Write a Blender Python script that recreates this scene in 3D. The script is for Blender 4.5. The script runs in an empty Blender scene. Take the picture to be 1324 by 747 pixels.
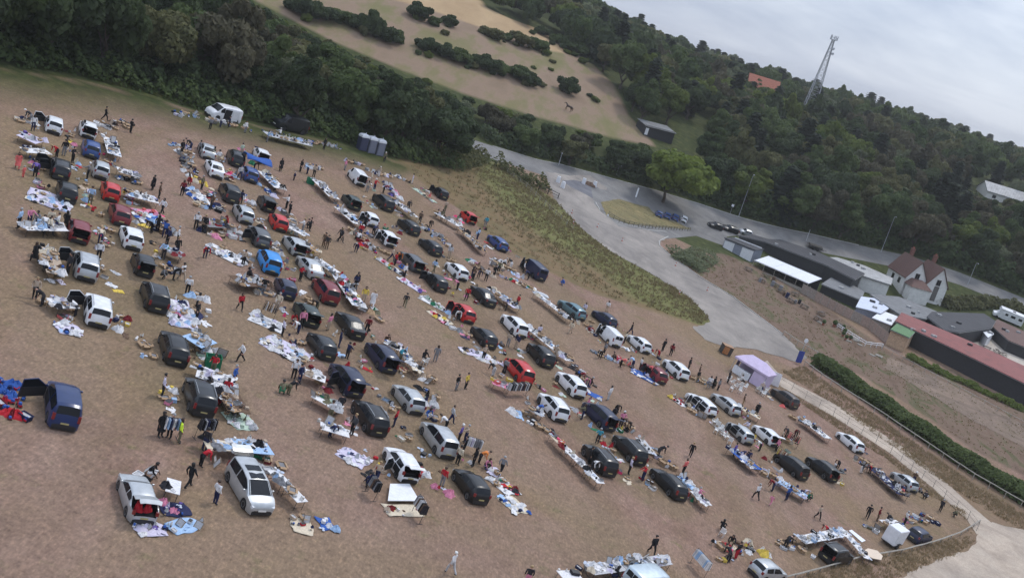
import bpy, bmesh, math, random
import numpy as np
from mathutils import Vector, Matrix, Quaternion
random.seed(7); RNG = np.random.default_rng(7)
S = bpy.context.scene
COL = S.collection
rad = math.radians

# ------------------------------------------------------------------ camera model
FOC, ROLL, PITCH = 1450.0, rad(17), rad(14.3)
CAM = Vector((0, 0, 34.0))
FW = Vector((0, math.cos(PITCH), -math.sin(PITCH)))
_R0 = Vector((1, 0, 0)); _U0 = Vector((0, math.sin(PITCH), math.cos(PITCH)))
RI = _R0 * math.cos(ROLL) + _U0 * math.sin(ROLL)
UP = _U0 * math.cos(ROLL) - _R0 * math.sin(ROLL)
def ray(px, py): return FW * FOC + RI * (px - 662) + UP * (373.5 - py)
def proj(p):
    d = Vector(p) - CAM
    z = d.dot(FW)
    if z < 1: return None
    return 662 + FOC * d.dot(RI) / z, 373.5 - FOC * d.dot(UP) / z, z
def softplus(t): return t if t > 30 else math.log1p(math.exp(t))
# ------------------------------------------------------------------ terrain
def ter(x, y):
    xe = x - 8 * softplus((x - 58) / 8)
    xe = -120 + 10 * softplus((xe + 120) / 10)
    ye = min(y, 500)
    z = -2.276 - 0.1528 * xe + 0.00973 * ye
    d = y - (247 + 0.2 * max(0, min(x, 400)))
    if d > 0:
        d = d * d / (d + 18)
        z += 28 * (1 - math.exp(-d / 78))
    return z
def nrm(x, y, e=.6):
    return Vector((ter(x - e, y) - ter(x + e, y), ter(x, y - e) - ter(x, y + e), 2 * e)).normalized()
def P(px, py, h=0.0):
    """world ground point (terrain raised by h is hit by the pixel's ray)"""
    d = ray(px, py); d.normalize()
    lo, t = 5.0, 5.0
    while t < 1500:
        q = CAM + d * t
        if q.z - h < ter(q.x, q.y): break
        lo = t; t += 2 + t * .02
    hi = t
    for _ in range(28):
        m = (lo + hi) / 2; q = CAM + d * m
        if q.z - h < ter(q.x, q.y): hi = m
        else: lo = m
    q = CAM + d * hi
    return Vector((q.x, q.y, ter(q.x, q.y)))
def at_y(px, py, Y):
    d = ray(px, py); t = Y / d.y
    return CAM + d * t
def G(x, y, dz=0): return Vector((x, y, ter(x, y) + dz))
def pxscale(p): return FOC / max(1, (Vector(p) - CAM).dot(FW))

# ------------------------------------------------------------------ materials
MATS = {}
def pr(name, col, rough=.6, metal=0, coat=0, spec=.5, noise=0, nscale=8, emit=None):
    if name in MATS: return MATS[name]
    m = bpy.data.materials.new(name); m.use_nodes = True; MATS[name] = m
    nt = m.node_tree; b = nt.nodes['Principled BSDF']
    b.inputs['Base Color'].default_value = (*col, 1); b.inputs['Roughness'].default_value = rough
    b.inputs['Metallic'].default_value = metal; b.inputs['Coat Weight'].default_value = coat
    b.inputs['Coat Roughness'].default_value = .12
    b.inputs['Specular IOR Level'].default_value = spec
    if noise:
        tc = nt.nodes.new('ShaderNodeTexCoord'); n = nt.nodes.new('ShaderNodeTexNoise')
        n.inputs['Scale'].default_value = nscale; n.inputs['Detail'].default_value = 5
        nt.links.new(tc.outputs['Object'], n.inputs['Vector'])
        r = nt.nodes.new('ShaderNodeValToRGB'); nt.links.new(n.outputs['Fac'], r.inputs['Fac'])
        r.color_ramp.elements[0].position = .3; r.color_ramp.elements[1].position = .7
        r.color_ramp.elements[0].color = (*[max(0, c * (1 - noise)) for c in col], 1)
        r.color_ramp.elements[1].color = (*[min(1, c * (1 + noise)) for c in col], 1)
        nt.links.new(r.outputs['Color'], b.inputs['Base Color'])
    return m
def wear(name, col, rough=.6, n=.22, sc=6): return pr(name, col, rough, noise=n, nscale=sc)
PAINT = {
 'white': (.70, .71, .72), 'silver': (.46, .48, .49), 'grey': (.10, .105, .11), 'black': (.008, .009, .010), 'navy': (.012, .018, .05),
 'blue': (.022, .06, .20), 'dark blue': (.012, .030, .105), 'bright blue': (.015, .24, .62), 'red': (.48, .018, .016), 'dark red': (.17, .012, .018), 'dark green': (.02, .035, .028),
 'teal': (.13, .22, .25), 'brown': (.055, .04, .032), 'dark grey': (.028, .031, .034), 'pale blue': (.5, .58, .62)}
def paint(c): return pr('paint ' + c, PAINT[c], .36, .5 if c in ('silver', 'grey', 'teal', 'dark grey', 'pale blue') else 0, .32, .35, noise=.1, nscale=2.5)
GLASS = pr('dark glass', (.010, .012, .015), .16, 0, 0, .28)
TRIM = pr('black plastic', (.02, .02, .022), .6)
TYRE = pr('tyre rubber', (.016, .016, .017), .8)
RIM = pr('alloy', (.42, .43, .44), .35, .8)
LAMP = pr('headlamp glass', (.6, .62, .64), .15)
TAIL = pr('tail lamp', (.2, .012, .012), .3, coat=.4)
PLATE = pr('yellow plate', (.42, .36, .16), .6)
PLATEW = pr('white plate', (.75, .75, .72), .5)
INTER = pr('car interior', (.018, .018, .02), .9, spec=.2)
WOOD = wear('weathered wood', (.26, .2, .14), .8, .3, 5)
GREYWOOD = wear('grey timber', (.30, .275, .235), .85, .25, 4)
DARKMETAL = pr('dark metal', (.05, .05, .055), .5, .6)
CLOTH = {}
CC = {'white': (.66, .65, .65), 'cream': (.58, .50, .38), 'pale grey': (.44, .44, .45), 'grey': (.2, .2, .21), 'black': (.015, .015, .017), 'navy': (.02, .025, .07),
 'blue': (.035, .10, .34), 'pale blue': (.33, .47, .66), 'lilac': (.55, .51, .62), 'purple': (.12, .08, .28), 'red': (.42, .02, .03), 'pink': (.62, .22, .32), 'bright pink': (.72, .06, .17),
 'orange': (.62, .2, .05), 'yellow': (.62, .45, .08), 'green': (.02, .16, .08), 'pale green': (.42, .52, .42), 'brown': (.12, .075, .05), 'beige': (.42, .33, .25), 'dark': (.03, .028, .032),
 'teal': (.05, .28, .36), 'coral': (.62, .13, .12), 'hi-vis yellow': (.62, .85, .05), 'dark red': (.16, .015, .02), 'dark grey': (.06, .06, .065), 'khaki': (.14, .13, .08), 'tan': (.36, .24, .14)}
def cloth(c): return pr('cloth ' + c, CC[c], .85, spec=.2, noise=.15, nscale=7)
SKIN = [pr('skin a', (.52, .30, .22), .6), pr('skin b', (.35, .19, .12), .6), pr('skin c', (.10, .05, .03), .6)]
HAIR = {'dark': pr('hair dark', (.012, .01, .009), .7), 'brown': pr('hair brown', (.05, .028, .016), .7), 'grey': pr('hair grey', (.3, .3, .3), .7), 'fair': pr('hair fair', (.32, .22, .11), .7), 'white': pr('white hat', (.7, .7, .68), .8)}

# ------------------------------------------------------------------ mesh helper
class MB:
    def __init__(s): s.v = []; s.f = []; s.m = []
    def add(s, vs, fs, m=0):
        o = len(s.v); s.v += [tuple(v) for v in vs]; s.f += [tuple(i + o for i in f) for f in fs]; s.m += [m] * len(fs); return s
    def box(s, c, d, m=0, rot=None, taper=1.0):
        x, y, z = d[0] / 2, d[1] / 2, d[2] / 2
        vs = [Vector((a * x * (taper if k > 0 else 1), b * y * (taper if k > 0 else 1), k * z)) for k in (-1, 1) for a, b in ((-1, -1), (1, -1), (1, 1), (-1, 1))]
        if rot is not None: vs = [rot @ v for v in vs]
        c = Vector(c)
        return s.add([v + c for v in vs], [(3, 2, 1, 0), (4, 5, 6, 7), (0, 1, 5, 4), (1, 2, 6, 5), (2, 3, 7, 6), (3, 0, 4, 7)], m)
    def bar(s, a, b, r, m=0, n=6, r2=None):
        a, b = Vector(a), Vector(b); d = b - a
        if d.length < 1e-6: return s
        q = d.to_track_quat('Z', 'Y'); r2 = r if r2 is None else r2
        vs = [a + q @ Vector((r * math.cos(t), r * math.sin(t), 0)) for t in [2 * math.pi * i / n for i in range(n)]]
        vs += [b + q @ Vector((r2 * math.cos(t), r2 * math.sin(t), 0)) for t in [2 * math.pi * i / n for i in range(n)]]
        fs = [(i, (i + 1) % n, n + (i + 1) % n, n + i) for i in range(n)] + [tuple(range(n - 1, -1, -1)), tuple(range(n, 2 * n))]
        return s.add(vs, fs, m)
    def tube(s, pts, r, m=0, n=6):
        for a, b in zip(pts, pts[1:]): s.bar(a, b, r, m, n)
        return s
    def prism(s, poly, z0, z1, m=0):
        n = len(poly)
        vs = [(p[0], p[1], z0) for p in poly] + [(p[0], p[1], z1) for p in poly]
        return s.add(vs, [tuple(range(n - 1, -1, -1)), tuple(range(n, 2 * n))] + [(i, (i + 1) % n, n + (i + 1) % n, n + i) for i in range(n)], m)
    def lathe(s, prof, n=12, m=0, c=(0, 0, 0), sx=1, sy=1):
        vs = []; fs = []
        for r, z in prof:
            vs += [(c[0] + sx * r * math.cos(2 * math.pi * i / n), c[1] + sy * r * math.sin(2 * math.pi * i / n), c[2] + z) for i in range(n)]
        for k in range(len(prof) - 1):
            fs += [(k * n + i, k * n + (i + 1) % n, (k + 1) * n + (i + 1) % n, (k + 1) * n + i) for i in range(n)]
        fs += [tuple(range(n - 1, -1, -1)), tuple(range((len(prof) - 1) * n, len(prof) * n))]
        return s.add(vs, fs, m)
    def mesh(s, name, mats, smooth=None):
        me = bpy.data.meshes.new(name); me.from_pydata(s.v, [], s.f)
        for m in mats: me.materials.append(m)
        if any(s.m): me.polygons.foreach_set('material_index', s.m)
        me.update()
        if smooth:
            me.polygons.foreach_set('use_smooth', [True] * len(me.polygons))
            me.set_sharp_from_angle(angle=rad(smooth))
        return me
    def build(s, name, mats, parent=None, smooth=None):
        if not isinstance(mats, (list, tuple)): mats = [mats]
        return link(name, s.mesh(name, mats, smooth), parent)
def link(name, me, parent=None, mats=None, loc=None, rot=None, scale=None):
    o = bpy.data.objects.new(name, me); COL.objects.link(o)
    if parent: o.parent = parent
    if mats:
        for sl, m in zip(o.material_slots, mats):
            if m is not None: sl.link = 'OBJECT'; sl.material = m
    if loc is not None: o.location = loc
    if rot is not None:
        o.rotation_mode = 'QUATERNION'; o.rotation_quaternion = rot
    if scale is not None: o.scale = scale if hasattr(scale, '__len__') else (scale,) * 3
    return o
def tag(o, label, cat, group=None, kind=None):
    if label: o['label'] = label
    if cat: o['category'] = cat
    if group: o['group'] = group
    if kind: o['kind'] = kind
    return o
def thing(name, loc, label, cat, group=None, rot=None):
    o = link(name, None, None, loc=loc, rot=rot); o.empty_display_size = .3
    return tag(o, label, cat, group)
USED = {}
def uniq(cands, group):
    for c in cands:
        k = c.lower()
        if len(c.split()) <= 16 and (k not in USED): USED[k] = group; return c
    for c in cands:
        if len(c.split()) <= 16 and USED[c.lower()] == group: return c
    c = cands[0]; return c
def ground_rot(p, heading):
    n = nrm(p.x, p.y)
    fwd = Vector((math.cos(heading), math.sin(heading), 0)); fwd = (fwd - n * fwd.dot(n)).normalized()
    l = n.cross(fwd)
    return Matrix((fwd, l, n)).transposed().to_quaternion()
def zrot(a): return Quaternion((0, 0, 1), a)
def heading_px(px, py, dx, dy, h=.5):
    a, b = P(px - dx * 6, py - dy * 6, h), P(px + dx * 6, py + dy * 6, h)
    return math.atan2(b.y - a.y, b.x - a.x)
def jit(a): return random.uniform(-a, a)
# ------------------------------------------------------------------ camera, light, sky
cd = bpy.data.cameras.new('camera'); cam = bpy.data.objects.new('camera', cd); COL.objects.link(cam)
cam.matrix_world = Matrix.Translation(CAM) @ Matrix((RI, UP, -FW)).transposed().to_4x4()
cd.sensor_width = 36; cd.lens = 36 * FOC / 1324; cd.clip_end = 6000; cd.clip_start = .5
S.camera = cam
SUN_EL, SUN_AZ = rad(54), rad(35)      # azimuth measured from +Y towards +X
w = bpy.data.worlds.new('World'); S.world = w; w.use_nodes = True
nt = w.node_tree; bg = nt.nodes['Background']; bg.inputs['Strength'].default_value = .1
sky = nt.nodes.new('ShaderNodeTexSky'); sky.sky_type = 'NISHITA'; sky.sun_disc = False
sky.sun_elevation = SUN_EL; sky.sun_rotation = SUN_AZ
tc = nt.nodes.new('ShaderNodeTexCoord'); mp = nt.nodes.new('ShaderNodeMapping'); mp.inputs['Scale'].default_value = (1, 1, 5.0)
mp.inputs['Rotation'].default_value = (0, rad(10), 0)
n1 = nt.nodes.new('ShaderNodeTexNoise'); n1.inputs['Scale'].default_value = 3.6; n1.inputs['Detail'].default_value = 7; n1.inputs['Roughness'].default_value = .55; n1.inputs['Distortion'].default_value = .4
nt.links.new(tc.outputs['Generated'], mp.inputs['Vector']); nt.links.new(mp.outputs['Vector'], n1.inputs['Vector'])
cr = nt.nodes.new('ShaderNodeValToRGB'); nt.links.new(n1.outputs['Fac'], cr.inputs['Fac'])
cr.color_ramp.elements[0].position = .36; cr.color_ramp.elements[0].color = (4.0, 4.8, 6.6, 1)
cr.color_ramp.elements[1].position = .64; cr.color_ramp.elements[1].color = (7.4, 8.1, 9.4, 1)
mx = nt.nodes.new('ShaderNodeMixRGB'); mx.inputs['Fac'].default_value = .88
nt.links.new(sky.outputs['Color'], mx.inputs['Color1']); nt.links.new(cr.outputs['Color'], mx.inputs['Color2'])
sx = nt.nodes.new('ShaderNodeSeparateXYZ'); nt.links.new(tc.outputs['Generated'], sx.inputs[0])
zf = nt.nodes.new('ShaderNodeMapRange'); zf.inputs['To Min'].default_value = .9; zf.inputs['To Max'].default_value = 1.75; nt.links.new(sx.outputs['Z'], zf.inputs['Value'])   # an overcast sky is brightest overhead
mu = nt.nodes.new('ShaderNodeVectorMath'); mu.operation = 'SCALE'; nt.links.new(mx.outputs['Color'], mu.inputs[0]); nt.links.new(zf.outputs[0], mu.inputs['Scale'])
nt.links.new(mu.outputs['Vector'], bg.inputs['Color'])
sd = bpy.data.lights.new('sun', 'SUN'); sd.energy = 1.5; sd.angle = rad(11); sd.color = (1, .955, .9)
sun = bpy.data.objects.new('sun', sd); COL.objects.link(sun)
sv = Vector((math.sin(SUN_AZ) * math.cos(SUN_EL), math.cos(SUN_AZ) * math.cos(SUN_EL), math.sin(SUN_EL)))
sun.rotation_mode = 'QUATERNION'; sun.rotation_quaternion = sv.to_track_quat('Z', 'Y'); sun.location = (0, 60, 120)
vs = S.view_settings; vs.view_transform = 'Standard'; vs.look = 'None'; vs.gamma = 1; vs.exposure = 0.15; vs.use_curve_mapping = False
S.display_settings.display_device = 'sRGB'
S.render.engine = 'CYCLES'
S.cycles.use_adaptive_sampling = True; S.cycles.adaptive_threshold = .02; S.cycles.max_bounces = 4; S.cycles.diffuse_bounces = 2
S.cycles.glossy_bounces = 2; S.cycles.transparent_max_bounces = 4; S.cycles.use_denoising = True

# ------------------------------------------------------------------ pixel-space regions of the place (ground outlines)
def inpoly(x, y, poly):
    c = False; j = len(poly) - 1
    for i in range(len(poly)):
        xi, yi = poly[i]; xj, yj = poly[j]
        if (yi > y) != (yj > y) and x < (xj - xi) * (y - yi) / (yj - yi) + xi: c = not c
        j = i
    return c
def lerp_line(pts, x):
    if x <= pts[0][0]: return pts[0][1]
    for (a, b), (c, d) in zip(pts, pts[1:]):
        if x <= c: return b + (d - b) * (x - a) / (c - a)
    return pts[-1][1]
def W(poly, h=0): return [(q.x, q.y) for q in (P(a, b, h) for a, b in poly)]
FIELD_EDGE = [(-160, 48), (0, 84), (100, 99), (200, 124), (255, 142), (345, 162), (440, 184), (520, 208), (600, 224), (640, 205)]
VERGE = [(520, 208), (600, 222), (645, 212), (680, 236), (722, 263), (755, 300), (789, 325), (845, 356), (890, 384), (918, 412), (905, 419), (840, 398), (770, 378), (700, 345), (650, 318), (600, 272), (560, 245)]
TRACK = [(705, 222), (716, 256), (735, 278), (757, 300), (789, 325), (845, 356), (890, 384), (908, 402), (918, 416), (895, 424), (912, 440), (935, 447), (970, 450), (1005, 460), (1036, 470), (1043, 462), (1010, 431), (983, 411), (947, 384), (904, 358), (868, 332), (850, 316), (862, 307), (838, 297), (795, 286), (775, 272), (768, 258), (785, 243), (762, 226)]
ROAD_FAR = [(560, 165), (637, 189), (722, 212), (766, 224), (850, 247), (905, 264), (960, 282), (1050, 303), (1110, 317), (1180, 332), (1240, 352), (1290, 372), (1340, 392), (1420, 420)]
ROAD_NEAR = [(560, 178), (640, 207), (700, 226), (735, 236), (765, 244), (790, 248), (850, 268), (905, 285), (960, 300), (1050, 324), (1110, 336), (1180, 350), (1240, 368), (1290, 388), (1340, 408), (1420, 438)]
ROAD = ROAD_FAR + ROAD_NEAR[::-1]
CARPARK = [(836, 296), (862, 309), (900, 305), (936, 318), (940, 306), (965, 303), (905, 284), (880, 289), (893, 298), (860, 295)]
ISLAND = [(776, 262), (785, 280), (812, 290), (860, 294), (893, 297), (875, 288), (850, 280), (838, 268), (800, 258)]
BED = [(853, 310), (868, 328), (900, 350), (918, 345), (938, 330), (930, 310), (900, 304)]
PATH = [(985, 470), (1000, 494), (1077, 537), (1151, 585), (1206, 630), (1251, 671), (1262, 690), (1258, 706), (1236, 717), (1195, 730), (1165, 745), (1120, 775), (1250, 800), (1360, 790), (1380, 700), (1318, 684), (1289, 670), (1225, 629), (1180, 598), (1161, 583), (1080, 526), (1006, 485)]
DIRT = [(868, 332), (904, 358), (947, 384), (983, 411), (1043, 462), (1110, 480), (1190, 530), (1260, 580), (1340, 620), (1400, 600), (1340, 545), (1230, 480), (1155, 460), (1090, 415), (1035, 378), (980, 345), (938, 330)]
HILLFIELD = [(300, -90), (335, 0), (430, 50), (520, 88), (600, 118), (700, 150), (780, 172), (840, 185), (806, 146), (788, 108), (760, 80), (717, 55), (640, 28), (612, 10), (600, -14), (480, -52)]
UPPERFIELD = [(430, -62), (450, -18), (505, -4), (560, 12), (600, 26), (650, 43), (700, 61), (737, 68), (730, 52), (660, 26), (622, 8), (604, -18), (540, -35)]
V_W, T_W, D_W, HF_W, UF_W, FE_W, IS_W = W(VERGE), W(TRACK), W(DIRT), W(HILLFIELD), W(UPPERFIELD), W(FIELD_EDGE), W(ISLAND)
ROADN_W = W(ROAD_NEAR); ROADF_W = W(ROAD_FAR)
ROW_W = [W(l) for l in ([(60, 130), (98, 290), (120, 400)], [(113, 150), (150, 270), (190, 360), (240, 480), (262, 530)], [(285, 185), (320, 250), (372, 330), (420, 400), (480, 480), (560, 600)], [(470, 225), (545, 310), (610, 390), (700, 485), (800, 590), (850, 640)], [(560, 240), (680, 345), (780, 420), (865, 480)], [(906, 521), (970, 560), (1070, 610)])]
LANE_W = [W(l) for l in ([(80, 420), (60, 560), (40, 740)], [(190, 170), (225, 260), (270, 360), (320, 450), (400, 600), (480, 740)], [(380, 190), (430, 260), (500, 370), (570, 460), (680, 600), (800, 700)], [(560, 265), (640, 350), (720, 420), (830, 520), (930, 600), (1080, 690)], [(880, 440), (1000, 530), (1100, 620), (1180, 660)], [(150, 700), (500, 720), (800, 700)])]
TE_W = W([(640, 205), (680, 236), (722, 263), (755, 300), (789, 325), (845, 356), (890, 384), (918, 412)])
def dist_line(x, y, pts):
    best = 1e9
    for (a, b), (c, d) in zip(pts, pts[1:]):
        dx, dy = c - a, d - b; L = dx * dx + dy * dy
        t = 0 if L == 0 else max(0, min(1, ((x - a) * dx + (y - b) * dy) / L))
        best = min(best, math.hypot(x - a - t * dx, y - b - t * dy))
    return best
def soft_in(x, y, poly, w):
    d = dist_line(x, y, poly + poly[:1]); return min(1, max(0, .5 + (d if inpoly(x, y, poly) else -d) / (2 * w)))

# ------------------------------------------------------------------ ground sheet
xs = list(np.arange(-130, 240, 2.0)); ys = list(np.arange(30, 430, 2.0))
def ext(lo, hi, v):
    a = []; s = 3.0; q = v[-1]
    while q < hi: q += s; s *= 1.16; a.append(q)
    b = []; s = 3.0; q = v[0]
    while q > lo: q -= s; s *= 1.16; b.append(q)
    return b[::-1] + v + a
xs = ext(-3500, 3500, xs); ys = ext(-700, 4500, ys)
nx, ny = len(xs), len(ys)
verts = [(x, y, ter(x, y)) for y in ys for x in xs]
faces = [(j * nx + i, j * nx + i + 1, (j + 1) * nx + i + 1, (j + 1) * nx + i) for j in range(ny - 1) for i in range(nx - 1)]
gm = bpy.data.meshes.new('ground'); gm.from_pydata(verts, [], faces); gm.polygons.foreach_set('use_smooth', [True] * len(faces))
veg = np.zeros(len(verts)); verge = np.zeros(len(verts)); dirt = np.zeros(len(verts)); hill = np.zeros(len(verts)); row_ = np.zeros(len(verts)); lane = np.zeros(len(verts)); vgr = np.zeros(len(verts)); gold = np.zeros(len(verts))
for k, (x, y, z) in enumerate(verts):
    if abs(x) > 560 or y > 860: veg[k] = 1; continue
    if y < 5: continue
    inf = soft_in(x, y, HF_W, 4) if y > 232 else 0
    hill[k] = inf; gold[k] = soft_in(x, y, UF_W, 5) if y > 262 else 0
    if x < 6 and y < 282:
        # forest side of the field edge
        fe = FE_W; best = min(range(len(fe) - 1), key=lambda i: dist_line(x, y, fe[i:i + 2]))
        (a, b), (c, d) = fe[best], fe[best + 1]; side = (c - a) * (y - b) - (d - b) * (x - a)
        dd = dist_line(x, y, fe) * (1 if side > 0 else -1)
        veg[k] = min(1, max(0, (dd + 4) / 8)) if dd > -2 else min(.45, max(0, (dd + 26) / 56)) * (1 if x < -20 else .6)
    if y > 232: veg[k] = max(veg[k], 1 - max(inf, gold[k]))
    verge[k] = soft_in(x, y, V_W, 2.5) if -44 < x < 62 and 112 < y < 295 else 0
    if verge[k] > 0: vgr[k] = verge[k] * min(1, max(0, (24 - dist_line(x, y, TE_W)) / 20))
    if x < 75 and y < 200 and not veg[k]:
        row_[k] = max(0, 1 - min(dist_line(x, y, l) for l in ROW_W) / 5.5); lane[k] = max(0, 1 - min(dist_line(x, y, l) for l in LANE_W) / 4.5)
    dirt[k] = soft_in(x, y, D_W, 2.5) if x > 15 else 0
    if dirt[k] > 0: veg[k] *= 1 - dirt[k]
    if x > 60 and y < 233 and not dirt[k]: verge[k] = .25
for nm, arr in (('veg', veg), ('verge', verge), ('dirt', dirt), ('hill', hill), ('gold', gold), ('row', row_), ('lane', lane), ('vgr', vgr)):
    at = gm.attributes.new(nm, 'FLOAT', 'POINT'); at.data.foreach_set('value', arr.astype(np.float32))
def ground_mat():
    m = bpy.data.materials.new('dry grass ground'); m.use_nodes = True; nt = m.node_tree; N = nt.nodes; L = nt.links
    b = N['Principled BSDF']; b.inputs['Roughness'].default_value = .95; b.inputs['Specular IOR Level'].default_value = .1
    tc = N.new('ShaderNodeTexCoord')
    def noise(sc, det, rough=.6, stretch=None, dist=0):
        n = N.new('ShaderNodeTexNoise'); n.inputs['Scale'].default_value = sc; n.inputs['Detail'].default_value = det; n.inputs['Roughness'].default_value = rough; n.inputs['Distortion'].default_value = dist
        if stretch:
            mp = N.new('ShaderNodeMapping'); mp.inputs['Scale'].default_value = stretch[0]; mp.inputs['Rotation'].default_value = (0, 0, stretch[1])
            L.new(tc.outputs['Object'], mp.inputs['Vector']); L.new(mp.outputs['Vector'], n.inputs['Vector'])
        else: L.new(tc.outputs['Object'], n.inputs['Vector'])
        return n.outputs['Fac']
    def ramp(fac, stops):
        r = N.new('ShaderNodeValToRGB'); L.new(fac, r.inputs['Fac']); e = r.color_ramp.elements
        while len(e) < len(stops): e.new(.5)
        for q, (p, c) in zip(e, stops): q.position = p; q.color = (*c, 1)
        return r.outputs['Color']
    def mix(f, a, c, typ='MIX'):
        x = N.new('ShaderNodeMixRGB'); x.blend_type = typ
        if isinstance(f, float): x.inputs['Fac'].default_value = f
        else: L.new(f, x.inputs['Fac'])
        for s, v in (('Color1', a), ('Color2', c)):
            if isinstance(v, tuple): x.inputs[s].default_value = (*v, 1)
            else: L.new(v, x.inputs[s])
        return x.outputs['Color']
    def math_(op, a, c):
        x = N.new('ShaderNodeMath'); x.operation = op; x.use_clamp = True
        for i, v in enumerate((a, c)):
            if isinstance(v, (int, float)): x.inputs[i].default_value = v
            else: L.new(v, x.inputs[i])
        return x.outputs[0]
    def attr(n):
        a = N.new('ShaderNodeAttribute'); a.attribute_name = n; return a.outputs['Fac']
    edge = noise(.5, 5, .7)
    def msk(n, gain=1.0):
        return ramp(math_('ADD', math_('MULTIPLY', attr(n), 1.5), math_('SUBTRACT', math_('MULTIPLY', edge, .9), .7)), [(.3, (0, 0, 0)), (.62, (gain,) * 3)])
    big = noise(.035, 4, .6, None, .6); mid = noise(.28, 6, .65, ((1, .55, 1), rad(35)), .5); fine = noise(3.2, 6, .75); str_ = noise(7.0, 3, .7, ((1, .3, 1), rad(20)))
    mow = noise(.22, 3, .5, ((1, .06, 1), rad(42)))
    base = ramp(mid, [(.25, (0.156, 0.103, 0.073)), (.45, (0.214, 0.138, 0.106)), (.6, (0.247, 0.164, 0.129)), (.8, (0.287, 0.203, 0.150))])
    base = mix(ramp(big, [(.42, (0, 0, 0)), (.62, (0.915, 0.915, 0.915))]), base, (0.208, 0.149, 0.092))
    base = mix(ramp(mow, [(.5, (0, 0, 0)), (.7, (0.549, 0.549, 0.549))]), base, (0.172, 0.123, 0.078))
    sp = ramp(noise(.5, 5, .7), [(.58, (0, 0, 0)), (.75, (0.793, 0.793, 0.793))])
    base = mix(sp, base, (0.130, 0.123, 0.052))
    base = mix(msk('row', .42), base, (.158, .124, .070)); base = mix(msk('lane', .3), base, (.225, .162, .122))
    base = mix(.75, base, ramp(fine, [(.32, (.6, .6, .6)), (.48, (.97, .97, .97)), (.60, (1.18, 1.17, 1.15)), (.72, (1.55, 1.52, 1.46))]), 'MULTIPLY')
    base = mix(.55, base, ramp(noise(1.1, 5, .7, None, .6), [(.32, (.80, .80, .80)), (.5, (1, 1, 1)), (.68, (1.16, 1.15, 1.13))]), 'MULTIPLY')
    base = mix(.6, base, ramp(str_, [(.3, (.72, .72, .72)), (.52, (1, 1, 1)), (.72, (1.6, 1.55, 1.46))]), 'MULTIPLY')
    green = ramp(noise(.6, 6, .7), [(.3, (.026, .036, .013)), (.55, (.056, .066, .022)), (.75, (.115, .112, .045))])
    vcol = ramp(noise(.33, 6, .75, None, .8), [(.3, (.085, .075, .035)), (.45, (.145, .115, .055)), (.58, (.185, .125, .068)), (.75, (.20, .16, .085))])
    vgc = ramp(noise(.5, 6, .7), [(.3, (.070, .085, .028)), (.5, (.125, .135, .045)), (.7, (.185, .175, .075))])
    dcol = ramp(noise(.25, 7, .72, ((1, .4, 1), rad(-30)), .8), [(.25, (.065, .048, .034)), (.40, (.125, .084, .060)), (.52, (.165, .115, .085)), (.62, (.085, .085, .040)), (.72, (.12, .09, .06)), (.85, (.22, .175, .135))])
    hcol = ramp(noise(.12, 6, .65, ((1, .35, 1), rad(10))), [(.3, (.20, .145, .098)), (.46, (.235, .168, .118)), (.56, (.185, .155, .082)), (.68, (.155, .145, .062)), (.8, (.225, .17, .10))])
    gcol = ramp(noise(.1, 6, .65, ((1, .3, 1), rad(-15))), [(.3, (.30, .205, .115)), (.6, (.40, .285, .165)), (.8, (.28, .22, .115))])
    c = mix(msk('veg'), base, green)
    c = mix(msk('hill'), c, hcol); c = mix(msk('gold'), c, gcol)
    c = mix(msk('verge', .92), c, vcol); c = mix(msk('vgr', .8), c, vgc); c = mix(msk('dirt', .95), c, dcol)
    L.new(c, b.inputs['Base Color'])
    bm = N.new('ShaderNodeBump'); bm.inputs['Strength'].default_value = .5; bm.inputs['Distance'].default_value = .08
    L.new(math_('ADD', math_('MULTIPLY', fine, .6), math_('MULTIPLY', str_, .4)), bm.inputs['Height']); L.new(bm.outputs['Normal'], b.inputs['Normal'])
    return m
gm.materials.append(ground_mat())
gr = link('ground', gm); gr['kind'] = 'structure'

# ------------------------------------------------------------------ surface sheets laid on the ground
def rough_edge(poly, amp, step=1.2):
    out = []
    n = len(poly)
    for i in range(n):
        (a, b), (c, d) = poly[i], poly[(i + 1) % n]
        L = math.hypot(c - a, d - b); k = max(1, int(L / step))
        for j in range(k):
            t = j / k; nx_, ny_ = -(d - b) / max(L, .01), (c - a) / max(L, .01); q = jit(amp)
            out.append((a + (c - a) * t + nx_ * q, b + (d - b) * t + ny_ * q))
    return out
def sheet(name, poly, mat, dz, cell=2.0, amp=.0, kind='structure'):
    """poly in world xy; cut into a fine grid so that it follows the ground"""
    pts = rough_edge(poly, amp) if amp else poly
    bm = bmesh.new(); vs = [bm.verts.new((x, y, 0)) for x, y in pts]
    bm.faces.new(vs); bm.normal_update()
    x0, x1 = min(p[0] for p in pts), max(p[0] for p in pts); y0, y1 = min(p[1] for p in pts), max(p[1] for p in pts)
    bmesh.ops.triangulate(bm, faces=bm.faces[:])
    for axis, a, b in ((0, x0, x1), (1, y0, y1)):
        q = math.ceil(a / cell) * cell + .0137
        while q < b:
            co = (q, 0, 0) if axis == 0 else (0, q, 0); no = (1, 0, 0) if axis == 0 else (0, 1, 0)
            bmesh.ops.bisect_plane(bm, geom=bm.verts[:] + bm.edges[:] + bm.faces[:], plane_co=co, plane_no=no); q += cell
    for v in bm.verts: v.co.z = ter(v.co.x, v.co.y) + dz
    bmesh.ops.recalc_face_normals(bm, faces=bm.faces[:])
    for f in bm.faces:
        if f.normal.z < 0: f.normal_flip()
    me = bpy.data.meshes.new(name); bm.to_mesh(me); bm.free(); me.materials.append(mat)
    o = link(name, me)
    if kind: o['kind'] = kind
    return o
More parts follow.
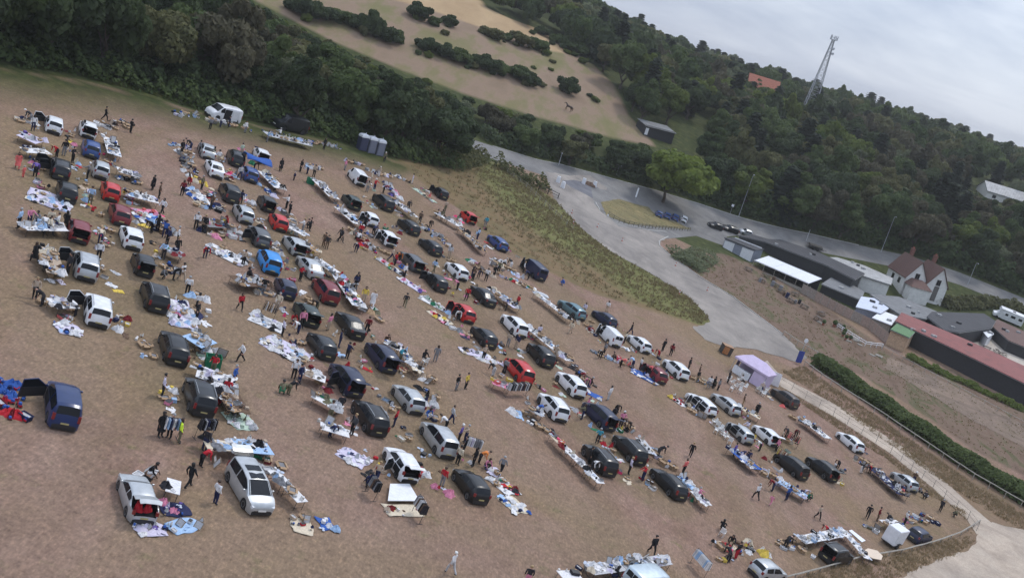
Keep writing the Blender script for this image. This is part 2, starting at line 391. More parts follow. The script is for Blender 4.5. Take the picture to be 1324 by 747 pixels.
def surf(name, stops, sc, rough=.9, fine=9, fa=.5, stretch=None):
    m = bpy.data.materials.new(name); m.use_nodes = True; nt = m.node_tree; N = nt.nodes; L = nt.links
    b = N['Principled BSDF']; b.inputs['Roughness'].default_value = rough; b.inputs['Specular IOR Level'].default_value = .25
    tc = N.new('ShaderNodeTexCoord'); mp = N.new('ShaderNodeMapping'); L.new(tc.outputs['Object'], mp.inputs['Vector'])
    if stretch: mp.inputs['Scale'].default_value = stretch[0]; mp.inputs['Rotation'].default_value = (0, 0, stretch[1])
    n = N.new('ShaderNodeTexNoise'); n.inputs['Scale'].default_value = sc; n.inputs['Detail'].default_value = 7; n.inputs['Roughness'].default_value = .65; n.inputs['Distortion'].default_value = .5
    L.new(mp.outputs['Vector'], n.inputs['Vector'])
    r = N.new('ShaderNodeValToRGB'); L.new(n.outputs['Fac'], r.inputs['Fac']); e = r.color_ramp.elements
    while len(e) < len(stops): e.new(.5)
    for q, (p, c) in zip(e, stops): q.position = p; q.color = (*c, 1)
    f = N.new('ShaderNodeTexNoise'); f.inputs['Scale'].default_value = fine; f.inputs['Detail'].default_value = 5; f.inputs['Roughness'].default_value = .7; L.new(tc.outputs['Object'], f.inputs['Vector'])
    r2 = N.new('ShaderNodeValToRGB'); L.new(f.outputs['Fac'], r2.inputs['Fac']); r2.color_ramp.elements[0].position = .3; r2.color_ramp.elements[1].position = .72
    r2.color_ramp.elements[0].color = (1 - fa * .5,) * 3 + (1,); r2.color_ramp.elements[1].color = (1 + fa * .5,) * 3 + (1,)
    x = N.new('ShaderNodeMixRGB'); x.blend_type = 'MULTIPLY'; x.inputs['Fac'].default_value = 1; L.new(r.outputs['Color'], x.inputs['Color1']); L.new(r2.outputs['Color'], x.inputs['Color2'])
    w_ = N.new('ShaderNodeTexNoise'); w_.inputs['Scale'].default_value = sc * .35; w_.inputs['Detail'].default_value = 8; w_.inputs['Roughness'].default_value = .75; w_.inputs['Distortion'].default_value = 1.2; L.new(tc.outputs['Object'], w_.inputs['Vector'])
    r3 = N.new('ShaderNodeValToRGB'); L.new(w_.outputs['Fac'], r3.inputs['Fac']); r3.color_ramp.elements[0].position = .36; r3.color_ramp.elements[1].position = .62; r3.color_ramp.elements[0].color = (.72, .72, .73, 1); r3.color_ramp.elements[1].color = (1.1, 1.09, 1.07, 1)
    y = N.new('ShaderNodeMixRGB'); y.blend_type = 'MULTIPLY'; y.inputs['Fac'].default_value = 1; L.new(x.outputs['Color'], y.inputs['Color1']); L.new(r3.outputs['Color'], y.inputs['Color2'])
    L.new(y.outputs['Color'], b.inputs['Base Color']); return m
ASPHALT = surf('worn asphalt', [(.3, (.150, .146, .142)), (.55, (.19, .185, .178)), (.75, (.235, .228, .215))], .22, .9, 8, .35)
CONCRETE = surf('dusty concrete track', [(.28, (.18, .163, .148)), (.5, (.262, .236, .212)), (.72, (.325, .292, .26))], .18, .9, 6, .3, ((1, .4, 1), rad(-40)))
SAND = surf('sandy gravel', [(.3, (.33, .27, .215)), (.5, (.41, .34, .275)), (.75, (.47, .40, .325))], .3, .95, 5, .35)
SOIL = surf('bare brown soil', [(.3, (.12, .078, .056)), (.5, (.185, .122, .088)), (.75, (.15, .13, .075))], .3, .95, 5, .5)
sheet('road', W(ROAD), ASPHALT, .035)
sheet('access_track', W(TRACK), CONCRETE, .05, amp=.3)
sheet('car_park', W(CARPARK), ASPHALT, .043); sheet('junction_apron', W([(764, 242), (792, 247), (852, 267), (908, 285), (896, 302), (860, 300), (800, 293), (768, 264)]), ASPHALT, .06)
PL = [(985, 470), (1000, 494), (1077, 538), (1151, 586), (1206, 631), (1251, 672), (1262, 690)]; PR = [(992, 466), (1009, 486), (1087, 526), (1165, 576), (1221, 622), (1268, 664), (1300, 690)]
sheet('footpath', W(PL + PR[::-1]), SAND, .04, amp=.1)
sheet('gravel_apron', W([(1262, 689), (1258, 706), (1236, 717), (1195, 730), (1165, 745), (1130, 775), (1250, 800), (1370, 790), (1380, 700), (1330, 686), (1300, 681), (1285, 676)]), SAND, .047, amp=.25)
sheet('dirt_track', W([(1150, 462), (1185, 476), (1240, 503), (1330, 553), (1335, 585), (1240, 533), (1180, 497), (1140, 474)]), surf('pale trodden earth', [(.3, (.13, .095, .07)), (.5, (.21, .155, .118)), (.75, (.165, .125, .085))], .4, .95, 5, .5, ((1, .35, 1), rad(-30))), .04, amp=.5)
island = sheet('grass_island', W(ISLAND), surf('island turf', [(.3, (.10, .10, .04)), (.5, (.19, .16, .075)), (.7, (.25, .185, .085))], .5, .95, 6, .6), .12, amp=.15)
# dark fresh patch of tarmac in the junction
sheet('tarmac_patch', W([(726, 234), (738, 242), (758, 252), (768, 258), (778, 246), (765, 238), (742, 233)]), surf('dark tarmac', [(.3, (.11, .112, .125)), (.7, (.16, .16, .175))], .3), .056)
# kerbs: along the far road edge and the near edge of the track
KERB = wear('concrete kerb', (.36, .35, .33), .9, .2, 3)
def kerb(name, line, w_=.16, h=.12, dense=1.5):
    mb = MB(); pts = W(line); out = []
    for (a, b), (c, d) in zip(pts, pts[1:]):
        k = max(1, int(math.hypot(c - a, d - b) / dense))
        out += [(a + (c - a) * j / k, b + (d - b) * j / k) for j in range(k)]
    out.append(pts[-1]); vs = []; fs = []
    for i, (x, y) in enumerate(out):
        a = out[max(0, i - 1)]; b = out[min(len(out) - 1, i + 1)]; t = Vector((b[0] - a[0], b[1] - a[1])).normalized(); n = Vector((-t.y, t.x))
        for s in (-1, 1):
            px, py = x + n.x * w_ / 2 * s, y + n.y * w_ / 2 * s; z = ter(px, py); vs += [(px, py, z - .1), (px, py, z + h)]
    for i in range(len(out) - 1):
        k = i * 4; fs += [(k + 1, k + 3, k + 7, k + 5), (k, k + 1, k + 5, k + 4), (k + 2, k + 6, k + 7, k + 3)]
    mb.add(vs, fs); o = mb.build(name, KERB); o['kind'] = 'structure'; return o
kerb('road_kerb', ROAD_FAR[1:9]); kerb('track_kerb', [(853, 318), (870, 333), (905, 358), (948, 384), (984, 411), (1012, 432)], .22)
kerb('track_kerb', [(770, 262), (776, 273), (796, 287), (838, 298), (862, 300)], .2)
kerb('bed_kerb', [(864, 306), (852, 312), (853, 318)], .2)
# ------------------------------------------------------------------ foliage
def leafmat(name, a, b, rough=.75):
    m = bpy.data.materials.new(name); m.use_nodes = True; nt = m.node_tree; N = nt.nodes; L = nt.links
    p = N['Principled BSDF']; p.inputs['Roughness'].default_value = rough; p.inputs['Specular IOR Level'].default_value = .2
    at = N.new('ShaderNodeAttribute'); at.attribute_name = 'tint'; oi = N.new('ShaderNodeObjectInfo')
    ad = N.new('ShaderNodeMath'); ad.operation = 'MULTIPLY_ADD'; L.new(oi.outputs['Random'], ad.inputs[0]); ad.inputs[1].default_value = .55; L.new(at.outputs['Fac'], ad.inputs[2])
    mr = N.new('ShaderNodeMapRange'); mr.inputs['From Max'].default_value = 1.55; L.new(ad.outputs[0], mr.inputs['Value'])
    x = N.new('ShaderNodeMixRGB'); x.inputs['Color1'].default_value = (*a, 1); x.inputs['Color2'].default_value = (*b, 1); L.new(mr.outputs[0], x.inputs['Fac'])
    L.new(x.outputs['Color'], p.inputs['Base Color'])
    tr = N.new('ShaderNodeBsdfTranslucent'); L.new(x.outputs['Color'], tr.inputs['Color'])
    ms = N.new('ShaderNodeMixShader'); ms.inputs[0].default_value = .38; L.new(p.outputs[0], ms.inputs[1]); L.new(tr.outputs[0], ms.inputs[2])
    L.new(ms.outputs[0], N['Material Output'].inputs['Surface']); return m
LEAF = {'hedge': leafmat('hedge leaves', (0.062, 0.090, 0.029), (0.151, 0.185, 0.067)),
        'dark': leafmat('dark green leaves', (0.032, 0.049, 0.024), (0.079, 0.107, 0.041)),
        'mid': leafmat('green leaves', (0.046, 0.076, 0.027), (0.120, 0.156, 0.051)),
        'bright': leafmat('bright green leaves', (0.073, 0.104, 0.024), (0.177, 0.213, 0.049)),
        'roadside': leafmat('fresh green leaves', (0.086, 0.132, 0.024), (0.214, 0.258, 0.055)),
        'olive': leafmat('olive leaves', (0.067, 0.076, 0.032), (0.183, 0.177, 0.076)),
        'pale': leafmat('grey green leaves', (0.104, 0.122, 0.067), (0.207, 0.232, 0.128)),
        'brownish': leafmat('dull brown green leaves', (0.055, 0.054, 0.033), (0.128, 0.116, 0.068)),
        'conifer': leafmat('dark needles', (0.020, 0.032, 0.022), (0.051, 0.068, 0.041)),
        'straw': leafmat('dry grass stems', (.20, .15, .085), (.36, .275, .165)),
        'verge': leafmat('long green grass', (.115, .10, .048), (.25, .20, .105))}
BARK = wear('bark', (.07, .055, .042), .9, .3, 4)
def quads(cen, nor, size, tint, asp=1.0):
    n = len(cen); nor = nor / np.maximum(1e-6, np.linalg.norm(nor, axis=1))[:, None]
    r = RNG.normal(size=(n, 3)); u = np.cross(nor, r); u /= np.maximum(1e-6, np.linalg.norm(u, axis=1))[:, None]; v = np.cross(nor, u)
    s = size[:, None]
    c = np.stack([cen - u * s - v * s * asp * .3, cen + u * s * .2 - v * s * asp, cen + u * s + v * s * asp * .25, cen - u * s * .25 + v * s * asp], 1)
    c += RNG.normal(size=c.shape) * s[:, None] * .12
    return c.reshape(-1, 3), tint
def quadmesh(name, V, tint, mat, extra=None, extramat=None):
    n = len(V) // 4; me = bpy.data.meshes.new(name)
    ev, ef = (extra.v, extra.f) if extra else ([], [])
    nv = len(V); me.from_pydata(np.vstack([V, np.array(ev).reshape(-1, 3)]).tolist() if ev else V.tolist(), [], [(4 * i, 4 * i + 1, 4 * i + 2, 4 * i + 3) for i in range(n)] + [tuple(k + nv for k in f) for f in ef])
    me.materials.append(mat)
    if extra: me.materials.append(extramat); me.polygons.foreach_set('material_index', [0] * n + [1] * len(ef))
    a = me.attributes.new('tint', 'FLOAT', 'POINT'); tv = np.zeros(nv + len(ev), np.float32); tv[:nv] = np.repeat(tint, 4); a.data.foreach_set('value', tv)
    me.update(); return me
def crown_pts(nl, per, shape, leaf, seed, flat=.0):
    g = np.random.default_rng(seed); P_, N_, T_ = [], [], []
    lob = []
    for i in range(nl):
        d = g.normal(size=3); d /= np.linalg.norm(d)
        if d[2] < -.35: d[2] *= -.6
        rr = g.uniform(.25, .95); c = d * rr * np.array(shape); c[2] += shape[2] * (.9 if c[2] > -.3 * shape[2] else .95)
        lob.append((c, (.40 - .26 * rr * g.uniform(.7, 1.2)) * g.uniform(.8, 1.25), g.uniform(0, .55)))
    for k, (c, r, tn) in enumerate(lob):
        d = g.normal(size=(per, 3)); d /= np.linalg.norm(d, axis=1)[:, None]
        rad_ = r * g.uniform(.72, 1.12, per)[:, None]; p = c + d * rad_ * np.array([1.08, 1.08, .86])
        keep = np.ones(per, bool)
        for j, (c2, r2, _) in enumerate(lob):
            if j != k: keep &= np.linalg.norm(p - c2, axis=1) > r2 * .66
        keep &= (p[:, 2] > .06) 
        p, dd = p[keep], d[keep]
        P_.append(p); N_.append(dd + g.normal(size=dd.shape) * .55 + np.array([0, 0, .25])); T_.append(np.clip(tn + g.uniform(-.1, .5, len(p)), 0, 1))
    p = np.vstack(P_); n = np.vstack(N_); t = np.concatenate(T_)
    s = g.uniform(.6, 1.25, len(p)) * leaf
    return quads(p, n, s, t)
def trunk_mb(h, r, top, seed, limbs=6, spread=.5):
    g = random.Random(seed); mb = MB(); pts = [Vector((g.uniform(-1, 1) * r * .5 * i, g.uniform(-1, 1) * r * .5 * i, h * i / 4)) for i in range(5)]
    for i in range(4): mb.bar(pts[i], pts[i + 1], r * (1.25 - .22 * i), n=8, r2=r * (1.25 - .22 * (i + 1)))
    for k in range(limbs):
        a = k * 2.4 + g.uniform(-.4, .4); st = pts[2 + k % 3]; m = st + Vector((math.cos(a) * spread * .5, math.sin(a) * spread * .5, top * .22)); e = m + Vector((math.cos(a) * spread * .45, math.sin(a) * spread * .45, top * .3))
        mb.bar(st, m, r * .45, n=6, r2=r * .28); mb.bar(m, e, r * .28, n=5, r2=r * .08)
    return mb
# unit crowns: radius about 1, height about 2*shape_z, base at 0
CROWNS = {}
def mkcrown(key, nl, per, shape, leaf, seed):
    V, t = crown_pts(nl, per, shape, leaf, seed); CROWNS[key] = (V, t)
for i in range(5): mkcrown(('round', i), 36, 560, (1, 1, .92), .056, 100 + i)
for i in range(3): mkcrown(('tall', i), 34, 520, (.8, .8, 1.25), .055, 120 + i)
for i in range(4): mkcrown(('far', i), 24, 190, (1, 1, .9), .10, 140 + i)
for i in range(4): mkcrown(('bush', i), 26, 330, (1, 1, .55), .068, 160 + i)
mkcrown(('big', 0), 60, 330, (1, 1, .62), .055, 190)
def conifer(seed):
    g = np.random.default_rng(seed); C, N_, T = [], [], []
    for lv in range(15):
        z = .25 + lv * .17; R = .62 * (1 - lv / 15.5) ** .8 + .05
        nb = 9
        for b in range(nb):
            a = 2 * math.pi * b / nb + lv * .7 + g.uniform(-.2, .2); Rb = R * g.uniform(.75, 1.15); n = 26
            t = g.uniform(.15, 1, n); x = np.cos(a) * t * Rb; y = np.sin(a) * t * Rb
            p = np.stack([x + g.normal(size=n) * .05, y + g.normal(size=n) * .05, z - t * Rb * .28 + g.normal(size=n) * .03], 1)
            C.append(p); N_.append(np.stack([np.cos(a) * .4 + g.normal(size=n) * .4, np.sin(a) * .4 + g.normal(size=n) * .4, np.ones(n)], 1)); T.append(g.uniform(0, 1, n))
    p = np.vstack(C); return quads(p, np.vstack(N_), g.uniform(.05, .1, len(p)), np.concatenate(T))
for i in range(2): CROWNS[('con', i)] = conifer(300 + i)
CM = {}
def crown_mesh(key):
    if key not in CM:
        V, t = CROWNS[key]; CM[key] = quadmesh(key[0] + ' crown', V, t, LEAF['mid'])
    return CM[key]
TM = {}
def trunk_mesh(key):
    if key not in TM: TM[key] = trunk_mb(.55 if key[0] != 'con' else 2.2, .075, 1.0, hash(key[1]) % 97, 6 if key[0] != 'con' else 0).mesh('trunk', [BARK], 60)
    return TM[key]
def tree(name, p, r, h, key, leaf, label, cat, group, small=False):
    """r crown radius, h total height"""
    shape_h = {'round': 1.95, 'tall': 2.6, 'far': 1.9, 'bush': 1.2, 'big': 1.4, 'con': 2.95}[key[0]]
    lift = 0 if key[0] in ('bush', 'con', 'far') else .02 * h
    sz = (h - lift) / shape_h; rot = zrot(random.uniform(0, 6.28))
    if small or key[0] == 'bush':
        o = link(name, crown_mesh(key), None, [LEAF[leaf]], loc=p - Vector((0, 0, .25)), rot=rot, scale=(r, r, sz)); return tag(o, label, cat, group)
    t = thing(name, p - Vector((0, 0, .1)), label, cat, group, rot)
    c = link('crown', crown_mesh(key), t, [LEAF[leaf]], loc=(0, 0, lift), scale=(r, r, sz))
    tk = link('trunk', trunk_mesh(key), t, scale=(min(r, 5), min(r, 5), (lift + .5 * sz) / .55 if key[0] != 'con' else sz))
    return t

# ---- woods
HB = [(-300, -500), (310, -30), (335, 4), (380, 30), (430, 50), (475, 78), (520, 90), (560, 108), (600, 122), (650, 135), (700, 152), (740, 165), (780, 172), (840, 186), (851, 186)]
SKY = [(590, -25), (640, -22), (700, -16), (760, -5), (800, 8), (830, 22), (860, 38), (900, 56), (930, 66), (960, 75), (1000, 83), (1060, 101), (1100, 110), (1130, 120), (1160, 131), (1200, 144), (1250, 162), (1324, 187), (1500, 245)]
WOOD_L = {'dark': 'dark green broadleaf tree in the wood that borders the sale field', 'mid': 'mid green broadleaf tree in the wood that borders the sale field',
          'olive': 'olive green broadleaf tree in the wood that borders the sale field', 'brownish': 'dull brown-green broadleaf tree in the wood that borders the sale field', 'bright': 'yellow-green broadleaf tree in the wood that borders the sale field', 'pale': 'grey-green willowy tree in the wood that borders the sale field'}
WOOD_R = {k: v.replace('in the wood that borders the sale field', 'in the hillside wood beyond the road') for k, v in WOOD_L.items()}
WOOD_F = {k: v.replace('broadleaf tree', 'tree far off').replace('in the wood that borders the sale field', 'on the distant wooded ridge').replace('willowy tree', 'tree far off') for k, v in WOOD_L.items()}
CLEAR = [(1268, 1335, 254, 405), (966, 1006, 102, 470), (826, 878, 182, 304), (1040, 1053, 132, 480)]   # u0, u1, keep tops below v, only when nearer than y
def fit_h(p, r, h, line, shift=0):
    """tallest height <= h whose top stays under the pixel line"""
    for k in range(18):
        worst = 0
        for dx in (-.6, 0, .6):
            q = proj(p + Vector((dx * r, 0, h * (1 if dx == 0 else .86))))
            if q is None: return 0
            worst = max(worst, lerp_line(line, q[0]) - shift - q[1])
            for u0, u1, v1, yy in CLEAR:
                if u0 < q[0] < u1 and p.y < yy: worst = max(worst, v1 - q[1])
        if worst <= 2: return h
        h *= .88
    return h
gt = random.Random(5); n_near = n_far = 0
LAMPGAP = []
y = 106.0
while y < 298:
    x = -165.0 + gt.uniform(0, 4)
    while x < 88:
        p = G(x + gt.uniform(-2, 2), y + gt.uniform(-2, 2)); x += 7.7
        q = proj(p)
        if q is None: continue
        u, v, z = q
        if u < -170 or u > 900 or v < -160: continue
        if u > 652:
            if v > lerp_line(ROAD_FAR, u) - 2: continue
        elif v > lerp_line(FIELD_EDGE, u) - 3: continue
        elif dist_line(p.x, p.y, ROADN_W[:3]) < 7 or dist_line(p.x, p.y, ROADF_W[:3]) < 5: continue
        if inpoly(u, v, HILLFIELD): continue
        dl = lerp_line(HB, u)
        if u > 842: continue
        h = gt.uniform(10.5, 17.5); r = h * gt.uniform(.30, .42)
        if v < lerp_line(HB, u) + 1: continue
        h2 = fit_h(p, r, h, HB)
        if h2 < 4: 
            if h2 < 1.5: continue
            o = tree('shrub', p, max(1.6, h2 * .75), h2 * 1.0, ('bush', gt.randrange(4)), gt.choice(['dark', 'mid', 'olive', 'bright']), 'low rounded shrub in the thicket between the field wood and the hill field', 'shrub', 'shrubs of the thicket by the hill field'); continue
        r = max(3.0, min(r, h2 * .5)); leaf = gt.choices(['dark', 'mid', 'olive', 'brownish', 'bright', 'pale'], [36, 26, 16, 12, 6, 4] if u > 330 else [50, 28, 13, 9, 0, 0])[0]
        key = gt.choice([('round', gt.randrange(5)), ('round', gt.randrange(5)), ('tall', gt.randrange(3))]) if h2 > 8 else ('round', gt.randrange(5))
        tree('broadleaf_tree', p, r, h2, key, leaf, WOOD_L[leaf], 'tree', 'trees of the wood along the field'); n_near += 1
    y += 6.9
# ---- right-hand hillside wood
y = 247.0
while y < 800:
    st = 8.7 if y < 332 else 8.7 + (y - 332) * .045
    x = -95.0 + gt.uniform(0, 5); xmax = 120 + y * .5
    while x < xmax:
        p = G(x + gt.uniform(-.35, .35) * st, y + gt.uniform(-.35, .35) * st); x += st
        q = proj(p)
        if q is None: continue
        u, v, z = q
        if u < 600 or u > 1430: continue
        if u < 845 and y < 295: continue
        if v > lerp_line(ROAD_FAR, u) - 3: continue
        if inpoly(u, v, HILLFIELD) or inpoly(u, v, UPPERFIELD): continue
        if 820 < u < 905 and 165 < v < 262: continue
        if u < 850 and v > 172: continue
        h = gt.uniform(10.5, 17); r = h * gt.uniform(.33, .45)
        if y > 500: h *= 1.1; r *= 1.25
        h2 = fit_h(p, r, h, SKY, gt.choice([0, 2, 4, 9]))
        if h2 < 3.5: continue
        r = max(2.8, min(r, h2 * .52))
        small = y > 356
        leaf = gt.choices(['dark', 'mid', 'olive', 'brownish', 'bright', 'pale'], [28, 25, 15, 17, 8, 7])[0]
        if small and y > 430: leaf = gt.choices(['dark', 'mid', 'olive', 'pale'], [40, 34, 18, 8])[0]
        con = gt.random() < (.12 if y < 430 else .2)
        if con:
            tree('conifer_tree', p, r * 1.15, h2, ('con', gt.randrange(2)), 'conifer', 'dark pointed conifer among the hillside wood beyond the road' if not small else 'dark pointed conifer on the distant wooded ridge', 'tree', 'conifers of the hillside wood' if not small else 'conifers of the far ridge', small); continue
        if small: tree('distant_tree', p, r, h2, ('far', gt.randrange(4)), leaf, WOOD_F[leaf], 'tree', 'trees of the far wooded ridge', True); n_far += 1
        else: tree('woodland_tree', p, r, h2, gt.choice([('round', gt.randrange(5)), ('tall', gt.randrange(3))]), leaf, WOOD_R[leaf], 'tree', 'trees of the hillside wood'); n_near += 1
    y += st * .9
print('TREES', n_near, n_far)
# ---- the big roadside tree
pb = P(857, 262); sc = pxscale(pb)
t = thing('roadside_tree', pb, 'large bright green spreading tree beside the road junction', 'tree')
R_ = 50 / sc; Hc = 76 / sc
link('crown', crown_mesh(('big', 0)), t, [LEAF['roadside']], loc=(R_ * .16, 0, Hc * .17), scale=(R_, R_ * .9, Hc * .83 / 1.3))
trunk_mb(Hc * .34, .34, Hc * .9, 4, 8, R_ * .55).build('trunk', BARK, t, 60)
# ---- hill shrubs: (px centre, py base, width px, height px, leaf)
for (u, v, wd, ht, leaf) in [(390, 22, 40, 30, 'dark'), (415, 27, 36, 26, 'dark'), (440, 30, 30, 20, 'mid'), (458, 38, 26, 22, 'dark'), (478, 46, 30, 36, 'dark'), (500, 55, 30, 25, 'dark'), (512, 56, 22, 18, 'mid'),
    (538, 25, 32, 25, 'dark'), (561, 34, 18, 16, 'mid'), (580, 34, 20, 16, 'dark'), (575, 46, 10, 9, 'olive'), (552, 68, 30, 24, 'dark'), (572, 74, 32, 24, 'dark'), (594, 81, 30, 22, 'mid'), (612, 87, 22, 18, 'dark'), (628, 92, 34, 26, 'dark'), (646, 98, 26, 20, 'mid'),
    (668, 103, 30, 24, 'mid'), (684, 110, 26, 20, 'dark'), (700, 112, 12, 9, 'olive'), (637, 50, 30, 15, 'olive'), (655, 54, 16, 12, 'mid'), (672, 60, 30, 20, 'olive'), (692, 64, 26, 20, 'mid'), (705, 72, 14, 10, 'bright'), (734, 122, 30, 27, 'dark'),
    (745, 70, 40, 20, 'mid'), (735, 62, 30, 20, 'mid'), (770, 82, 36, 22, 'dark'), (714, 82, 9, 7, 'olive'), (712, 92, 8, 6, 'bright'), (769, 132, 10, 8, 'bright'), (762, 126, 8, 7, 'dark'), (690, 90, 8, 6, 'bright'), (722, 58, 22, 14, 'mid'), (700, 46, 24, 14, 'dark')]:
    p = P(u, v - 1); s_ = pxscale(p)
    lab = uniq([f"{ {'dark':'dark green','mid':'mid green','olive':'olive green','bright':'small yellow-green'}[leaf]} rounded hawthorn shrub standing on the dry hill field"], 'shrubs dotted over the hill field')
    tree('hill_shrub', p, wd / 2 / s_ * 1.22, ht / s_ * gt.uniform(.85, 1.1), ('bush', gt.randrange(4)), leaf, lab, 'shrub', 'shrubs dotted over the hill field')
    for k in range(2 if wd > 16 else 1):
        p2 = P(u + gt.uniform(-.6, .6) * wd, v - 1 + gt.uniform(-.05, .12) * wd); f_ = gt.uniform(.28, .5)
        tree('hill_shrub', p2, wd / 2 / s_ * f_, ht / s_ * f_ * 1.1, ('bush', gt.randrange(4)), gt.choice(['mid', 'olive', 'bright', 'dark']), 'low scrubby bush beside the bigger shrubs of the dry hill field', 'shrub', 'low scrub on the hill field')

# ---- low cover along wood edges, hedge, tall grass (uncountable)
def scatter_band(name, line, width, height, n, leaf, size, label, inward=1, kind='stuff', cat='undergrowth', taper=True):
    width *= 1.3; height *= 1.25; size *= 1.2
    pts = W(line); g = np.random.default_rng(len(MATS) + n)
    seg = [math.hypot(c - a, d - b) for (a, b), (c, d) in zip(pts, pts[1:])]; tot = sum(seg); C = []; T = []; Nn = []
    for i in range(n):
        s = g.uniform(0, tot); k = 0
        while s > seg[k] and k < len(seg) - 1: s -= seg[k]; k += 1
        (a, b), (c, d) = pts[k], pts[k + 1]; t = min(1, s / seg[k]); nx_, ny_ = -(d - b) / seg[k], (c - a) / seg[k]
        off = g.uniform(0, 1); hh = height * (.35 + .65 * math.sin(math.pi * min(1, off * 1.0 + .12) if taper else 1.2)) * ((.75 + .25 * math.sin(s * .9 + k) + .15 * math.sin(s * 2.7)) if name != 'hedge' else (.92 + .08 * math.sin(s * .7 + k)))
        x, y = a + (c - a) * t + nx_ * off * width * inward, b + (d - b) * t + ny_ * off * width * inward
        zz = hh * (1 - g.uniform(0, 1) ** 2.2 * .95)
        C.append((x, y, ter(x, y) + zz)); T.append(g.uniform(0, 1) * (.5 + .5 * math.sin(s * .35) ** 2)); Nn.append((g.normal() * .6 - nx_ * inward * .4, g.normal() * .6 - ny_ * inward * .4, .7))
    V, tt = quads(np.array(C), np.array(Nn), g.uniform(.6, 1.3, n) * size, np.array(T))
    o = link(name, quadmesh(name, V, tt, LEAF[leaf])); tag(o, label, cat, None, kind); return o
scatter_band('undergrowth', FIELD_EDGE[:-1], 7, 2.6, 16000, 'mid', .2, 'dark scrubby undergrowth along the foot of the field wood', 1)
scatter_band('undergrowth', [(-160, 41), (0, 77), (100, 92), (200, 117), (255, 135), (345, 155), (440, 177), (520, 200)], 7, 4.2, 16000, 'dark', .24, 'tall dark bushes between the trunks of the field wood', 1)
scatter_band('undergrowth', [(560, 214), (600, 222), (636, 214), (662, 228), (700, 250)], 3.5, 2.4, 3200, 'olive', .2, 'pale scrubby bramble growth at the road end of the field wood', 1)
scatter_band('undergrowth', [(632, 186), (722, 209), (766, 221), (850, 244), (905, 261), (960, 279), (1050, 300), (1110, 314), (1180, 328), (1240, 348), (1290, 368), (1340, 388)], 5, 2.6, 9000, 'dark', .3, 'dark bushy undergrowth along the far side of the road', 1)
scatter_band('undergrowth', [(930, 271), (960, 280), (1050, 301), (1110, 316), (1180, 330), (1240, 350), (1290, 370), (1340, 390)], 6, 5.0, 9000, 'mid', .3, 'taller green bushes leaning over the far side of the road behind the low roofs', 1)
scatter_band('hedge', [(1046, 472), (1075, 490), (1130, 528), (1199, 576), (1257, 615), (1340, 665)], 3.6, 1.9, 17000, 'hedge', .2, 'long thick green hedge beside the rail fence', 1, None, 'hedge')
scatter_band('shrubbery', [(858, 322), (880, 340), (905, 354), (930, 340)], 5, 1.3, 3200, 'pale', .17, 'grey-green low shrubbery in the kerbed bed by the track', 1, 'stuff', 'shrubbery')
scatter_band('nettles', [(1168, 462), (1200, 478), (1250, 500), (1310, 528), (1360, 550)], 2.8, .9, 4200, 'bright', .17, 'fresh green nettles growing under the black building wall', 1, 'stuff', 'nettles')
scatter_band('undergrowth', [(1205, 392), (1230, 402), (1262, 402), (1290, 400), (1330, 410)], 4, 2.2, 3800, 'olive', .24, 'olive bushes between the white house and the road', 1)
def grass_field(name, poly, n, hgt, leaf, wdt, label, cat='grass', clump=7):
    pts = W(poly); g = np.random.default_rng(n); x0, x1 = min(p[0] for p in pts), max(p[0] for p in pts); y0, y1 = min(p[1] for p in pts), max(p[1] for p in pts)
    V = []; T = []; k = 0
    while k < n:
        x, y = g.uniform(x0, x1), g.uniform(y0, y1)
        if not inpoly(x, y, pts): continue
        dens = .5 + .5 * math.sin(x * .31 + 1.3 * math.sin(y * .23)) * math.sin(y * .27 + x * .11)
        if g.uniform() > dens + .25: continue
        if name == 'verge_grass' and dist_line(x, y, TE_W) > 26 * g.uniform(.1, 1.1): continue
        k += 1; z = ter(x, y); tn = g.uniform(0, 1) * .6 + .4 * dens
        for j in range(clump):
            a = g.uniform(0, 6.28); h = hgt * g.uniform(.4, 1.2); bx, by = x + g.normal() * .14, y + g.normal() * .14; lx, ly = math.cos(a) * h * .5, math.sin(a) * h * .5; wx, wy = -math.sin(a) * wdt, math.cos(a) * wdt
            V += [(bx - wx, by - wy, z - .03), (bx + wx, by + wy, z - .03), (bx + lx + wx * .3, by + ly + wy * .3, z + h), (bx + lx - wx * .3, by + ly - wy * .3, z + h)]; T.append(min(1, max(0, tn + g.uniform(-.2, .2))))
    o = link(name, quadmesh(name, np.array(V), np.array(T, np.float32), LEAF[leaf])); return tag(o, label, cat, None, 'stuff')
grass_field('verge_grass', VERGE, 3000, .34, 'verge', .05, 'long rough green grass on the verge beside the track')
grass_field('dry_grass', VERGE, 800, .34, 'straw', .045, 'dry straw-coloured grass on the verge beside the track')
grass_field('dry_grass', [(1000, 496), (1077, 539), (1151, 588), (1206, 633), (1250, 674), (1256, 692), (1215, 700), (1165, 714), (1115, 722), (1024, 746), (1020, 770), (1110, 765), (1165, 746), (1195, 730), (1236, 717), (1260, 700), (1245, 660), (1200, 640), (1150, 596), (1070, 545)], 1500, .3, 'straw', .035, 'dry grass along the field edge by the sandy path')
grass_field('rough_grass', [(1010, 480), (1040, 474), (1090, 510), (1130, 536), (1199, 584), (1257, 624), (1330, 668), (1330, 690), (1290, 668), (1225, 627), (1180, 596), (1080, 524)], 2400, .3, 'straw', .04, 'rough dry grass between the sandy path and the rail fence')
grass_field('yard_weeds', DIRT, 1500, .22, 'verge', .05, 'patchy weeds on the bare soil between the track and the yard', 'weeds', 5)
grass_field('island_grass', ISLAND, 700, .18, 'verge', .04, 'short grass on the island beside the junction')
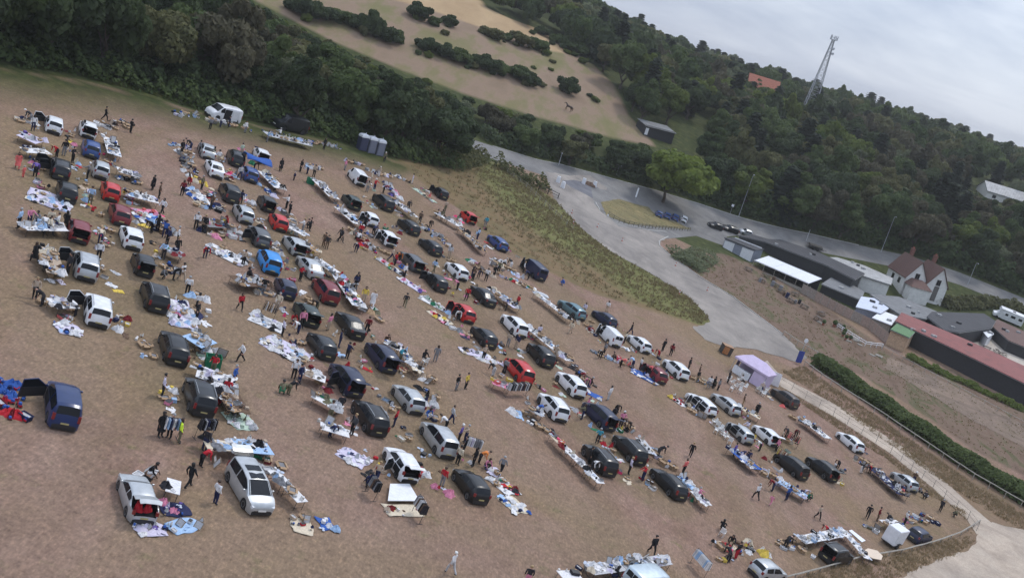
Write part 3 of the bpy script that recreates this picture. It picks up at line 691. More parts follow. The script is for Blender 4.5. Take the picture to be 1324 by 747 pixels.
# ------------------------------------------------------------------ vehicles
VT = {
 'hatchback': dict(W=1.76, r=.31, wx=1.27, belt=.92, gc=.15, top=[(-2.02, .48), (-2.0, .64), (-1.93, .98), (-1.62, 1.38), (-1.45, 1.45), (-.5, 1.49), (.2, 1.45), (1.02, 1.0), (1.75, .84), (1.97, .66), (2.02, .46)], rw=(2, 3), ws=(6, 7), sw=((-1.5, -.55), (-.45, .72))),
 'small car': dict(W=1.63, r=.29, wx=1.12, belt=.92, gc=.15, top=[(-1.78, .48), (-1.77, .66), (-1.72, .98), (-1.52, 1.40), (-1.35, 1.46), (-.5, 1.5), (.15, 1.46), (.92, 1.02), (1.5, .86), (1.73, .68), (1.78, .46)], rw=(2, 3), ws=(6, 7), sw=((-1.35, -.5), (-.4, .66))),
 'SUV': dict(W=1.86, r=.36, wx=1.36, belt=1.06, gc=.2, top=[(-2.22, .55), (-2.2, .74), (-2.12, 1.1), (-1.86, 1.56), (-1.65, 1.64), (-.5, 1.68), (.35, 1.62), (1.08, 1.14), (1.95, .98), (2.18, .78), (2.22, .52)], rw=(2, 3), ws=(6, 7), sw=((-1.72, -.6), (-.5, .8)), rails=1),
 'people carrier': dict(W=1.82, r=.33, wx=1.42, belt=1.0, gc=.16, top=[(-2.3, .5), (-2.28, .68), (-2.2, 1.05), (-2.02, 1.6), (-1.8, 1.69), (-.4, 1.73), (.5, 1.62), (1.55, 1.05), (2.1, .88), (2.27, .68), (2.3, .46)], rw=(2, 3), ws=(6, 7), sw=((-1.85, -.6), (-.5, 1.0)), rails=0),
 'estate car': dict(W=1.8, r=.32, wx=1.38, belt=.93, gc=.15, top=[(-2.32, .48), (-2.3, .66), (-2.22, .98), (-1.88, 1.36), (-1.65, 1.44), (-.4, 1.49), (.35, 1.43), (1.12, 1.0), (2.05, .84), (2.28, .66), (2.32, .46)], rw=(2, 3), ws=(6, 7), sw=((-1.75, -.65), (-.55, .8)), rails=1),
 'saloon': dict(W=1.8, r=.32, wx=1.38, belt=.93, gc=.15, top=[(-2.3, .48), (-2.28, .7), (-2.2, .97), (-1.72, 1.02), (-1.05, 1.36), (-.8, 1.42), (-.2, 1.44), (.35, 1.40), (1.12, .99), (2.02, .83), (2.25, .66), (2.3, .46)], rw=(3, 4), ws=(7, 8), sw=((-1.2, -.42), (-.32, .8))),
 'van': dict(W=1.96, r=.34, wx=1.55, belt=1.15, gc=.18, top=[(-2.5, .5), (-2.48, .7), (-2.46, 1.15), (-2.38, 1.84), (-2.26, 1.95), (0, 2.0), (1.0, 1.93), (1.85, 1.2), (2.3, 1.02), (2.47, .76), (2.5, .48)], rw=(2, 3), ws=(6, 7), sw=((.72, 1.35),)),
 'small van': dict(W=1.8, r=.32, wx=1.35, belt=1.05, gc=.16, top=[(-2.2, .5), (-2.18, .68), (-2.16, 1.08), (-2.08, 1.7), (-1.96, 1.8), (0, 1.83), (.75, 1.75), (1.5, 1.08), (1.98, .92), (2.17, .7), (2.2, .46)], rw=(2, 3), ws=(6, 7), sw=((.45, 1.05),)),
}
def interp(pts, x):
    if x <= pts[0][0]: return pts[0][1]
    for (a, b), (c, d) in zip(pts, pts[1:]):
        if x <= c: return b + (d - b) * (x - a) / max(1e-6, c - a)
    return pts[-1][1]
class Shape:
    def __init__(s, T):
        s.T = T; s.top = T['top']; s.L2 = s.top[-1][0]; s.zr = max(z for _, z in s.top); s.xr = s.top[0][0]
    def wl(s, x):
        q = max(0, (abs(x) - .58 * s.L2) / (.42 * s.L2)); return s.T['W'] / 2 * (1 - .15 * q ** 2.4 - .10 * q ** 12)
    def zt(s, x): return interp(s.top, x)
    def zb(s, x):
        b = s.T['belt'] + (.05 if x < 0 else 0) * min(1, -x / 1.5 if x < 0 else 0); return min(b, s.zt(x) - .05)
    def t(s, x): return max(0, min(1, (s.zt(x) - s.T['belt']) / (s.zr - s.T['belt'])))
    def wt(s, x): return s.wl(x) * (.93 - (.17 if s.T['W'] < 1.95 else .08) * s.t(x) - .0)
    def sec(s, x):
        wl, zt, zb, wt, gc = s.wl(x), s.zt(x), s.zb(x), s.wt(x), s.T['gc']; bot = gc
        for wx in (-s.T['wx'], s.T['wx']):
            R = s.T['r'] * 1.2; d = abs(x - wx)
            if d < R: bot = max(bot, s.T['r'] + math.sqrt(R * R - d * d) - .02)
        zm = max(bot + .05, min(.62, zb - .06)); bot = min(bot, zb - .12); zm = min(zm, zb - .04)
        return [(wl * .95, bot), (wl * .995, min(bot + .06, zm - .01)), (wl, zm), (wl * .965, zb), (wt, zt - .045 - .02 * s.t(x)), (wt * .84, zt - .004), (0, zt + .025)]
    def stations(s):
        X = {round(x, 3) for x, _ in s.top}; R = s.T['r'] * 1.2
        for wx in (-s.T['wx'], s.T['wx']): X |= {round(wx + R * k, 3) for k in (-1.02, -.97, -.8, -.5, 0, .5, .8, .97, 1.02)}
        x = s.xr
        while x < s.L2: X.add(round(x, 3)); x += .32
        return sorted(v for v in X if s.xr <= v <= s.L2)
def car_meshes(typ, boot):
    T = VT[typ]; sh = Shape(T); xs_ = sh.stations(); out = []
    xA = T['top'][1][0]; xB = T['top'][T['rw'][1]][0]
    b = MB(); rings = []
    for x in xs_:
        h = sh.sec(x); rings.append([(x, y, z) for y, z in h] + [(x, -y, z) for y, z in h[-2::-1]])
    n = len(rings[0])
    for i, (r0, r1) in enumerate(zip(rings, rings[1:])):
        hole = boot and xs_[i] >= xA - 1e-3 and xs_[i + 1] <= xB + 1e-3
        for j in range(n - 1):
            if hole and 4 <= j <= n - 6: continue
            b.add([r0[j], r0[j + 1], r1[j + 1], r1[j]], [(0, 1, 2, 3)], 0)
        b.add([r0[0], r1[0], r1[-1], r0[-1]], [(0, 1, 2, 3)], 1)
    b.add(rings[0], [tuple(range(n - 1, -1, -1))], 1); b.add(rings[-1], [tuple(range(n))], 1)
    # bumpers and sills darker trim
    me = b.mesh(typ + ' body', [TRIM, TRIM]); bm = bmesh.new(); bm.from_mesh(me); bmesh.ops.remove_doubles(bm, verts=bm.verts[:], dist=.002); bmesh.ops.recalc_face_normals(bm, faces=bm.faces[:]); bm.to_mesh(me); bm.free()
    me.polygons.foreach_set('use_smooth', [True] * len(me.polygons)); me.set_sharp_from_angle(angle=rad(42)); out.append(('body', me, 'paint', None))
    def top_patch(x0, x1, k0, k1, off=.012, ny=6, nxx=4):
        m = MB(); g = []
        for i in range(nxx + 1):
            x = x0 + (x1 - x0) * i / nxx; e = .02; sl = (sh.zt(x + e) - sh.zt(x - e)) / (2 * e); L = math.hypot(1, sl); dn = Vector((-sl / L, 0, 1 / L)) * off
            w_ = sh.wt(x) * (k0 + (k1 - k0) * i / nxx); wt_ = sh.wt(x)
            for j in range(ny + 1):
                y = -w_ + 2 * w_ * j / ny; a = abs(y) / wt_
                z = sh.zt(x) + (.025 * (1 - a / .84) - .004 * a / .84 if a < .84 else -.004 - (a - .84) / .16 * (.041 + .02 * sh.t(x)))
                g.append(Vector((x, y, z)) + dn)
        for i in range(nxx):
            for j in range(ny): q = i * (ny + 1) + j; m.add([g[q], g[q + 1], g[q + ny + 2], g[q + ny + 1]], [(3, 2, 1, 0)])
        return m
    tp = T['top']
    (xw0, _), (xw1, _) = tp[T['ws'][0]], tp[T['ws'][1]]; dx = xw1 - xw0
    out.append(('windscreen', top_patch(xw0 + dx * .05, xw1 - dx * .06, .90, .93).mesh('windscreen', [GLASS], 60), None, None))
    (xr0, _), (xr1, _) = tp[T['rw'][0]], tp[T['rw'][1]]; dr = xr1 - xr0
    if not boot:
        rw = top_patch(xr0 + dr * .12, xr1 - dr * .04, .88, .86)
        if 'van' in typ:
            rw = MB()
            for s_ in (-1, 1):
                a = top_patch(xr0 + dr * .2, xr1 - dr * .15, .8, .78); vs_ = [Vector(v) for v in a.v]; m2 = max(abs(v.y) for v in vs_)
                rw.add([(v.x, (v.y / m2 * .5 + .52 * s_) * m2, v.z) for v in vs_], a.f)
        out.append(('rear_window', rw.mesh('rear window', [GLASS], 60), None, None))
    for (xa, xb) in T['sw']:
        for s_ in (1, -1):
            m = MB(); lo, hi = [], []
            for i in range(9):
                x = xa + (xb - xa) * i / 8; zb, zt = sh.zb(x) + .035, sh.zt(x) - .105
                h = sh.sec(x); y0, z0 = h[3]; y1, z1 = h[4]
                if zt < zb + .01: zt = zb + .01
                f = lambda z: y0 + (y1 - y0) * (z - z0) / max(.02, z1 - z0) + .012
                lo.append((x, s_ * f(zb), zb)); hi.append((x, s_ * f(zt), zt))
            for i in range(8): m.add([lo[i], lo[i + 1], hi[i + 1], hi[i]], [(0, 1, 2, 3) if s_ < 0 else (3, 2, 1, 0)])
            out.append(('side_window', m.mesh('side window', [GLASS], 60), None, None))
    r = T['r']
    wm = MB(); wm.lathe([(r * .62, -.1), (r * .96, -.1), (r, -.07), (r, .07), (r * .96, .1), (r * .62, .1)], 18); rm = MB(); rm.lathe([(r * .3, -.098), (r * .64, -.095), (r * .64, .095), (r * .56, .098), (r * .5, .07), (r * .15, .085)], 14)
    wme, rme = wm.mesh('tyre', [TYRE], 40), rm.mesh('rim', [RIM], 30)
    for sx in (-1, 1):
        for sy in (-1, 1):
            out.append(('wheel', wme, None, (sx * T['wx'], sy * (T['W'] / 2 - .115), r, sy, rme)))
    zl = min(T['belt'] - .1, .82 if 'van' not in typ else .95)
    for s_ in (-1, 1):
        xf = sh.L2 - .12; m = MB(); zc = sh.zt(xf) - .1
        m.box((xf - .02, s_ * (sh.wl(xf) - .17), zc), (.2, .34, .14), 0, Matrix.Rotation(-.5 * s_, 3, 'Z') @ Matrix.Rotation(.35, 3, 'Y'), .9); out.append(('headlight', m.mesh('headlight', [LAMP], 30), None, None))
        xq = sh.xr + .1; m = MB(); tall = .42 if typ in ('people carrier', 'van', 'small van', 'estate car', 'SUV') else .26
        m.box((xq + .03, s_ * (sh.wl(xq) - .075), zl + tall * .25), (.16, .17, tall), 0, Matrix.Rotation(.14, 3, 'Y')); out.append(('taillight', m.mesh('taillight', [TAIL], 30), None, None))
        m = MB(); xm = T['sw'][-1][1] + .02; ym = sh.wl(xm) + .06; m.lathe([(.03, -.08), (.085, -.06), (.1, 0), (.085, .06), (.03, .08)], 8, 0, (xm, s_ * ym, sh.zb(xm) + .1), .55, 1); m.bar((xm, s_ * (ym - .12), sh.zb(xm) + .06), (xm, s_ * ym, sh.zb(xm) + .08), .025)
        out.append(('door_mirror', m.mesh('mirror', [TRIM], 40), 'paint', None))
    if T.get('rails'):
        for s_ in (-1, 1):
            m = MB(); p0 = [(x, s_ * (sh.wt(x) - .07), sh.zt(x) + .05) for x in (-1.6, -1.1, -.3, .3)]; m.tube(p0, .022); 
            for q in (p0[0], p0[1], p0[3]): m.bar(q, (q[0], q[1], q[2] - .08), .022)
            out.append(('roof_rail', m.mesh('roof rail', [RIM if typ == 'SUV' else TRIM], 40), None, None))
    m = MB(); xq = sh.xr; m.box((xq - .012 if boot or typ == 'x' else xq - .005, 0, .57), (.03, .46, .10)); out.append(('number_plate', m.mesh('rear plate', [PLATE]), None, None))
    m = MB(); m.box((sh.L2 + .005, 0, .47), (.03, .52, .11)); out.append(('number_plate', m.mesh('front plate', [PLATEW]), None, None))
    if boot:
        m = MB(); w0 = sh.wt(xB) * .98; zf = tp[1][1] - .04; x1 = xr1 + .9; x0 = xA + .03; zt = sh.zt(xB) - .08; xt = xB + .02
        vs_ = [(x0, -w0, zf), (x1, -w0, zf), (x1, w0, zf), (x0, w0, zf), (xt, -w0 * .92, zt), (x1, -w0 * .92, zt), (x1, w0 * .92, zt), (xt, w0 * .92, zt)]
        m.add(vs_, [(0, 1, 2, 3), (7, 6, 5, 4), (0, 4, 5, 1), (2, 6, 7, 3), (1, 5, 6, 2)]); out.append(('boot_interior', m.mesh('boot interior', [INTER]), None, None))
        m = MB(); xsn = [x for x in [tp[k][0] for k in range(1, T['rw'][1] + 1)]]; xsn = sorted(set(xsn + [(a + b_) / 2 for a, b_ in zip(xsn, xsn[1:])])); rows = []
        hx, hz = xB, sh.zt(xB); d0 = Vector((xA - hx, 0, sh.zt(xA) - hz)); a0 = math.atan2(d0.z, d0.x); a1 = math.radians(180 - 14); R = Matrix.Rotation(-(a1 - a0), 3, 'Y')
        nrows = len(xsn)
        for x in xsn:
            row = []
            for y in (-.96, -.5, 0, .5, .96):
                v = Vector((x - hx, y * sh.wt(x), sh.zt(x) - hz - (.05 if abs(y) > .9 else 0))); row.append(R @ v + Vector((hx, 0, hz + .03)))
            rows.append(row)
        up = R @ Vector((-1, 0, .5)).normalized() * .05
        for i in range(nrows - 1):
            for j in range(4):
                q = [rows[i][j], rows[i][j + 1], rows[i + 1][j + 1], rows[i + 1][j]]; gl = xsn[i] > xr0 + dr * .05 - 1e-4 and xsn[i + 1] < xr1 - dr * .03 + .2 and 'saloon' not in typ
                m.add([p + up for p in q], [(3, 2, 1, 0)], 1 if gl else 0); m.add(q, [(0, 1, 2, 3)], 2)
        border = [r_[0] for r_ in rows] + rows[-1][1:] + [r_[-1] for r_ in rows[::-1]][1:] + rows[0][::-1][1:-1]
        k = len(border); m.add(border + [p + up for p in border], [(i, (i + 1) % k, k + (i + 1) % k, k + i) for i in range(k)], 0)
        out.append(('tailgate', m.mesh('tailgate', [TRIM, GLASS, TRIM]), 'paint', None))
    return out
def door_parts(typ, side, rear=False):
    T = VT[typ]; sh = Shape(T); xa, xb = T['sw'][-1] if not rear or len(T['sw']) < 2 else T['sw'][0]; xh = xb + .12; ln = xh - xa + .05; zb = T['belt']
    m = MB(); m.box((-ln / 2, side * .022, (zb + .32) / 2), (ln, .045, zb - .32)); m.box((-ln / 2, -side * .022, (zb + .32) / 2), (ln * .99, .042, zb - .34), 1); zt = sh.zt((xa + xb) / 2) - .09
    fr = [(-.04, 0, zb), (-ln * .45, 0, zt), (-ln + .03, 0, zt - .03), (-ln + .03, 0, zb)]; m.tube(fr, .035)
    g = MB(); g.add([(f[0], .0, f[2]) for f in fr], [(0, 1, 2, 3)])
    ga = MB(); ga.v = []; n_ = [(f[0], .008, f[2]) for f in fr] + [(f[0], -.008, f[2]) for f in fr]; ga.add(n_, [(0, 1, 2, 3), (7, 6, 5, 4), (0, 4, 5, 1), (1, 5, 6, 2), (2, 6, 7, 3), (3, 7, 4, 0)])
    op = MB(); y = sh.wl(0) * .985 + .012; op.box((xh - ln / 2 - .03, side * y * .985, (zb + .34) / 2 + .02), (ln - .12, .05, zb - .4))  # flat dark slab on the body side, painted for the shaded cabin
    return m.mesh('door', [TRIM, TRIM], 40), ga.mesh('door window', [GLASS]), op.mesh('door opening', [INTER]), Vector((xh, side * (sh.wl(xh) - .02), 0))
VMESH = {}; DMESH = {}
def make_car(typ, color, p, heading, boot=False, doors=(), detail=2, scale=1.0, name=None):
    key = (typ, boot)
    if key not in VMESH: VMESH[key] = car_meshes(typ, boot)
    nm = name or {'hatchback': 'hatchback_car', 'small car': 'small_car', 'SUV': 'suv_car', 'people carrier': 'people_carrier', 'estate car': 'estate_car', 'saloon': 'saloon_car', 'van': 'panel_van', 'small van': 'small_van'}[typ]
    t = link(nm, None, None, loc=p + Vector((0, 0, -.015)), rot=ground_rot(p, heading), scale=(scale * .95, scale, scale * .95))
    for part, me, mk, w_ in VMESH[key]:
        if detail < 2 and part in ('door_mirror', 'headlight', 'roof_rail') : continue
        if w_:
            o = link(part, me, t, loc=w_[:3], rot=Quaternion((1, 0, 0), -math.pi / 2 * w_[3]))
            if detail >= 1: link('rim', w_[4], o, loc=(0, 0, .004))
        else: link(part, me, t, [paint(color)] if mk else None)
    for (side, ang, rear) in doors:
        k = (typ, side, rear)
        if k not in DMESH: DMESH[k] = door_parts(*k)
        dm, gm_, om, hp = DMESH[k]
        d = link('door', dm, t, [paint(color), None], loc=hp + Vector((0, side * .06, 0)), rot=zrot(-side * rad(ang))); link('door_window', gm_, d); link('door_opening', om, t)
    return t
SH = {'hatchback': 'hatchback', 'small car': 'small car', 'SUV': 'SUV', 'people carrier': 'minivan', 'estate car': 'estate car', 'saloon': 'saloon', 'van': 'van', 'small van': 'small van'}
# row: list of (px, py, dx, dy, type, colour, opts)  dx,dy = image direction of the nose
ROWS = [
 [(69, 160, -.08, -1, 'hatchback', 'white', 'D1'), (77, 216, -.1, -1, 'estate car', 'black', 'D1 DR'), (86, 246, -.1, -1, 'hatchback', 'black', ''), (101, 296, -.12, -1, 'hatchback', 'dark red', 'B'), (110, 342, -.12, -1, 'SUV', 'silver', 'D1'), (125, 399, -.12, -1, 'SUV', 'white', 'D1')],
 [(113, 166, -.15, -1, 'hatchback', 'white', 'B'), (117, 191, -.15, -1, 'hatchback', 'blue', ''), (129, 218, -.18, -1, 'small car', 'silver', ''), (142, 246, -.25, -1, 'small car', 'red', ''), (154, 275, -.28, -1, 'hatchback', 'dark red', ''), (169, 305, -.33, -1, 'hatchback', 'white', ''), (184, 340, -.33, -1, 'small car', 'black', 'B'), (199, 382, -.33, -1, 'SUV', 'black', ''), (224, 447, -.30, -1, 'estate car', 'black', ''), (257, 511, -.30, -1, 'SUV', 'dark grey', '')],
 [(267, 194, -.4, -1, 'saloon', 'silver', ''), (277, 217, -.5, -1, 'saloon', 'white', ''), (296, 249, -.5, -1, 'SUV', 'black', ''), (314, 275, -.55, -1, 'hatchback', 'silver', ''), (334, 304, -.55, -1, 'estate car', 'grey', 'DR'), (347, 337, -.45, -1, 'people carrier', 'bright blue', ''), (368, 371, -.5, -1, 'small car', 'navy', ''), (396, 404, -.6, -1, 'hatchback', 'dark green', 'B'), (415, 445, -.65, -1, 'hatchback', 'dark grey', ''), (447, 489, -.7, -1, 'people carrier', 'navy', 'B DR'), (477, 538, -.67, -1, 'SUV', 'black', ''), (518, 597, -.65, -1, 'hatchback', 'white', 'B DR')],
 [(337, 200, -.5, -1, 'hatchback', 'white', 'B'), (304, 204, -.4, -1, 'SUV', 'dark grey', ''), (322, 224, -.5, -1, 'hatchback', 'blue', ''), (344, 262, -.55, -1, 'small car', 'black', 'B'), (359, 286, -.6, -1, 'small car', 'red', ''), (380, 316, -.75, -1, 'hatchback', 'silver', 'B'), (400, 344, -.8, -1, 'saloon', 'silver', ''), (420, 375, -.65, -1, 'people carrier', 'dark red', ''), (452, 418, -.75, -1, 'saloon', 'black', ''), (492, 460, -.75, -1, 'people carrier', 'navy', 'B'), (527, 513, -.78, -1, 'hatchback', 'silver', ''), (566, 566, -.7, -1, 'people carrier', 'silver', ''), (608, 625, -.72, -1, 'hatchback', 'black', '')],
 [(454, 260, -.8, -1, 'hatchback', 'dark green', 'B'), (477, 282, -.8, -1, 'small car', 'white', 'DR'), (499, 306, -.85, -1, 'hatchback', 'white', 'B DR'), (532, 337, -.9, -1, 'estate car', 'grey', 'B'), (563, 363, -.88, -1, 'hatchback', 'black', 'D1'), (598, 402, -.85, -1, 'hatchback', 'red', 'D1 DR'), (625, 434, -.88, -1, 'hatchback', 'dark grey', ''), (670, 478, -.8, -1, 'people carrier', 'red', ''), (714, 525, -.8, -1, 'SUV', 'white', ''), (774, 593, -.85, -1, 'SUV', 'black', '')],
 [(461, 229, -.85, -1, 'small van', 'white', 'B'), (495, 261, -1, -1, 'SUV', 'black', ''), (528, 292, -1.1, -1, 'hatchback', 'black', ''), (556, 318, -1.1, -1, 'hatchback', 'dark grey', ''), (590, 349, -1, -1, 'hatchback', 'white', ''), (624, 381, -1, -1, 'saloon', 'dark grey', ''), (664, 420, -.92, -1, 'SUV', 'white', ''), (698, 458, -.88, -1, 'SUV', 'black', ''), (737, 496, -.92, -1, 'SUV', 'white', ''), (774, 536, -1.0, -1, 'people carrier', 'navy', 'B'), (813, 580, -.92, -1, 'SUV', 'black', ''), (864, 623, -.95, -1, 'estate car', 'black', '')],
 [(569, 249, -1, -1, 'small car', 'black', 'D1'), (605, 280, -1, -1, 'small car', 'red', 'B'), (643, 313, -1.0, -1, 'estate car', 'blue', ''), (689, 349, -1.1, -1, 'van', 'navy', 'DR'), (739, 399, -1.25, -1, 'estate car', 'teal', ''), (781, 411, -1.25, -1, 'hatchback', 'navy', ''), (787, 434, -1.0, -1, 'small van', 'white', 'D1'), (826, 443, -1.1, -1, 'hatchback', 'white', ''), (846, 481, -1.0, -1, 'hatchback', 'dark red', 'D1'), (873, 477, -1.05, -1, 'SUV', 'white', '')],
 [(906, 521, -1.15, -1, 'estate car', 'white', 'D1 DR'), (938, 521, -1.15, -1, 'estate car', 'silver', ''), (956, 558, -1.05, -1, 'hatchback', 'silver', 'D1'), (990, 561, -1.1, -1, 'hatchback', 'white', 'B'), (1022, 601, -1.2, -1, 'people carrier', 'black', ''), (1062, 605, -1.2, -1, 'SUV', 'black', 'B')],
 [(1014, 514, -1.3, -1, 'SUV', 'brown', ''), (1099, 570, -1.15, -1, 'estate car', 'white', ''), (1169, 621, -1.2, -1, 'hatchback', 'silver', '')],
]
LOOSE = [
 (80, 519, -.12, -1, 'people carrier', 'dark blue', 'D1', 'dark blue minivan with its front door wide open, alone by red and blue toys', 'lone dark blue minivan', 1.06),
 (177, 637, -.33, -1, 'saloon', 'silver', 'B', 'old silver saloon with open boot full of red bags beside the purple sheet', 'old silver saloon', .95),
 (322, 627, .62, 1, 'people carrier', 'silver', 'BF', 'silver people carrier facing the camera with two roof hatches and an open tailgate', 'front-facing silver minivan', 1.03),
 (288, 148, -1, -.22, 'van', 'white', 'SL', 'white panel van parked broadside under the field wood with its side door open', 'white panel van', 1.08),
 (374, 162, -1, -.24, 'van', 'dark grey', '', 'long dark van parked broadside under the field wood', 'long dark van', 1.22),
 (993, 735, 1, .02, 'hatchback', 'silver', '', 'silver hatchback beside the red and white toys, nose pointing at the log rail', 'rail-side silver hatchback', 1.0),
 (1081, 715, 1, -.1, 'SUV', 'black', 'B', 'black off-roader with open rear, ringed by tables of crockery', 'black off-roader', 1.0),
 (1189, 690, 1, -.16, 'hatchback', 'navy', '', 'navy hatchback hitched to the white box trailer', 'trailer-towing navy hatchback', 1.0),
 (836, 752, 1, -.08, 'van', 'pale blue', '', 'pale blue van roof showing behind the long cloth-covered tables', 'pale blue van', 1.0),
 (884, 282, -.1, -1, 'small car', 'white', '', 'small white car parked beside the three blue cars near the junction', 'small white roadside car', .95),
 (852, 276, -.12, -1, 'hatchback', 'blue', '', 'blue hatchback nearest the island turf in a row of three by the roadside tree', 'first blue roadside hatchback', .95),
 (862.5, 278, -.12, -1, 'hatchback', 'blue', '', 'blue hatchback between two other blue cars by the roadside tree', 'middle blue roadside hatchback', .95),
 (873, 280, -.12, -1, 'hatchback', 'blue', '', 'blue hatchback parked next to the small white car by the roadside tree', 'last blue roadside hatchback', .95),
 (925, 291, -1, -.35, 'hatchback', 'black', '', 'black hatchback parked on the roadside at the end of the low flat roofs', 'black hatchback by the road', 1.0),
 (944, 295, -1, -.35, 'estate car', 'black', '', 'black estate car parked behind the black hatchback on the roadside', 'black estate car by the road', 1.0),
 (964, 299, -1, -.35, 'small car', 'silver', '', 'small pale car parked on the roadside beyond the clad hut', 'small pale car by the road', .95),
]
CARS = []   # (position, short name)
def opts_args(o):
    d = []
    if 'D1' in o.split(): d.append((1, 62, False))
    if 'DR' in o.split(): d.append((1, 58, True))
    return dict(boot='B' in o.split() or 'BF' in o.split(), doors=d)
def feat(o):
    o = o.split(); f = []
    if 'B' in o: f.append('with its boot open')
    elif 'D1' in o or 'DR' in o: f.append('with a side door open')
    return ' '.join(f)
cn = lambda c: c
ORD = ['first', 'second', 'third', 'fourth', 'fifth', 'sixth', 'seventh', 'eighth', 'ninth']
CARLABELS = []
for ri, row in enumerate(ROWS):
    for i, (u, v, dx, dy, typ, c, o) in enumerate(row):
        p = P(u, v, .62); s_ = pxscale(p); hd = heading_px(u, v, dx, dy, .62)
        t = make_car(typ, c, p, hd, detail=2 if s_ > 13 else 1 if s_ > 10 else 0, **opts_args(o))
        me_ = f"{cn(c)} {SH[typ]}"; f = feat(o)
        if 0 < i < len(row) - 1: tail = f"parked between a {cn(row[i-1][5])} {SH[row[i-1][4]]} and a {cn(row[i+1][5])} {SH[row[i+1][4]]}"
        elif i == 0: tail = f"at the head of its row, before a {cn(row[1][5])} {SH[row[1][4]]}"
        else: tail = f"ending its row, behind a {cn(row[i-1][5])} {SH[row[i-1][4]]}"
        lab = uniq([f"{me_} {f} {tail}".replace('  ', ' '), f"{me_} {tail}"], 'cars parked in the sale field')
        tag(t, lab, 'van' if 'van' in typ else 'car', 'cars parked in the sale field'); CARS.append((p, me_, lab)); CARLABELS.append(lab)
for (u, v, dx, dy, typ, c, o, lab, short, sc_) in LOOSE:
    p = P(u, v, .7); hd = heading_px(u, v, dx, dy, .7)
    t = make_car(typ, c, p, hd, detail=2 if pxscale(p) > 10 else 0, scale=sc_, **opts_args(o)); tag(t, lab, 'van' if typ == 'van' else 'car', 'cars parked in the sale field' if v > 320 or v < 170 else 'cars parked by the road'); CARS.append((p, short, lab))
    if 'SL' in o: MB().box((.15, .985, 1.08), (1.1, .05, 1.35)).build('side_door', INTER, t); MB().box((-1.15, .99, 1.08), (1.05, .05, 1.4)).build('sliding_door', paint('white'), t)  # first box: dark panel painted for the shaded inside of the open doorway
    if 'BF' in o:
        for x in (-.55, .2):
            m = MB(); sh = Shape(VT[typ]); m.box((x, 0, sh.zt(x) + .03), (.55, .95, .03)); m.build('roof_hatch', GLASS, t)
def near_cars(p, n=2):
    return [c for c in sorted(CARS, key=lambda c: (c[0] - p).length)[:n]]
from collections import Counter
SHORTN = Counter(c[1] for c in CARS)
# ------------------------------------------------------------------ people
def skeleton(pose, g):
    J = {}; E_ = []
    def j(n, p, r, par=None):
        J[n] = [Vector(p), r]; 
        if par: E_.append((par, n))
    j('pelvis', (0, 0, .95), .125); j('waist', (0, 0, 1.10), .115, 'pelvis'); j('chest', (.01, 0, 1.32), .14, 'waist'); j('neck', (0, 0, 1.47), .055, 'chest'); j('jaw', (.03, 0, 1.555), .075, 'neck'); j('crown', (.01, 0, 1.665), .085, 'jaw'); j('nose', (.115, 0, 1.585), .02, 'jaw')
    for s, n in ((1, 'L'), (-1, 'R')):
        sw = .0
        if pose == 'walk': sw = .2 * s
        j('sh' + n, (0, .185 * s, 1.41), .062, 'chest'); j('el' + n, (-.03 - sw * .45, .25 * s, 1.14), .044, 'sh' + n)
        j('wr' + n, (.09 - sw * .65, .24 * s, .90), .03, 'el' + n); j('ha' + n, (.12 - sw * .7, .24 * s, .83), .034, 'wr' + n)
        for q, (a, b, L) in enumerate(((.03, -.05, .055), (.035, -.085, .0), (.015, -.095, 0), (-.01, -.09, 0), (-.03, -.075, 0))):
            h = J['ha' + n][0]; j(f'f{q}' + n, (h.x + a, h.y - (.035 * s if q == 0 else 0) + .004 * s * q, h.z + b), .011, 'ha' + n)
        j('hip' + n, (0, .09 * s, .88), .088, 'pelvis'); j('kn' + n, (.03 + sw * .75, .1 * s, .49), .058, 'hip' + n); j('an' + n, (.0 + sw * 1.15 - (.12 if pose == 'walk' and s < 0 else 0), .1 * s, .09 + (.05 if pose == 'walk' and s < 0 else 0)), .043, 'kn' + n)
        a = J['an' + n][0]; j('to' + n, (a.x + .15, a.y + .015 * s, max(.04, a.z - .05)), .038, 'an' + n)
    up = [k for k in J if k[:2] in ('wa', 'ch', 'ne', 'ja', 'cr', 'no', 'sh', 'el', 'wr', 'ha') or (k[0] == 'f' and k[1].isdigit())]
    def bend(names, piv, ang):
        R = Matrix.Rotation(ang, 3, 'Y')
        for k in names: J[k][0] = piv + R @ (J[k][0] - piv)
    arm = lambda n: [k for k in J if k in ('el' + n, 'wr' + n, 'ha' + n) or (k[0] == 'f' and k[1].isdigit() and k.endswith(n))]
    if pose == 'reach':
        bend(arm('L'), J['shL'][0].copy(), -1.0); bend(arm('R'), J['shR'][0].copy(), -.55)
    if pose == 'carry':
        for n in 'LR': bend([k for k in arm(n) if k != 'el' + n], J['el' + n][0].copy(), -1.15)
    if pose == 'bend':
        bend(up, J['pelvis'][0].copy(), 1.15)
        for n in 'LR': bend(arm(n), J['sh' + n][0].copy(), -1.0)
    if pose in ('crouch', 'sit'):
        dz = -.52 if pose == 'crouch' else -.45
        for k in up + ['pelvis', 'hipL', 'hipR']: J[k][0].z += dz
        for s, n in ((1, 'L'), (-1, 'R')):
            J['kn' + n][0] = Vector((.40, .15 * s, .52)); J['an' + n][0] = Vector((.16 if pose == 'crouch' else .42, .13 * s, .09)); J['to' + n][0] = Vector((.32 if pose == 'crouch' else .58, .15 * s, .04))
            bend(arm(n), J['sh' + n][0].copy(), -.75)
        bend(up, J['pelvis'][0].copy(), .5 if pose == 'crouch' else .12)
    return J, E_
REG = {'top': 1, 'skin': 0, 'leg': 2, 'shoe': 3}
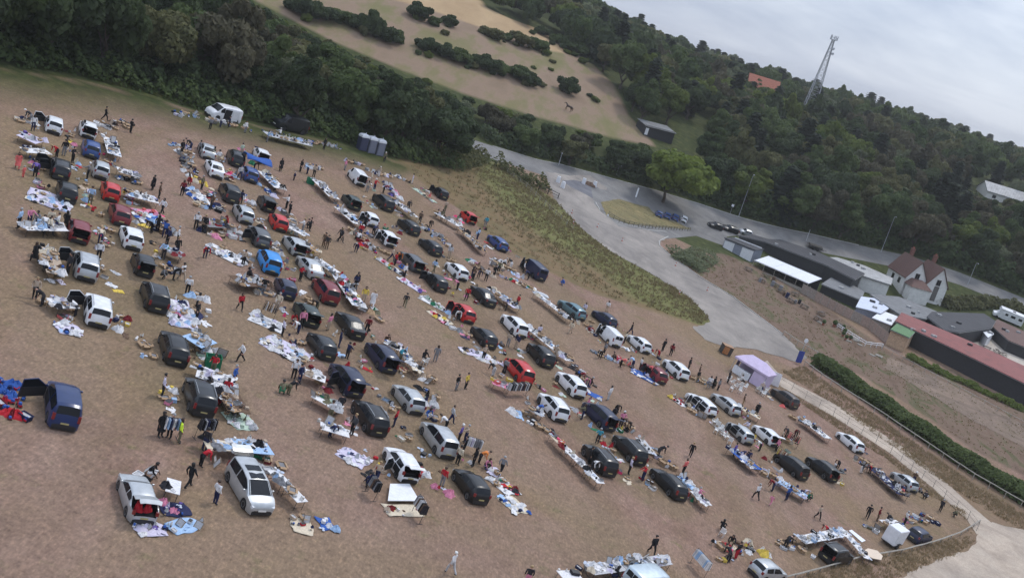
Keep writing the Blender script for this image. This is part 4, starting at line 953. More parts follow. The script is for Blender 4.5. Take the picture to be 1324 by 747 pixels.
def region(n):
    if n[:2] in ('pe',) or n[:3] == 'hip' or n[:2] in ('kn', 'an'): return 2
    if n[:2] == 'to': return 3
    if n[:2] in ('wa', 'ch', 'sh', 'el'): return 1
    if n[:2] == 'wr': return 1
    return 0
PM = {}
def person_mesh(pose):
    if pose in PM: return PM[pose]
    J, E_ = skeleton(pose, None); names = list(J); me = bpy.data.meshes.new('body')
    me.from_pydata([J[n][0] for n in names], [(names.index(a), names.index(b)) for a, b in E_], [])
    ob = bpy.data.objects.new('tmp', me); COL.objects.link(ob)
    md = ob.modifiers.new('s', 'SKIN'); md.use_smooth_shade = True; md.branch_smoothing = .6
    for i, n in enumerate(names):
        v = me.skin_vertices[0].data[i]; r = J[n][1]; r *= 1.18 if n[:2] not in ('ja', 'cr', 'no', 'ne') and n[0] != 'f' else 1.0; v.radius = (r, r) if n not in ('chest', 'waist', 'pelvis') else (r * .8, r * 1.2)
        v.use_root = (n == 'pelvis')
    ss = ob.modifiers.new('u', 'SUBSURF'); ss.levels = ss.render_levels = 1
    dg = bpy.context.evaluated_depsgraph_get(); out = bpy.data.meshes.new_from_object(ob.evaluated_get(dg)); out.name = 'body ' + pose
    bpy.data.objects.remove(ob)
    out.materials.clear()
    for m in (SKIN[0], CLOTH.get('x') or cloth('white'), cloth('navy'), TRIM): out.materials.append(m)
    segs = [(J[a][0], J[b][0], b if b[:3] != 'hip' else b, a) for a, b in E_]
    mi = []
    for f in out.polygons:
        c = f.center; best = None; bd = 9
        for a, b, n, pa in segs:
            d = b - a; t = max(0, min(1, (c - a).dot(d) / max(1e-9, d.length_squared))); q = (c - a - d * t).length
            if q < bd: bd = q; best = (n, pa, t)
        n, pa, t = best; r = region(n)
        if n[:2] == 'wa': r = 1 if t > .25 else 2
        if n == 'neck': r = 1 if t < .8 else 0
        if n[:2] == 'ha': r = 0
        if n[:2] == 'an': r = 2 if t < .93 else 3
        mi.append(r)
    out.polygons.foreach_set('material_index', mi); out.polygons.foreach_set('use_smooth', [True] * len(mi)); out.update()
    # hair cap and long-hair variants round the head, skirt / coat round the legs
    hc = (J['crown'][0] + J['jaw'][0]) / 2; ax = (J['crown'][0] - J['jaw'][0]).normalized(); q = Vector((0, 0, 1)).rotation_difference(ax)
    def hair(long):
        m = MB(); n = 12; rings = []
        prof = [(.088, -.03 - (.14 if long else .0)), (.104, .0), (.108, .05), (.092, .1), (.05, .135), (.008, .148)]
        m.lathe(prof, n); vs_ = []
        for v in m.v:
            v = Vector(v)
            if v.x > .03 and v.z < .075: v.x = .03 + (v.x - .03) * .2
            vs_.append(q @ v + hc + q @ Vector((-.012, 0, -.0)))
        m.v = vs_; return m.mesh('hair', [HAIR['dark']], 70)
    pv = J['pelvis'][0]; kl, kr = J['knL'][0], J['knR'][0]; mid = (kl + kr) / 2
    sk = MB(); 
    rg = [(pv + Vector((0, 0, .12)), .15, .19), (pv + Vector((0, 0, -.06)), .17, .215), (pv.lerp(mid, .55), .19, .22), (mid + Vector((0, 0, -.05)), .21, .24)]
    if pose == 'walk': rg[3] = (mid + Vector((0, 0, -.05)), .30, .24)
    n = 12; sk.v = [(c.x + a * math.cos(6.2832 * i / n), c.y + b * math.sin(6.2832 * i / n), c.z) for c, a, b in rg for i in range(n)]
    sk.f = [(k * n + i, k * n + (i + 1) % n, (k + 1) * n + (i + 1) % n, (k + 1) * n + i) for k in range(3) for i in range(n)]; sk.m = [0] * len(sk.f)
    skm = sk.mesh('skirt', [cloth('black')], 60)
    PM[pose] = (out, hair(False), hair(True), skm, J); return PM[pose]
POSEW = {'stand': 'standing', 'walk': 'walking', 'bend': 'bending over', 'crouch': 'crouching', 'reach': 'reaching out', 'carry': 'holding something', 'sit': 'sitting'}
PEOPLE = []
def person(u, v, top, leg='black', pose='stand', face=None, hair='dark', skin=0, h=1.70, skirt=None, extra=''):
    low = pose in ('crouch', 'sit'); p = P(u, v, .85 * h / 1.7 if not low else .5)
    body, h1, h2, skm, J = person_mesh(pose); s = h / 1.72
    a = random.uniform(0, 6.28) if face is None else face
    t = link('person', body, None, [SKIN[skin], cloth(top), cloth(leg), TRIM], loc=p - Vector((0, 0, .01)), rot=zrot(a), scale=(s * 1.22, s * 1.18, s))
    link('hair', h2 if hair.endswith('+') else h1, t, [HAIR[hair.rstrip('+')]])
    if skirt: link('skirt', skm, t, [cloth(skirt)])
    nr = near_cars(p, 3); w_ = POSEW[pose]; lo = f"and {skirt} skirt" if skirt else f"and {leg} trousers" if leg != top else "and matching trousers"
    hat = ' and white hat' if hair == 'white' else ''
    kid = 'child' if h < 1.35 else 'person'
    c0 = f"{kid} in {top} top {lo}{hat} {w_}"
    lab = uniq([f"{c0}{extra}"] if extra else [f"{c0} near the {nr[0][1]}" if SHORTN[nr[0][1]] < 2 else f"{c0} between the {nr[0][1]} and the {nr[1][1]}"] +
               [f"{c0} between the {nr[0][1]} and the {nr[1][1]}", f"{kid} in {top} {w_} between the {nr[0][1]} and the {nr[1][1]}", f"{c0} by the {nr[1][1]}", f"{c0} by the {nr[2][1]}", f"{kid} with {hair.rstrip('+')} hair in {top} {w_} by the {nr[0][1]}", f"{kid} with {hair.rstrip('+')} hair in {top} {w_} by the {nr[1][1]}"], 'people at the car boot sale')
    tag(t, lab, 'person', 'people at the car boot sale'); PEOPLE.append(t); return t
PE = """137,147,black,black,walk|170,163,black,black,stand|41,149,dark,grey,bend,white|44,159,white,navy,stand|24,208,coral,coral,walk,,P|31,222,coral,coral,stand,,K|75,193,red,dark,bend|84,191,black,grey,stand|95,200,dark,black,carry|199,236,black,black,stand,,S|207,246,brown,black,stand|211,267,white,black,walk|47,217,purple,black,bend
26,282,pale blue,black,stand|39,280,pink,navy,reach|48,284,grey,black,stand|59,288,white,grey,bend|66,283,cream,black,stand|75,287,white,pale green,carry|86,285,black,black,stand|46,326,black,black,walk,,S|129,324,white,black,stand|47,372,beige,black,stand|57,382,black,dark,bend|100,396,white,dark,bend|90,340,dark,dark,stand
214,296,blue,navy,reach|205,289,black,black,stand|198,290,black,black,bend|231,304,white,black,stand|230,318,black,black,stand|226,350,black,black,bend|209,352,grey,black,crouch|237,351,white,beige,walk|218,305,navy,black,stand
364,213,black,black,stand,,S|390,214,black,black,stand|381,228,navy,black,stand,,K|399,217,pale blue,navy,bend|407,221,beige,black,stand|372,261,white,black,reach|375,270,black,black,stand|402,290,black,black,carry|420,186,black,black,stand|237,243,dark red,black,stand|255,285,white,black,stand|265,288,black,black,stand,,S|313,193,pale green,beige,stand|357,238,pale blue,black,bend|318,164,white,grey,stand|297,158,navy,black,stand|286,157,white,navy,bend|347,176,pale blue,grey,stand|362,173,white,black,reach|273,160,grey,black,stand
236,190,black,black,stand|248,186,black,navy,bend|259,190,grey,black,stand|240,206,grey,beige,crouch|246,223,beige,black,stand|248,233,red,dark red,crouch|262,236,khaki,black,stand
498,203,khaki,black,stand,white|534,231,lilac,white,stand,dark|529,264,black,black,bend|544,281,brown,dark,stand|558,287,black,black,bend|572,278,khaki,beige,stand|563,275,beige,brown,crouch|612,311,black,grey,crouch|442,304,dark,black,walk|447,213,pink,grey,stand|481,229,cream,beige,stand|491,222,beige,white,stand,white|497,242,dark red,black,bend|476,241,beige,grey,stand
312,390,red,black,walk|320,352,dark,black,crouch|313,455,white,black,walk,,|420,310,brown,brown,stand|424,313,dark,brown,stand|441,303,dark,black,walk|402,291,dark,black,crouch|461,364,navy,black,walk|472,381,yellow,beige,stand|244,369,white,black,stand|256,401,black,black,stand|267,322,red,navy,bend|388,420,white,navy,bend|392,412,pink,black,stand|476,420,dark red,black,stand|378,410,red,beige,crouch|448,372,pale grey,black,stand|455,368,grey,black,bend
483,386,white,white,walk,,L|525,388,dark,khaki,walk|670,389,red,black,stand|462,362,black,black,stand|500,437,brown,brown,crouch|548,461,black,black,sit|565,457,grey,grey,stand|592,404,white,black,bend|524,350,white,black,stand|512,335,red,black,stand|517,329,orange,black,bend|467,297,red,navy,stand|463,306,white,black,crouch|473,287,black,black,stand|484,296,navy,black,bend|462,317,navy,navy,bend|612,350,black,navy,stand|620,352,navy,black,bend|630,355,white,black,stand|640,350,black,black,stand
730,365,blue,blue,crouch|739,423,cream,beige,walk|786,396,white,beige,stand|778,455,black,black,bend|783,450,grey,black,stand|797,461,brown,black,crouch|804,466,coral,black,bend|859,446,black,black,stand|853,455,red,dark red,bend|869,452,dark red,black,stand|662,340,black,white,bend|651,338,white,black,crouch|678,345,white,black,stand|685,354,navy,black,bend|646,345,khaki,black,stand
789,508,white,pale grey,stand|799,525,black,black,bend|793,530,dark,black,crouch|695,526,blue,white,bend|650,601,grey,black,walk|750,484,dark red,black,bend|768,597,white,dark,bend|764,588,black,black,stand|853,580,black,dark,bend|886,603,coral,black,stand|810,550,tan,black,crouch|816,547,brown,black,bend|761,492,black,black,crouch|640,476,black,pale grey,bend|654,473,grey,black,stand|838,475,coral,black,bend|829,470,white,dark,stand|820,467,pale blue,navy,bend
210,548,black,black,stand,,S|234,556,hi-vis yellow,khaki,stand|222,550,pale grey,black,stand|304,485,blue,navy,stand,grey|375,498,black,khaki,bend|389,483,navy,navy,stand|366,503,khaki,green,crouch|382,477,white,black,stand|257,390,white,black,stand
262,588,red,black,bend,dark|247,614,black,black,walk,dark+|281,636,white,navy,stand,brown|193,607,black,white,crouch|267,568,dark,navy,stand
592,494,black,grey,stand|604,492,yellow,black,stand|552,533,blue,white,crouch|579,545,white,black,bend|429,552,navy,navy,bend|458,548,dark grey,black,stand|441,522,dark,black,stand|596,560,purple,black,stand,white|594,588,cream,black,stand|622,587,orange,dark,bend|615,590,black,black,stand|629,597,pink,black,crouch|586,727,white,pale grey,walk,white|684,744,dark,pink,stand|480,624,navy,dark,crouch|602,575,black,black,stand
924,494,black,black,stand|905,478,brown,black,stand|930,497,grey,black,stand|918,494,white,grey,stand|980,528,black,black,stand,,S|895,581,black,black,walk|962,517,brown,tan,stand|892,470,black,black,stand|1019,558,dark,black,bend|958,491,white,black,sit|925,497,khaki,black,crouch|943,487,dark,black,stand
980,635,white,black,walk|998,646,pink,pink,walk,,K|1060,662,beige,black,walk|1124,661,black,black,walk|1137,664,dark red,brown,stand|1071,683,red,black,bend|934,680,black,black,sit|947,697,black,khaki,crouch|1218,653,dark,black,stand|1086,597,dark,black,bend|1198,641,dark,black,crouch|1127,604,red,black,bend|1116,603,black,white,bend|1168,633,navy,coral,bend|1160,630,white,dark,stand|1031,557,dark red,black,bend|1041,634,lilac,navy,bend|1045,640,green,dark,crouch|1002,625,dark red,navy,bend|951,581,purple,black,stand|960,584,navy,black,bend|968,590,navy,navy,stand|1020,637,blue,navy,stand|1154,671,black,grey,bend|1172,669,white,black,stand|1238,664,khaki,dark,crouch|1018,698,black,black,bend
846,704,black,black,walk|945,715,black,dark,bend|955,711,black,red,stand|792,740,black,navy,crouch|1012,563,beige,black,stand|985,574,white,black,bend|1006,575,pink,black,stand"""
DK = ('black', 'dark', 'brown', 'khaki')
HVAR = ['dark', 'dark', 'brown', 'dark+', 'brown+', 'grey', 'fair', 'dark']
for k, e in enumerate(x for ln in PE.split('\n') for x in ln.split('|')):
    f = e.split(',') + ['', '', '']; u, v = float(f[0]), float(f[1]); fl = f[6]
    sk_ = {'S': f[2], 'L': f[2], 'P': f[2]}.get(fl)
    person(u, v, f[2], f[3], f[4], None, f[5] or HVAR[k % 8], (0, 1, 0, 2, 1, 0)[k % 6], 1.15 if fl == 'K' else random.uniform(1.6, 1.8), sk_)
# ------------------------------------------------------------------ goods for sale (one mesh per kind, many things)
def blob(seed, rx, ry, h, n=14, m=6, rough=.25, folds=5):
    g = random.Random(seed); vs_ = [(0, 0, h)]; ph = [g.uniform(0, 6.28) for _ in range(4)]
    for k in range(1, m + 1):
        t = k / m
        for i in range(n):
            a = 2 * math.pi * i / n; w_ = 1 + rough * (math.sin(folds * a + ph[0]) * .5 + math.sin(3 * a + ph[1]) * .5 + g.uniform(-.3, .3))
            vs_.append((rx * t * w_ * math.cos(a), ry * t * w_ * math.sin(a), max(0, h * (1 - t ** 2.2) * (1 + .35 * math.sin(4 * a + ph[2] + 5 * t)) + (g.uniform(-.02, .03) if k < m else 0))))
    fs = [(0, 1 + i, 1 + (i + 1) % n) for i in range(n)]
    for k in range(m - 1): fs += [(1 + k * n + i, 1 + (k + 1) * n + i, 1 + (k + 1) * n + (i + 1) % n, 1 + k * n + (i + 1) % n) for i in range(n)]
    m_ = MB(); m_.add(vs_, fs); return m_
def garment(seed, legs=False):
    g = random.Random(seed)
    P_ = [(-.28, -.38), (.28, -.38), (.27, .12), (.5, .02), (.58, .2), (.26, .42), (.1, .44), (0, .38), (-.1, .44), (-.26, .42), (-.58, .2), (-.5, .02), (-.27, .12)] if not legs else [(-.24, .5), (.24, .5), (.3, -.5), (.08, -.52), (0, .1), (-.08, -.52), (-.3, -.5)]
    if legs: P_ = P_[::-1]
    bm = bmesh.new(); bm.faces.new([bm.verts.new((x + g.uniform(-.04, .04), y + g.uniform(-.04, .04), 0)) for x, y in P_]); bmesh.ops.triangulate(bm, faces=bm.faces[:])
    for ax in (0, 1):
        q = -.5
        while q < .55:
            bmesh.ops.bisect_plane(bm, geom=bm.verts[:] + bm.edges[:] + bm.faces[:], plane_co=(q if ax == 0 else 0, q if ax else 0, 0), plane_no=(1 - ax, ax, 0)); q += .13
    p1, p2 = g.uniform(0, 6), g.uniform(0, 6)
    for v in bm.verts: v.co.z = .035 + .03 * math.sin(9 * v.co.x + 5 * v.co.y + p1) + .02 * math.sin(14 * v.co.y - 6 * v.co.x + p2)
    bmesh.ops.solidify(bm, geom=bm.faces[:], thickness=.02)
    me = bpy.data.meshes.new('garment'); bm.to_mesh(me); bm.free(); me.materials.append(cloth('white')); me.polygons.foreach_set('use_smooth', [True] * len(me.polygons)); return me
def cbox(w_, d, h, t=.015, flaps=True):
    m = MB(); m.box((0, 0, t / 2), (w_, d, t))
    for s in (-1, 1): m.box((s * (w_ - t) / 2, 0, h / 2 + t / 2), (t, d, h - t)); m.box((0, s * (d - t) / 2, h / 2 + t / 2), (w_ - 2 * t, t, h - t))
    if flaps:
        for s in (-1, 1):
            m.box((s * (w_ / 2 + .07), 0, h - .015), (.17, d * .96, .01), 0, Matrix.Rotation(s * .4, 3, 'Y')); m.box((0, s * (d / 2 + .07), h - .015), (w_ * .96, .17, .01), 0, Matrix.Rotation(-s * .5, 3, 'X'))
    m.box((0, 0, h * .62), (w_ - 2.4 * t, d - 2.4 * t, .06), 1); return m
def crate_mb():
    m = cbox(.55, .38, .26, .02, False)
    for s in (-1, 1): m.box((s * .285, 0, .235), (.03, .4, .03)); m.box((0, s * .2, .235), (.54, .03, .03))
    return m
def bag_mb():
    m = blob(5, .24, .16, .36, 12, 6, .12, 4); m.tube([(-.12, 0, .3), (-.1, 0, .46), (0, 0, .52), (.1, 0, .46), (.12, 0, .3)], .018); return m
def books_mb():
    m = MB(); z = 0
    for i, (a, t) in enumerate(((.1, .045), (-.2, .03), (.05, .05), (.3, .035), (-.1, .03))): m.box((0, 0, z + t / 2), (.24, .17, t), i % 2, Matrix.Rotation(a, 3, 'Z')); z += t
    return m
def plates_mb():
    m = MB(); 
    for x, y in ((0, 0), (.26, .08), (.1, -.24)): m.lathe([(.05, 0), (.09, .015), (.13, .035), (.12, .036), (.03, .018)], 14, 0, (x, y, 0)); m.lathe([(.05, .03), (.09, .045), (.13, .065), (.12, .066), (.03, .048)], 14, 1, (x, y, 0))
    return m
def vase_mb():
    m = MB(); m.lathe([(.06, 0), (.09, .05), (.1, .14), (.05, .24), (.04, .28), (.06, .32), (.05, .32), (.02, .25)], 12); m.lathe([(.05, 0), (.06, .03), (.06, .1), (.055, .1), (.05, .02)], 10, 1, (.2, .06, 0)); m.lathe([(.04, 0), (.07, .06), (.03, .16), (.025, .2)], 10, 0, (.06, -.18, 0)); return m
def toy_mb():
    m = MB(); m.box((0, 0, .13), (.42, .2, .12), 0, None, .9); m.box((-.08, 0, .25), (.2, .17, .14), 1, None, .8)
    for x in (-.13, .14):
        for y in (-.11, .11): m.lathe([(.03, -.02), (.065, -.02), (.065, .02), (.03, .02)], 10, 2); k = 40; m.v[-k:] = [(x + a, y + c, .065 + b) for a, b, c in m.v[-k:]]
    return m
def frame_mb():
    m = MB()
    for s in (-1, 1): m.box((s * .27, 0, .3), (.06, .03, .66), 0); m.box((0, s * 0, .3 + s * .3), (.48, .03, .06), 0)
    m.box((0, .002, .3), (.48, .014, .54), 1); R = Matrix.Rotation(-.45, 3, 'X'); m.v = [R @ Vector(v) for v in m.v]; return m
def case_mb():
    m = MB(); m.box((0, 0, .12), (.62, .42, .2)); m.box((0, 0, .225), (.6, .4, .01), 1); m.bar((-.08, -.225, .12), (.08, -.225, .12), .015, 1); m.box((-.2, -.214, .17), (.05, .01, .05), 1); m.box((.2, -.214, .17), (.05, .01, .05), 1); return m
def lamp_mb():
    m = MB(); m.lathe([(.09, 0), (.09, .02), (.02, .04), (.025, .3), (.015, .34)], 10, 1); m.lathe([(.16, .3), (.09, .5), (.085, .5), (.15, .3)], 14, 0); return m
def shoes_mb():
    m = MB()
    for x in (-.07, .07): m.box((x, 0, .03), (.09, .27, .05), 0, None, .85); m.box((x, -.07, .075), (.08, .12, .06), 0, None, .7); m.box((x, 0, .007), (.095, .28, .014), 1)
    return m
ITEM = {}
for i in range(5): ITEM['clothes_pile', i] = blob(20 + i, .52, .36, .26, 18, 7, .3, 4 + i % 3).mesh('clothes pile', [cloth('white')], 75)
for i in range(3): ITEM['shirt', i] = garment(40 + i, False)
for i in range(2): ITEM['trousers', i] = garment(50 + i, True)
fm = MB()
for i in range(4): fm.box((jit(.02), jit(.02), .03 + .055 * i), (.34, .28, .05), 0, Matrix.Rotation(jit(.2), 3, 'Z'), .96)
ITEM['folded_clothes', 0] = fm.mesh('folded clothes', [cloth('white')])
for i in range(2): ITEM['bundled_blanket', i] = blob(60 + i, .42, .42, .34, 16, 6, .35, 5 + i).mesh('blanket', [cloth('white')], 75)
ITEM['cardboard_box', 0] = cbox(.5, .4, .34).mesh('cardboard box', [pr('cardboard', (.36, .24, .14), .85), cloth('pale grey')]); ITEM['cardboard_box', 1] = cbox(.62, .42, .28).mesh('cardboard box', [pr('cardboard', (.36, .24, .14), .85), cloth('grey')])
ITEM['plastic_crate', 0] = crate_mb().mesh('crate', [cloth('grey'), cloth('pale grey')])
ITEM['carrier_bag', 0] = bag_mb().mesh('bag', [cloth('white')], 70)
ITEM['book_stack', 0] = books_mb().mesh('books', [cloth('white'), cloth('cream')])
ITEM['crockery', 0] = plates_mb().mesh('plates', [pr('china', (.7, .69, .66), .25, coat=.4), pr('china blue', (.45, .5, .6), .25, coat=.4)], 40)
ITEM['ornament', 0] = vase_mb().mesh('ornament', [pr('china', (.7, .69, .66), .25), pr('glazed brown', (.2, .11, .06), .25)], 50)
ITEM['toy_truck', 0] = toy_mb().mesh('toy', [cloth('red'), cloth('blue'), TYRE])
ITEM['picture_frame', 0] = frame_mb().mesh('frame', [WOOD, cloth('pale grey')])
ITEM['suitcase', 0] = case_mb().mesh('suitcase', [cloth('navy'), TRIM]); ITEM['table_lamp', 0] = lamp_mb().mesh('lamp', [cloth('cream'), WOOD], 50); ITEM['shoe_pair', 0] = shoes_mb().mesh('shoes', [cloth('black'), TRIM])
KW = {'clothes_pile': ('%s clothes heap', 'clothes heaps'), 'shirt': ('%s shirt laid flat', 'shirts'), 'trousers': ('%s trousers laid flat', 'trousers'), 'folded_clothes': ('folded %s clothes', 'folded clothes'), 'bundled_blanket': ('bundled %s blanket', 'bundled blankets'), 'cardboard_box': ('open cardboard box', 'cardboard boxes'), 'plastic_crate': ('%s plastic crate', 'plastic crates'), 'carrier_bag': ('%s bag with handles', 'bags'), 'book_stack': ('stack of %s books', 'book stacks'),
      'crockery': ('white china plates', 'china plates'), 'ornament': ('small china ornaments', 'ornaments'), 'toy_truck': ('%s toy truck', 'toy trucks'), 'picture_frame': ('propped picture frame', 'picture frames'), 'suitcase': ('%s suitcase', 'suitcases'), 'table_lamp': ('%s-shaded table lamp', 'table lamps'), 'shoe_pair': ('pair of %s shoes', 'pairs of shoes')}
CAT = {'clothes_pile': 'clothes', 'shirt': 'shirt', 'trousers': 'trousers', 'folded_clothes': 'clothes', 'bundled_blanket': 'blanket', 'cardboard_box': 'box', 'plastic_crate': 'crate', 'carrier_bag': 'bag', 'book_stack': 'books', 'crockery': 'plates', 'ornament': 'ornament', 'toy_truck': 'toy', 'picture_frame': 'picture', 'suitcase': 'suitcase', 'table_lamp': 'lamp', 'shoe_pair': 'shoes'}
CNT = Counter()
def item(kind, p, col, where, s=1.0, z=0.0):
    if CNT[kind] >= 295: return
    CNT[kind] += 1
    k = [q for q in ITEM if q[0] == kind]; k = random.choice(k); me = ITEM[k]
    fixed = kind in ('cardboard_box', 'crockery', 'ornament', 'picture_frame')
    o = link(kind, me, None, None if fixed else [cloth(col)], loc=p + Vector((0, 0, z)), rot=ground_rot(p, random.uniform(0, 6.28)), scale=(s, s, s * random.uniform(.75, 1.1)))
    w_, gname = KW[kind]; w_ = w_ % col if '%s' in w_ else w_
    lab = f"{w_} {where}"
    for a_, b_ in ((r'on the [a-z ]*?(tables|sheet) ', r'on \\1 '), (r'on (tables|sheet|the grass) ', '')):
        if len(re.findall(r"[A-Za-z0-9'-]+", lab.replace('-', ' '))) > 15: lab = re.sub(a_, b_, lab)
    if len(re.findall(r"[A-Za-z0-9']+", lab)) > 16: lab = re.sub(r'^pale ', '', lab)
    return tag(o, lab, CAT[kind], f"{gname} {where}")
PAL = {'pale': ['white', 'white', 'pale grey', 'cream', 'white', 'lilac', 'grey', 'black', 'pale blue', 'beige', 'white', 'navy', 'grey'], 'white': ['white', 'white', 'white', 'pale grey', 'white', 'pale grey', 'black', 'lilac', 'grey', 'cream', 'pale blue', 'white', 'dark'], 'mix': ['white', 'grey', 'black', 'dark', 'pale grey', 'navy', 'beige', 'white', 'brown', 'red', 'pale blue', 'pink', 'yellow', 'dark red', 'green'],
       'dark': ['black', 'grey', 'dark', 'navy', 'white', 'pale grey', 'brown', 'black'], 'blue': ['blue', 'white', 'pale blue', 'white', 'navy', 'white', 'lilac', 'white', 'pale grey', 'white'], 'tblue': ['blue', 'navy', 'blue', 'red', 'blue'], 'tred': ['dark red', 'red', 'red', 'navy', 'dark red'], 'red': ['red', 'bright pink', 'white', 'dark red', 'black', 'yellow', 'coral', 'cream', 'brown'], 'brown': ['brown', 'beige', 'cream', 'white', 'dark', 'tan', 'black', 'pale grey'],
       'green': ['pale green', 'white', 'green', 'pale grey', 'white', 'khaki'], 'purple': ['purple', 'navy', 'white', 'lilac', 'pale grey', 'white', 'lilac', 'pink'], 'toys': ['blue', 'red', 'red', 'blue', 'navy', 'dark red', 'orange', 'yellow']}
KINDS = {'clothes': ['clothes_pile'] * 4 + ['shirt'] * 3 + ['trousers'] * 2 + ['folded_clothes'] * 4 + ['bundled_blanket'] * 3 + ['carrier_bag'] * 2 + ['shoe_pair', 'shoe_pair', 'cardboard_box', 'book_stack'], 'goods': ['cardboard_box', 'folded_clothes', 'bundled_blanket', 'shirt', 'clothes_pile', 'folded_clothes', 'bundled_blanket', 'crockery', 'ornament', 'book_stack', 'plastic_crate', 'clothes_pile', 'toy_truck', 'table_lamp', 'picture_frame', 'carrier_bag', 'crockery', 'ornament', 'book_stack', 'suitcase'], 'floor': ['cardboard_box', 'plastic_crate', 'clothes_pile', 'carrier_bag', 'suitcase', 'picture_frame', 'clothes_pile', 'cardboard_box', 'plastic_crate', 'toy_truck'], 'toys': ['toy_truck', 'toy_truck', 'plastic_crate', 'clothes_pile', 'carrier_bag']}
STALLW = set()
import re
def where_for(p, base):
    nr = near_cars(p, 7); c = []
    if SHORTN[nr[0][1]] < 2: c.append(f"by the {nr[0][1]}")
    for i, k in ((0, 1), (0, 2), (1, 2), (0, 3), (1, 3), (2, 3), (0, 4), (1, 4), (0, 5), (2, 4), (1, 5), (3, 4), (0, 6), (1, 6)):
        c += [f"by the {nr[i][1]} and {nr[k][1]}"]
    for q in c:
        a = ' and '.join(sorted(q[7:].split(' and ')))
        if a not in STALLW: break
    STALLW.add(a); return f"{base} {q}"
_tm = {}
def table(p, heading, L, Wd, col, where):
    key = (round(L, 1), Wd)
    if key not in _tm:
        a = MB(); a.box((0, 0, .725), (L, Wd, .035)); lg = MB(); 
        for s in (-1, 1): lg.bar((0, s * Wd * .38, 0), (0, s * Wd * .38, .71), .018)
        lg.bar((0, -Wd * .38, .2), (0, Wd * .38, .2), .014); _tm[key] = (a.mesh('tabletop', [WOOD]), lg.mesh('leg', [DARKMETAL]))
    a, lg = _tm[key]
    t = thing('folding_table', p, f"{'bare wooden' if col == 'tan' else col} folding table {where}", 'table', f"folding tables {where}", ground_rot(p, heading))
    link('tabletop', a, t, [cloth(col)])
    for s in (-1, 1): link('leg', lg, t, loc=(s * L * .42, 0, 0))
    return t
def ground_sheet(quad, col, where, name='ground_sheet'):
    q = [Vector(v) for v in quad]; n = 10; m = MB(); g = random.Random(int(q[0].x * 100)); ph = g.uniform(0, 6); vs_ = []
    c = sum(q, Vector()) / 4
    for i in range(n + 1):
        for j in range(n + 1):
            u, v = i / n, j / n; p = (q[0] * (1 - u) + q[1] * u) * (1 - v) + (q[3] * (1 - u) + q[2] * u) * v
            e = .07 * (math.sin(7 * u + ph) if j in (0, n) else 0) + (.07 * math.sin(8 * v + ph) if i in (0, n) else 0)
            p = p + (p - c).normalized() * e
            vs_.append((p.x - c.x, p.y - c.y, ter(p.x, p.y) - ter(c.x, c.y) + .05 + .022 * math.sin(11 * u + ph + 4 * v) + .018 * math.sin(13 * v - 6 * u + ph)))
    m.add(vs_, [(i * (n + 1) + j, (i + 1) * (n + 1) + j, (i + 1) * (n + 1) + j + 1, i * (n + 1) + j + 1) for i in range(n) for j in range(n)])
    me = m.mesh(name, [cloth(col)], 80); bm = bmesh.new(); bm.from_mesh(me); bmesh.ops.recalc_face_normals(bm, faces=bm.faces[:]); bmesh.ops.solidify(bm, geom=bm.faces[:], thickness=.012); bm.to_mesh(me); bm.free()
    o = link(name, me, loc=G(c.x, c.y)); return tag(o, f"{col} {'tarpaulin' if col in ('blue', 'navy') else 'sheet'} {where.replace('on the grass ', 'spread ')}", 'sheet', f"{col} sheets {where}")
def strip(x1, y1, x2, y2, wd, style, pal='pale', kinds=None, dens=1.0, col=None):
    """style: tab (tables), sh (sheet), heap (straight on the grass)"""
    h = .74 if style == 'tab' else 0
    a, b = P(x1, y1, h), P(x2, y2, h); d = Vector((b.x - a.x, b.y - a.y, 0)); L = max(.6, d.length); d = d.normalized() if d.length > .01 else Vector((1, 0, 0)); n = Vector((-d.y, d.x, 0)); c = (a + b) / 2
    hd = math.atan2(d.y, d.x)
    if style == 'tab':
        col = col or 'white'; wh = where_for(c, 'set out'); k = max(1, round(L / 1.85)); seg = L / k
        for i in range(k):
            q = a + d * (seg * (i + .5)); q = G(q.x, q.y); table(q, hd + jit(.03), seg - .06, wd, col, wh)
        wh = wh.replace('set out', f"on the {'bare' if col == 'tan' else col} tables")
        kinds = kinds or 'goods'; cnt = int(L * wd * 4.0 * dens); z = .74; ss = (.6, 1.1)
    elif style == 'sh':
        col = col or 'white'; wh = where_for(c, 'on the grass'); q = [a + n * wd / 2, b + n * wd / 2, b - n * wd / 2, a - n * wd / 2]; ground_sheet(q, col, wh)
        wh = wh.replace('on the grass', f"on the {col} sheet"); kinds = kinds or 'clothes'; cnt = int(L * wd * 3.6 * dens); z = .07; ss = (.5, .9)
    else:
        wh = where_for(c, 'on the grass'); kinds = kinds or 'floor'; cnt = int(L * wd * 2.3 * dens); z = 0; ss = (.8, 1.4)
    for i in range(max(2, cnt)):
        t = (i + random.random()) / max(2, cnt) * L; o = jit(.42) * wd
        q = a + d * t + n * o * (1.12 if style == 'tab' else 1.25); q = G(q.x, q.y)
        item(random.choice(KINDS[kinds]), q, random.choice(PAL[pal]), wh, random.uniform(*ss), z)
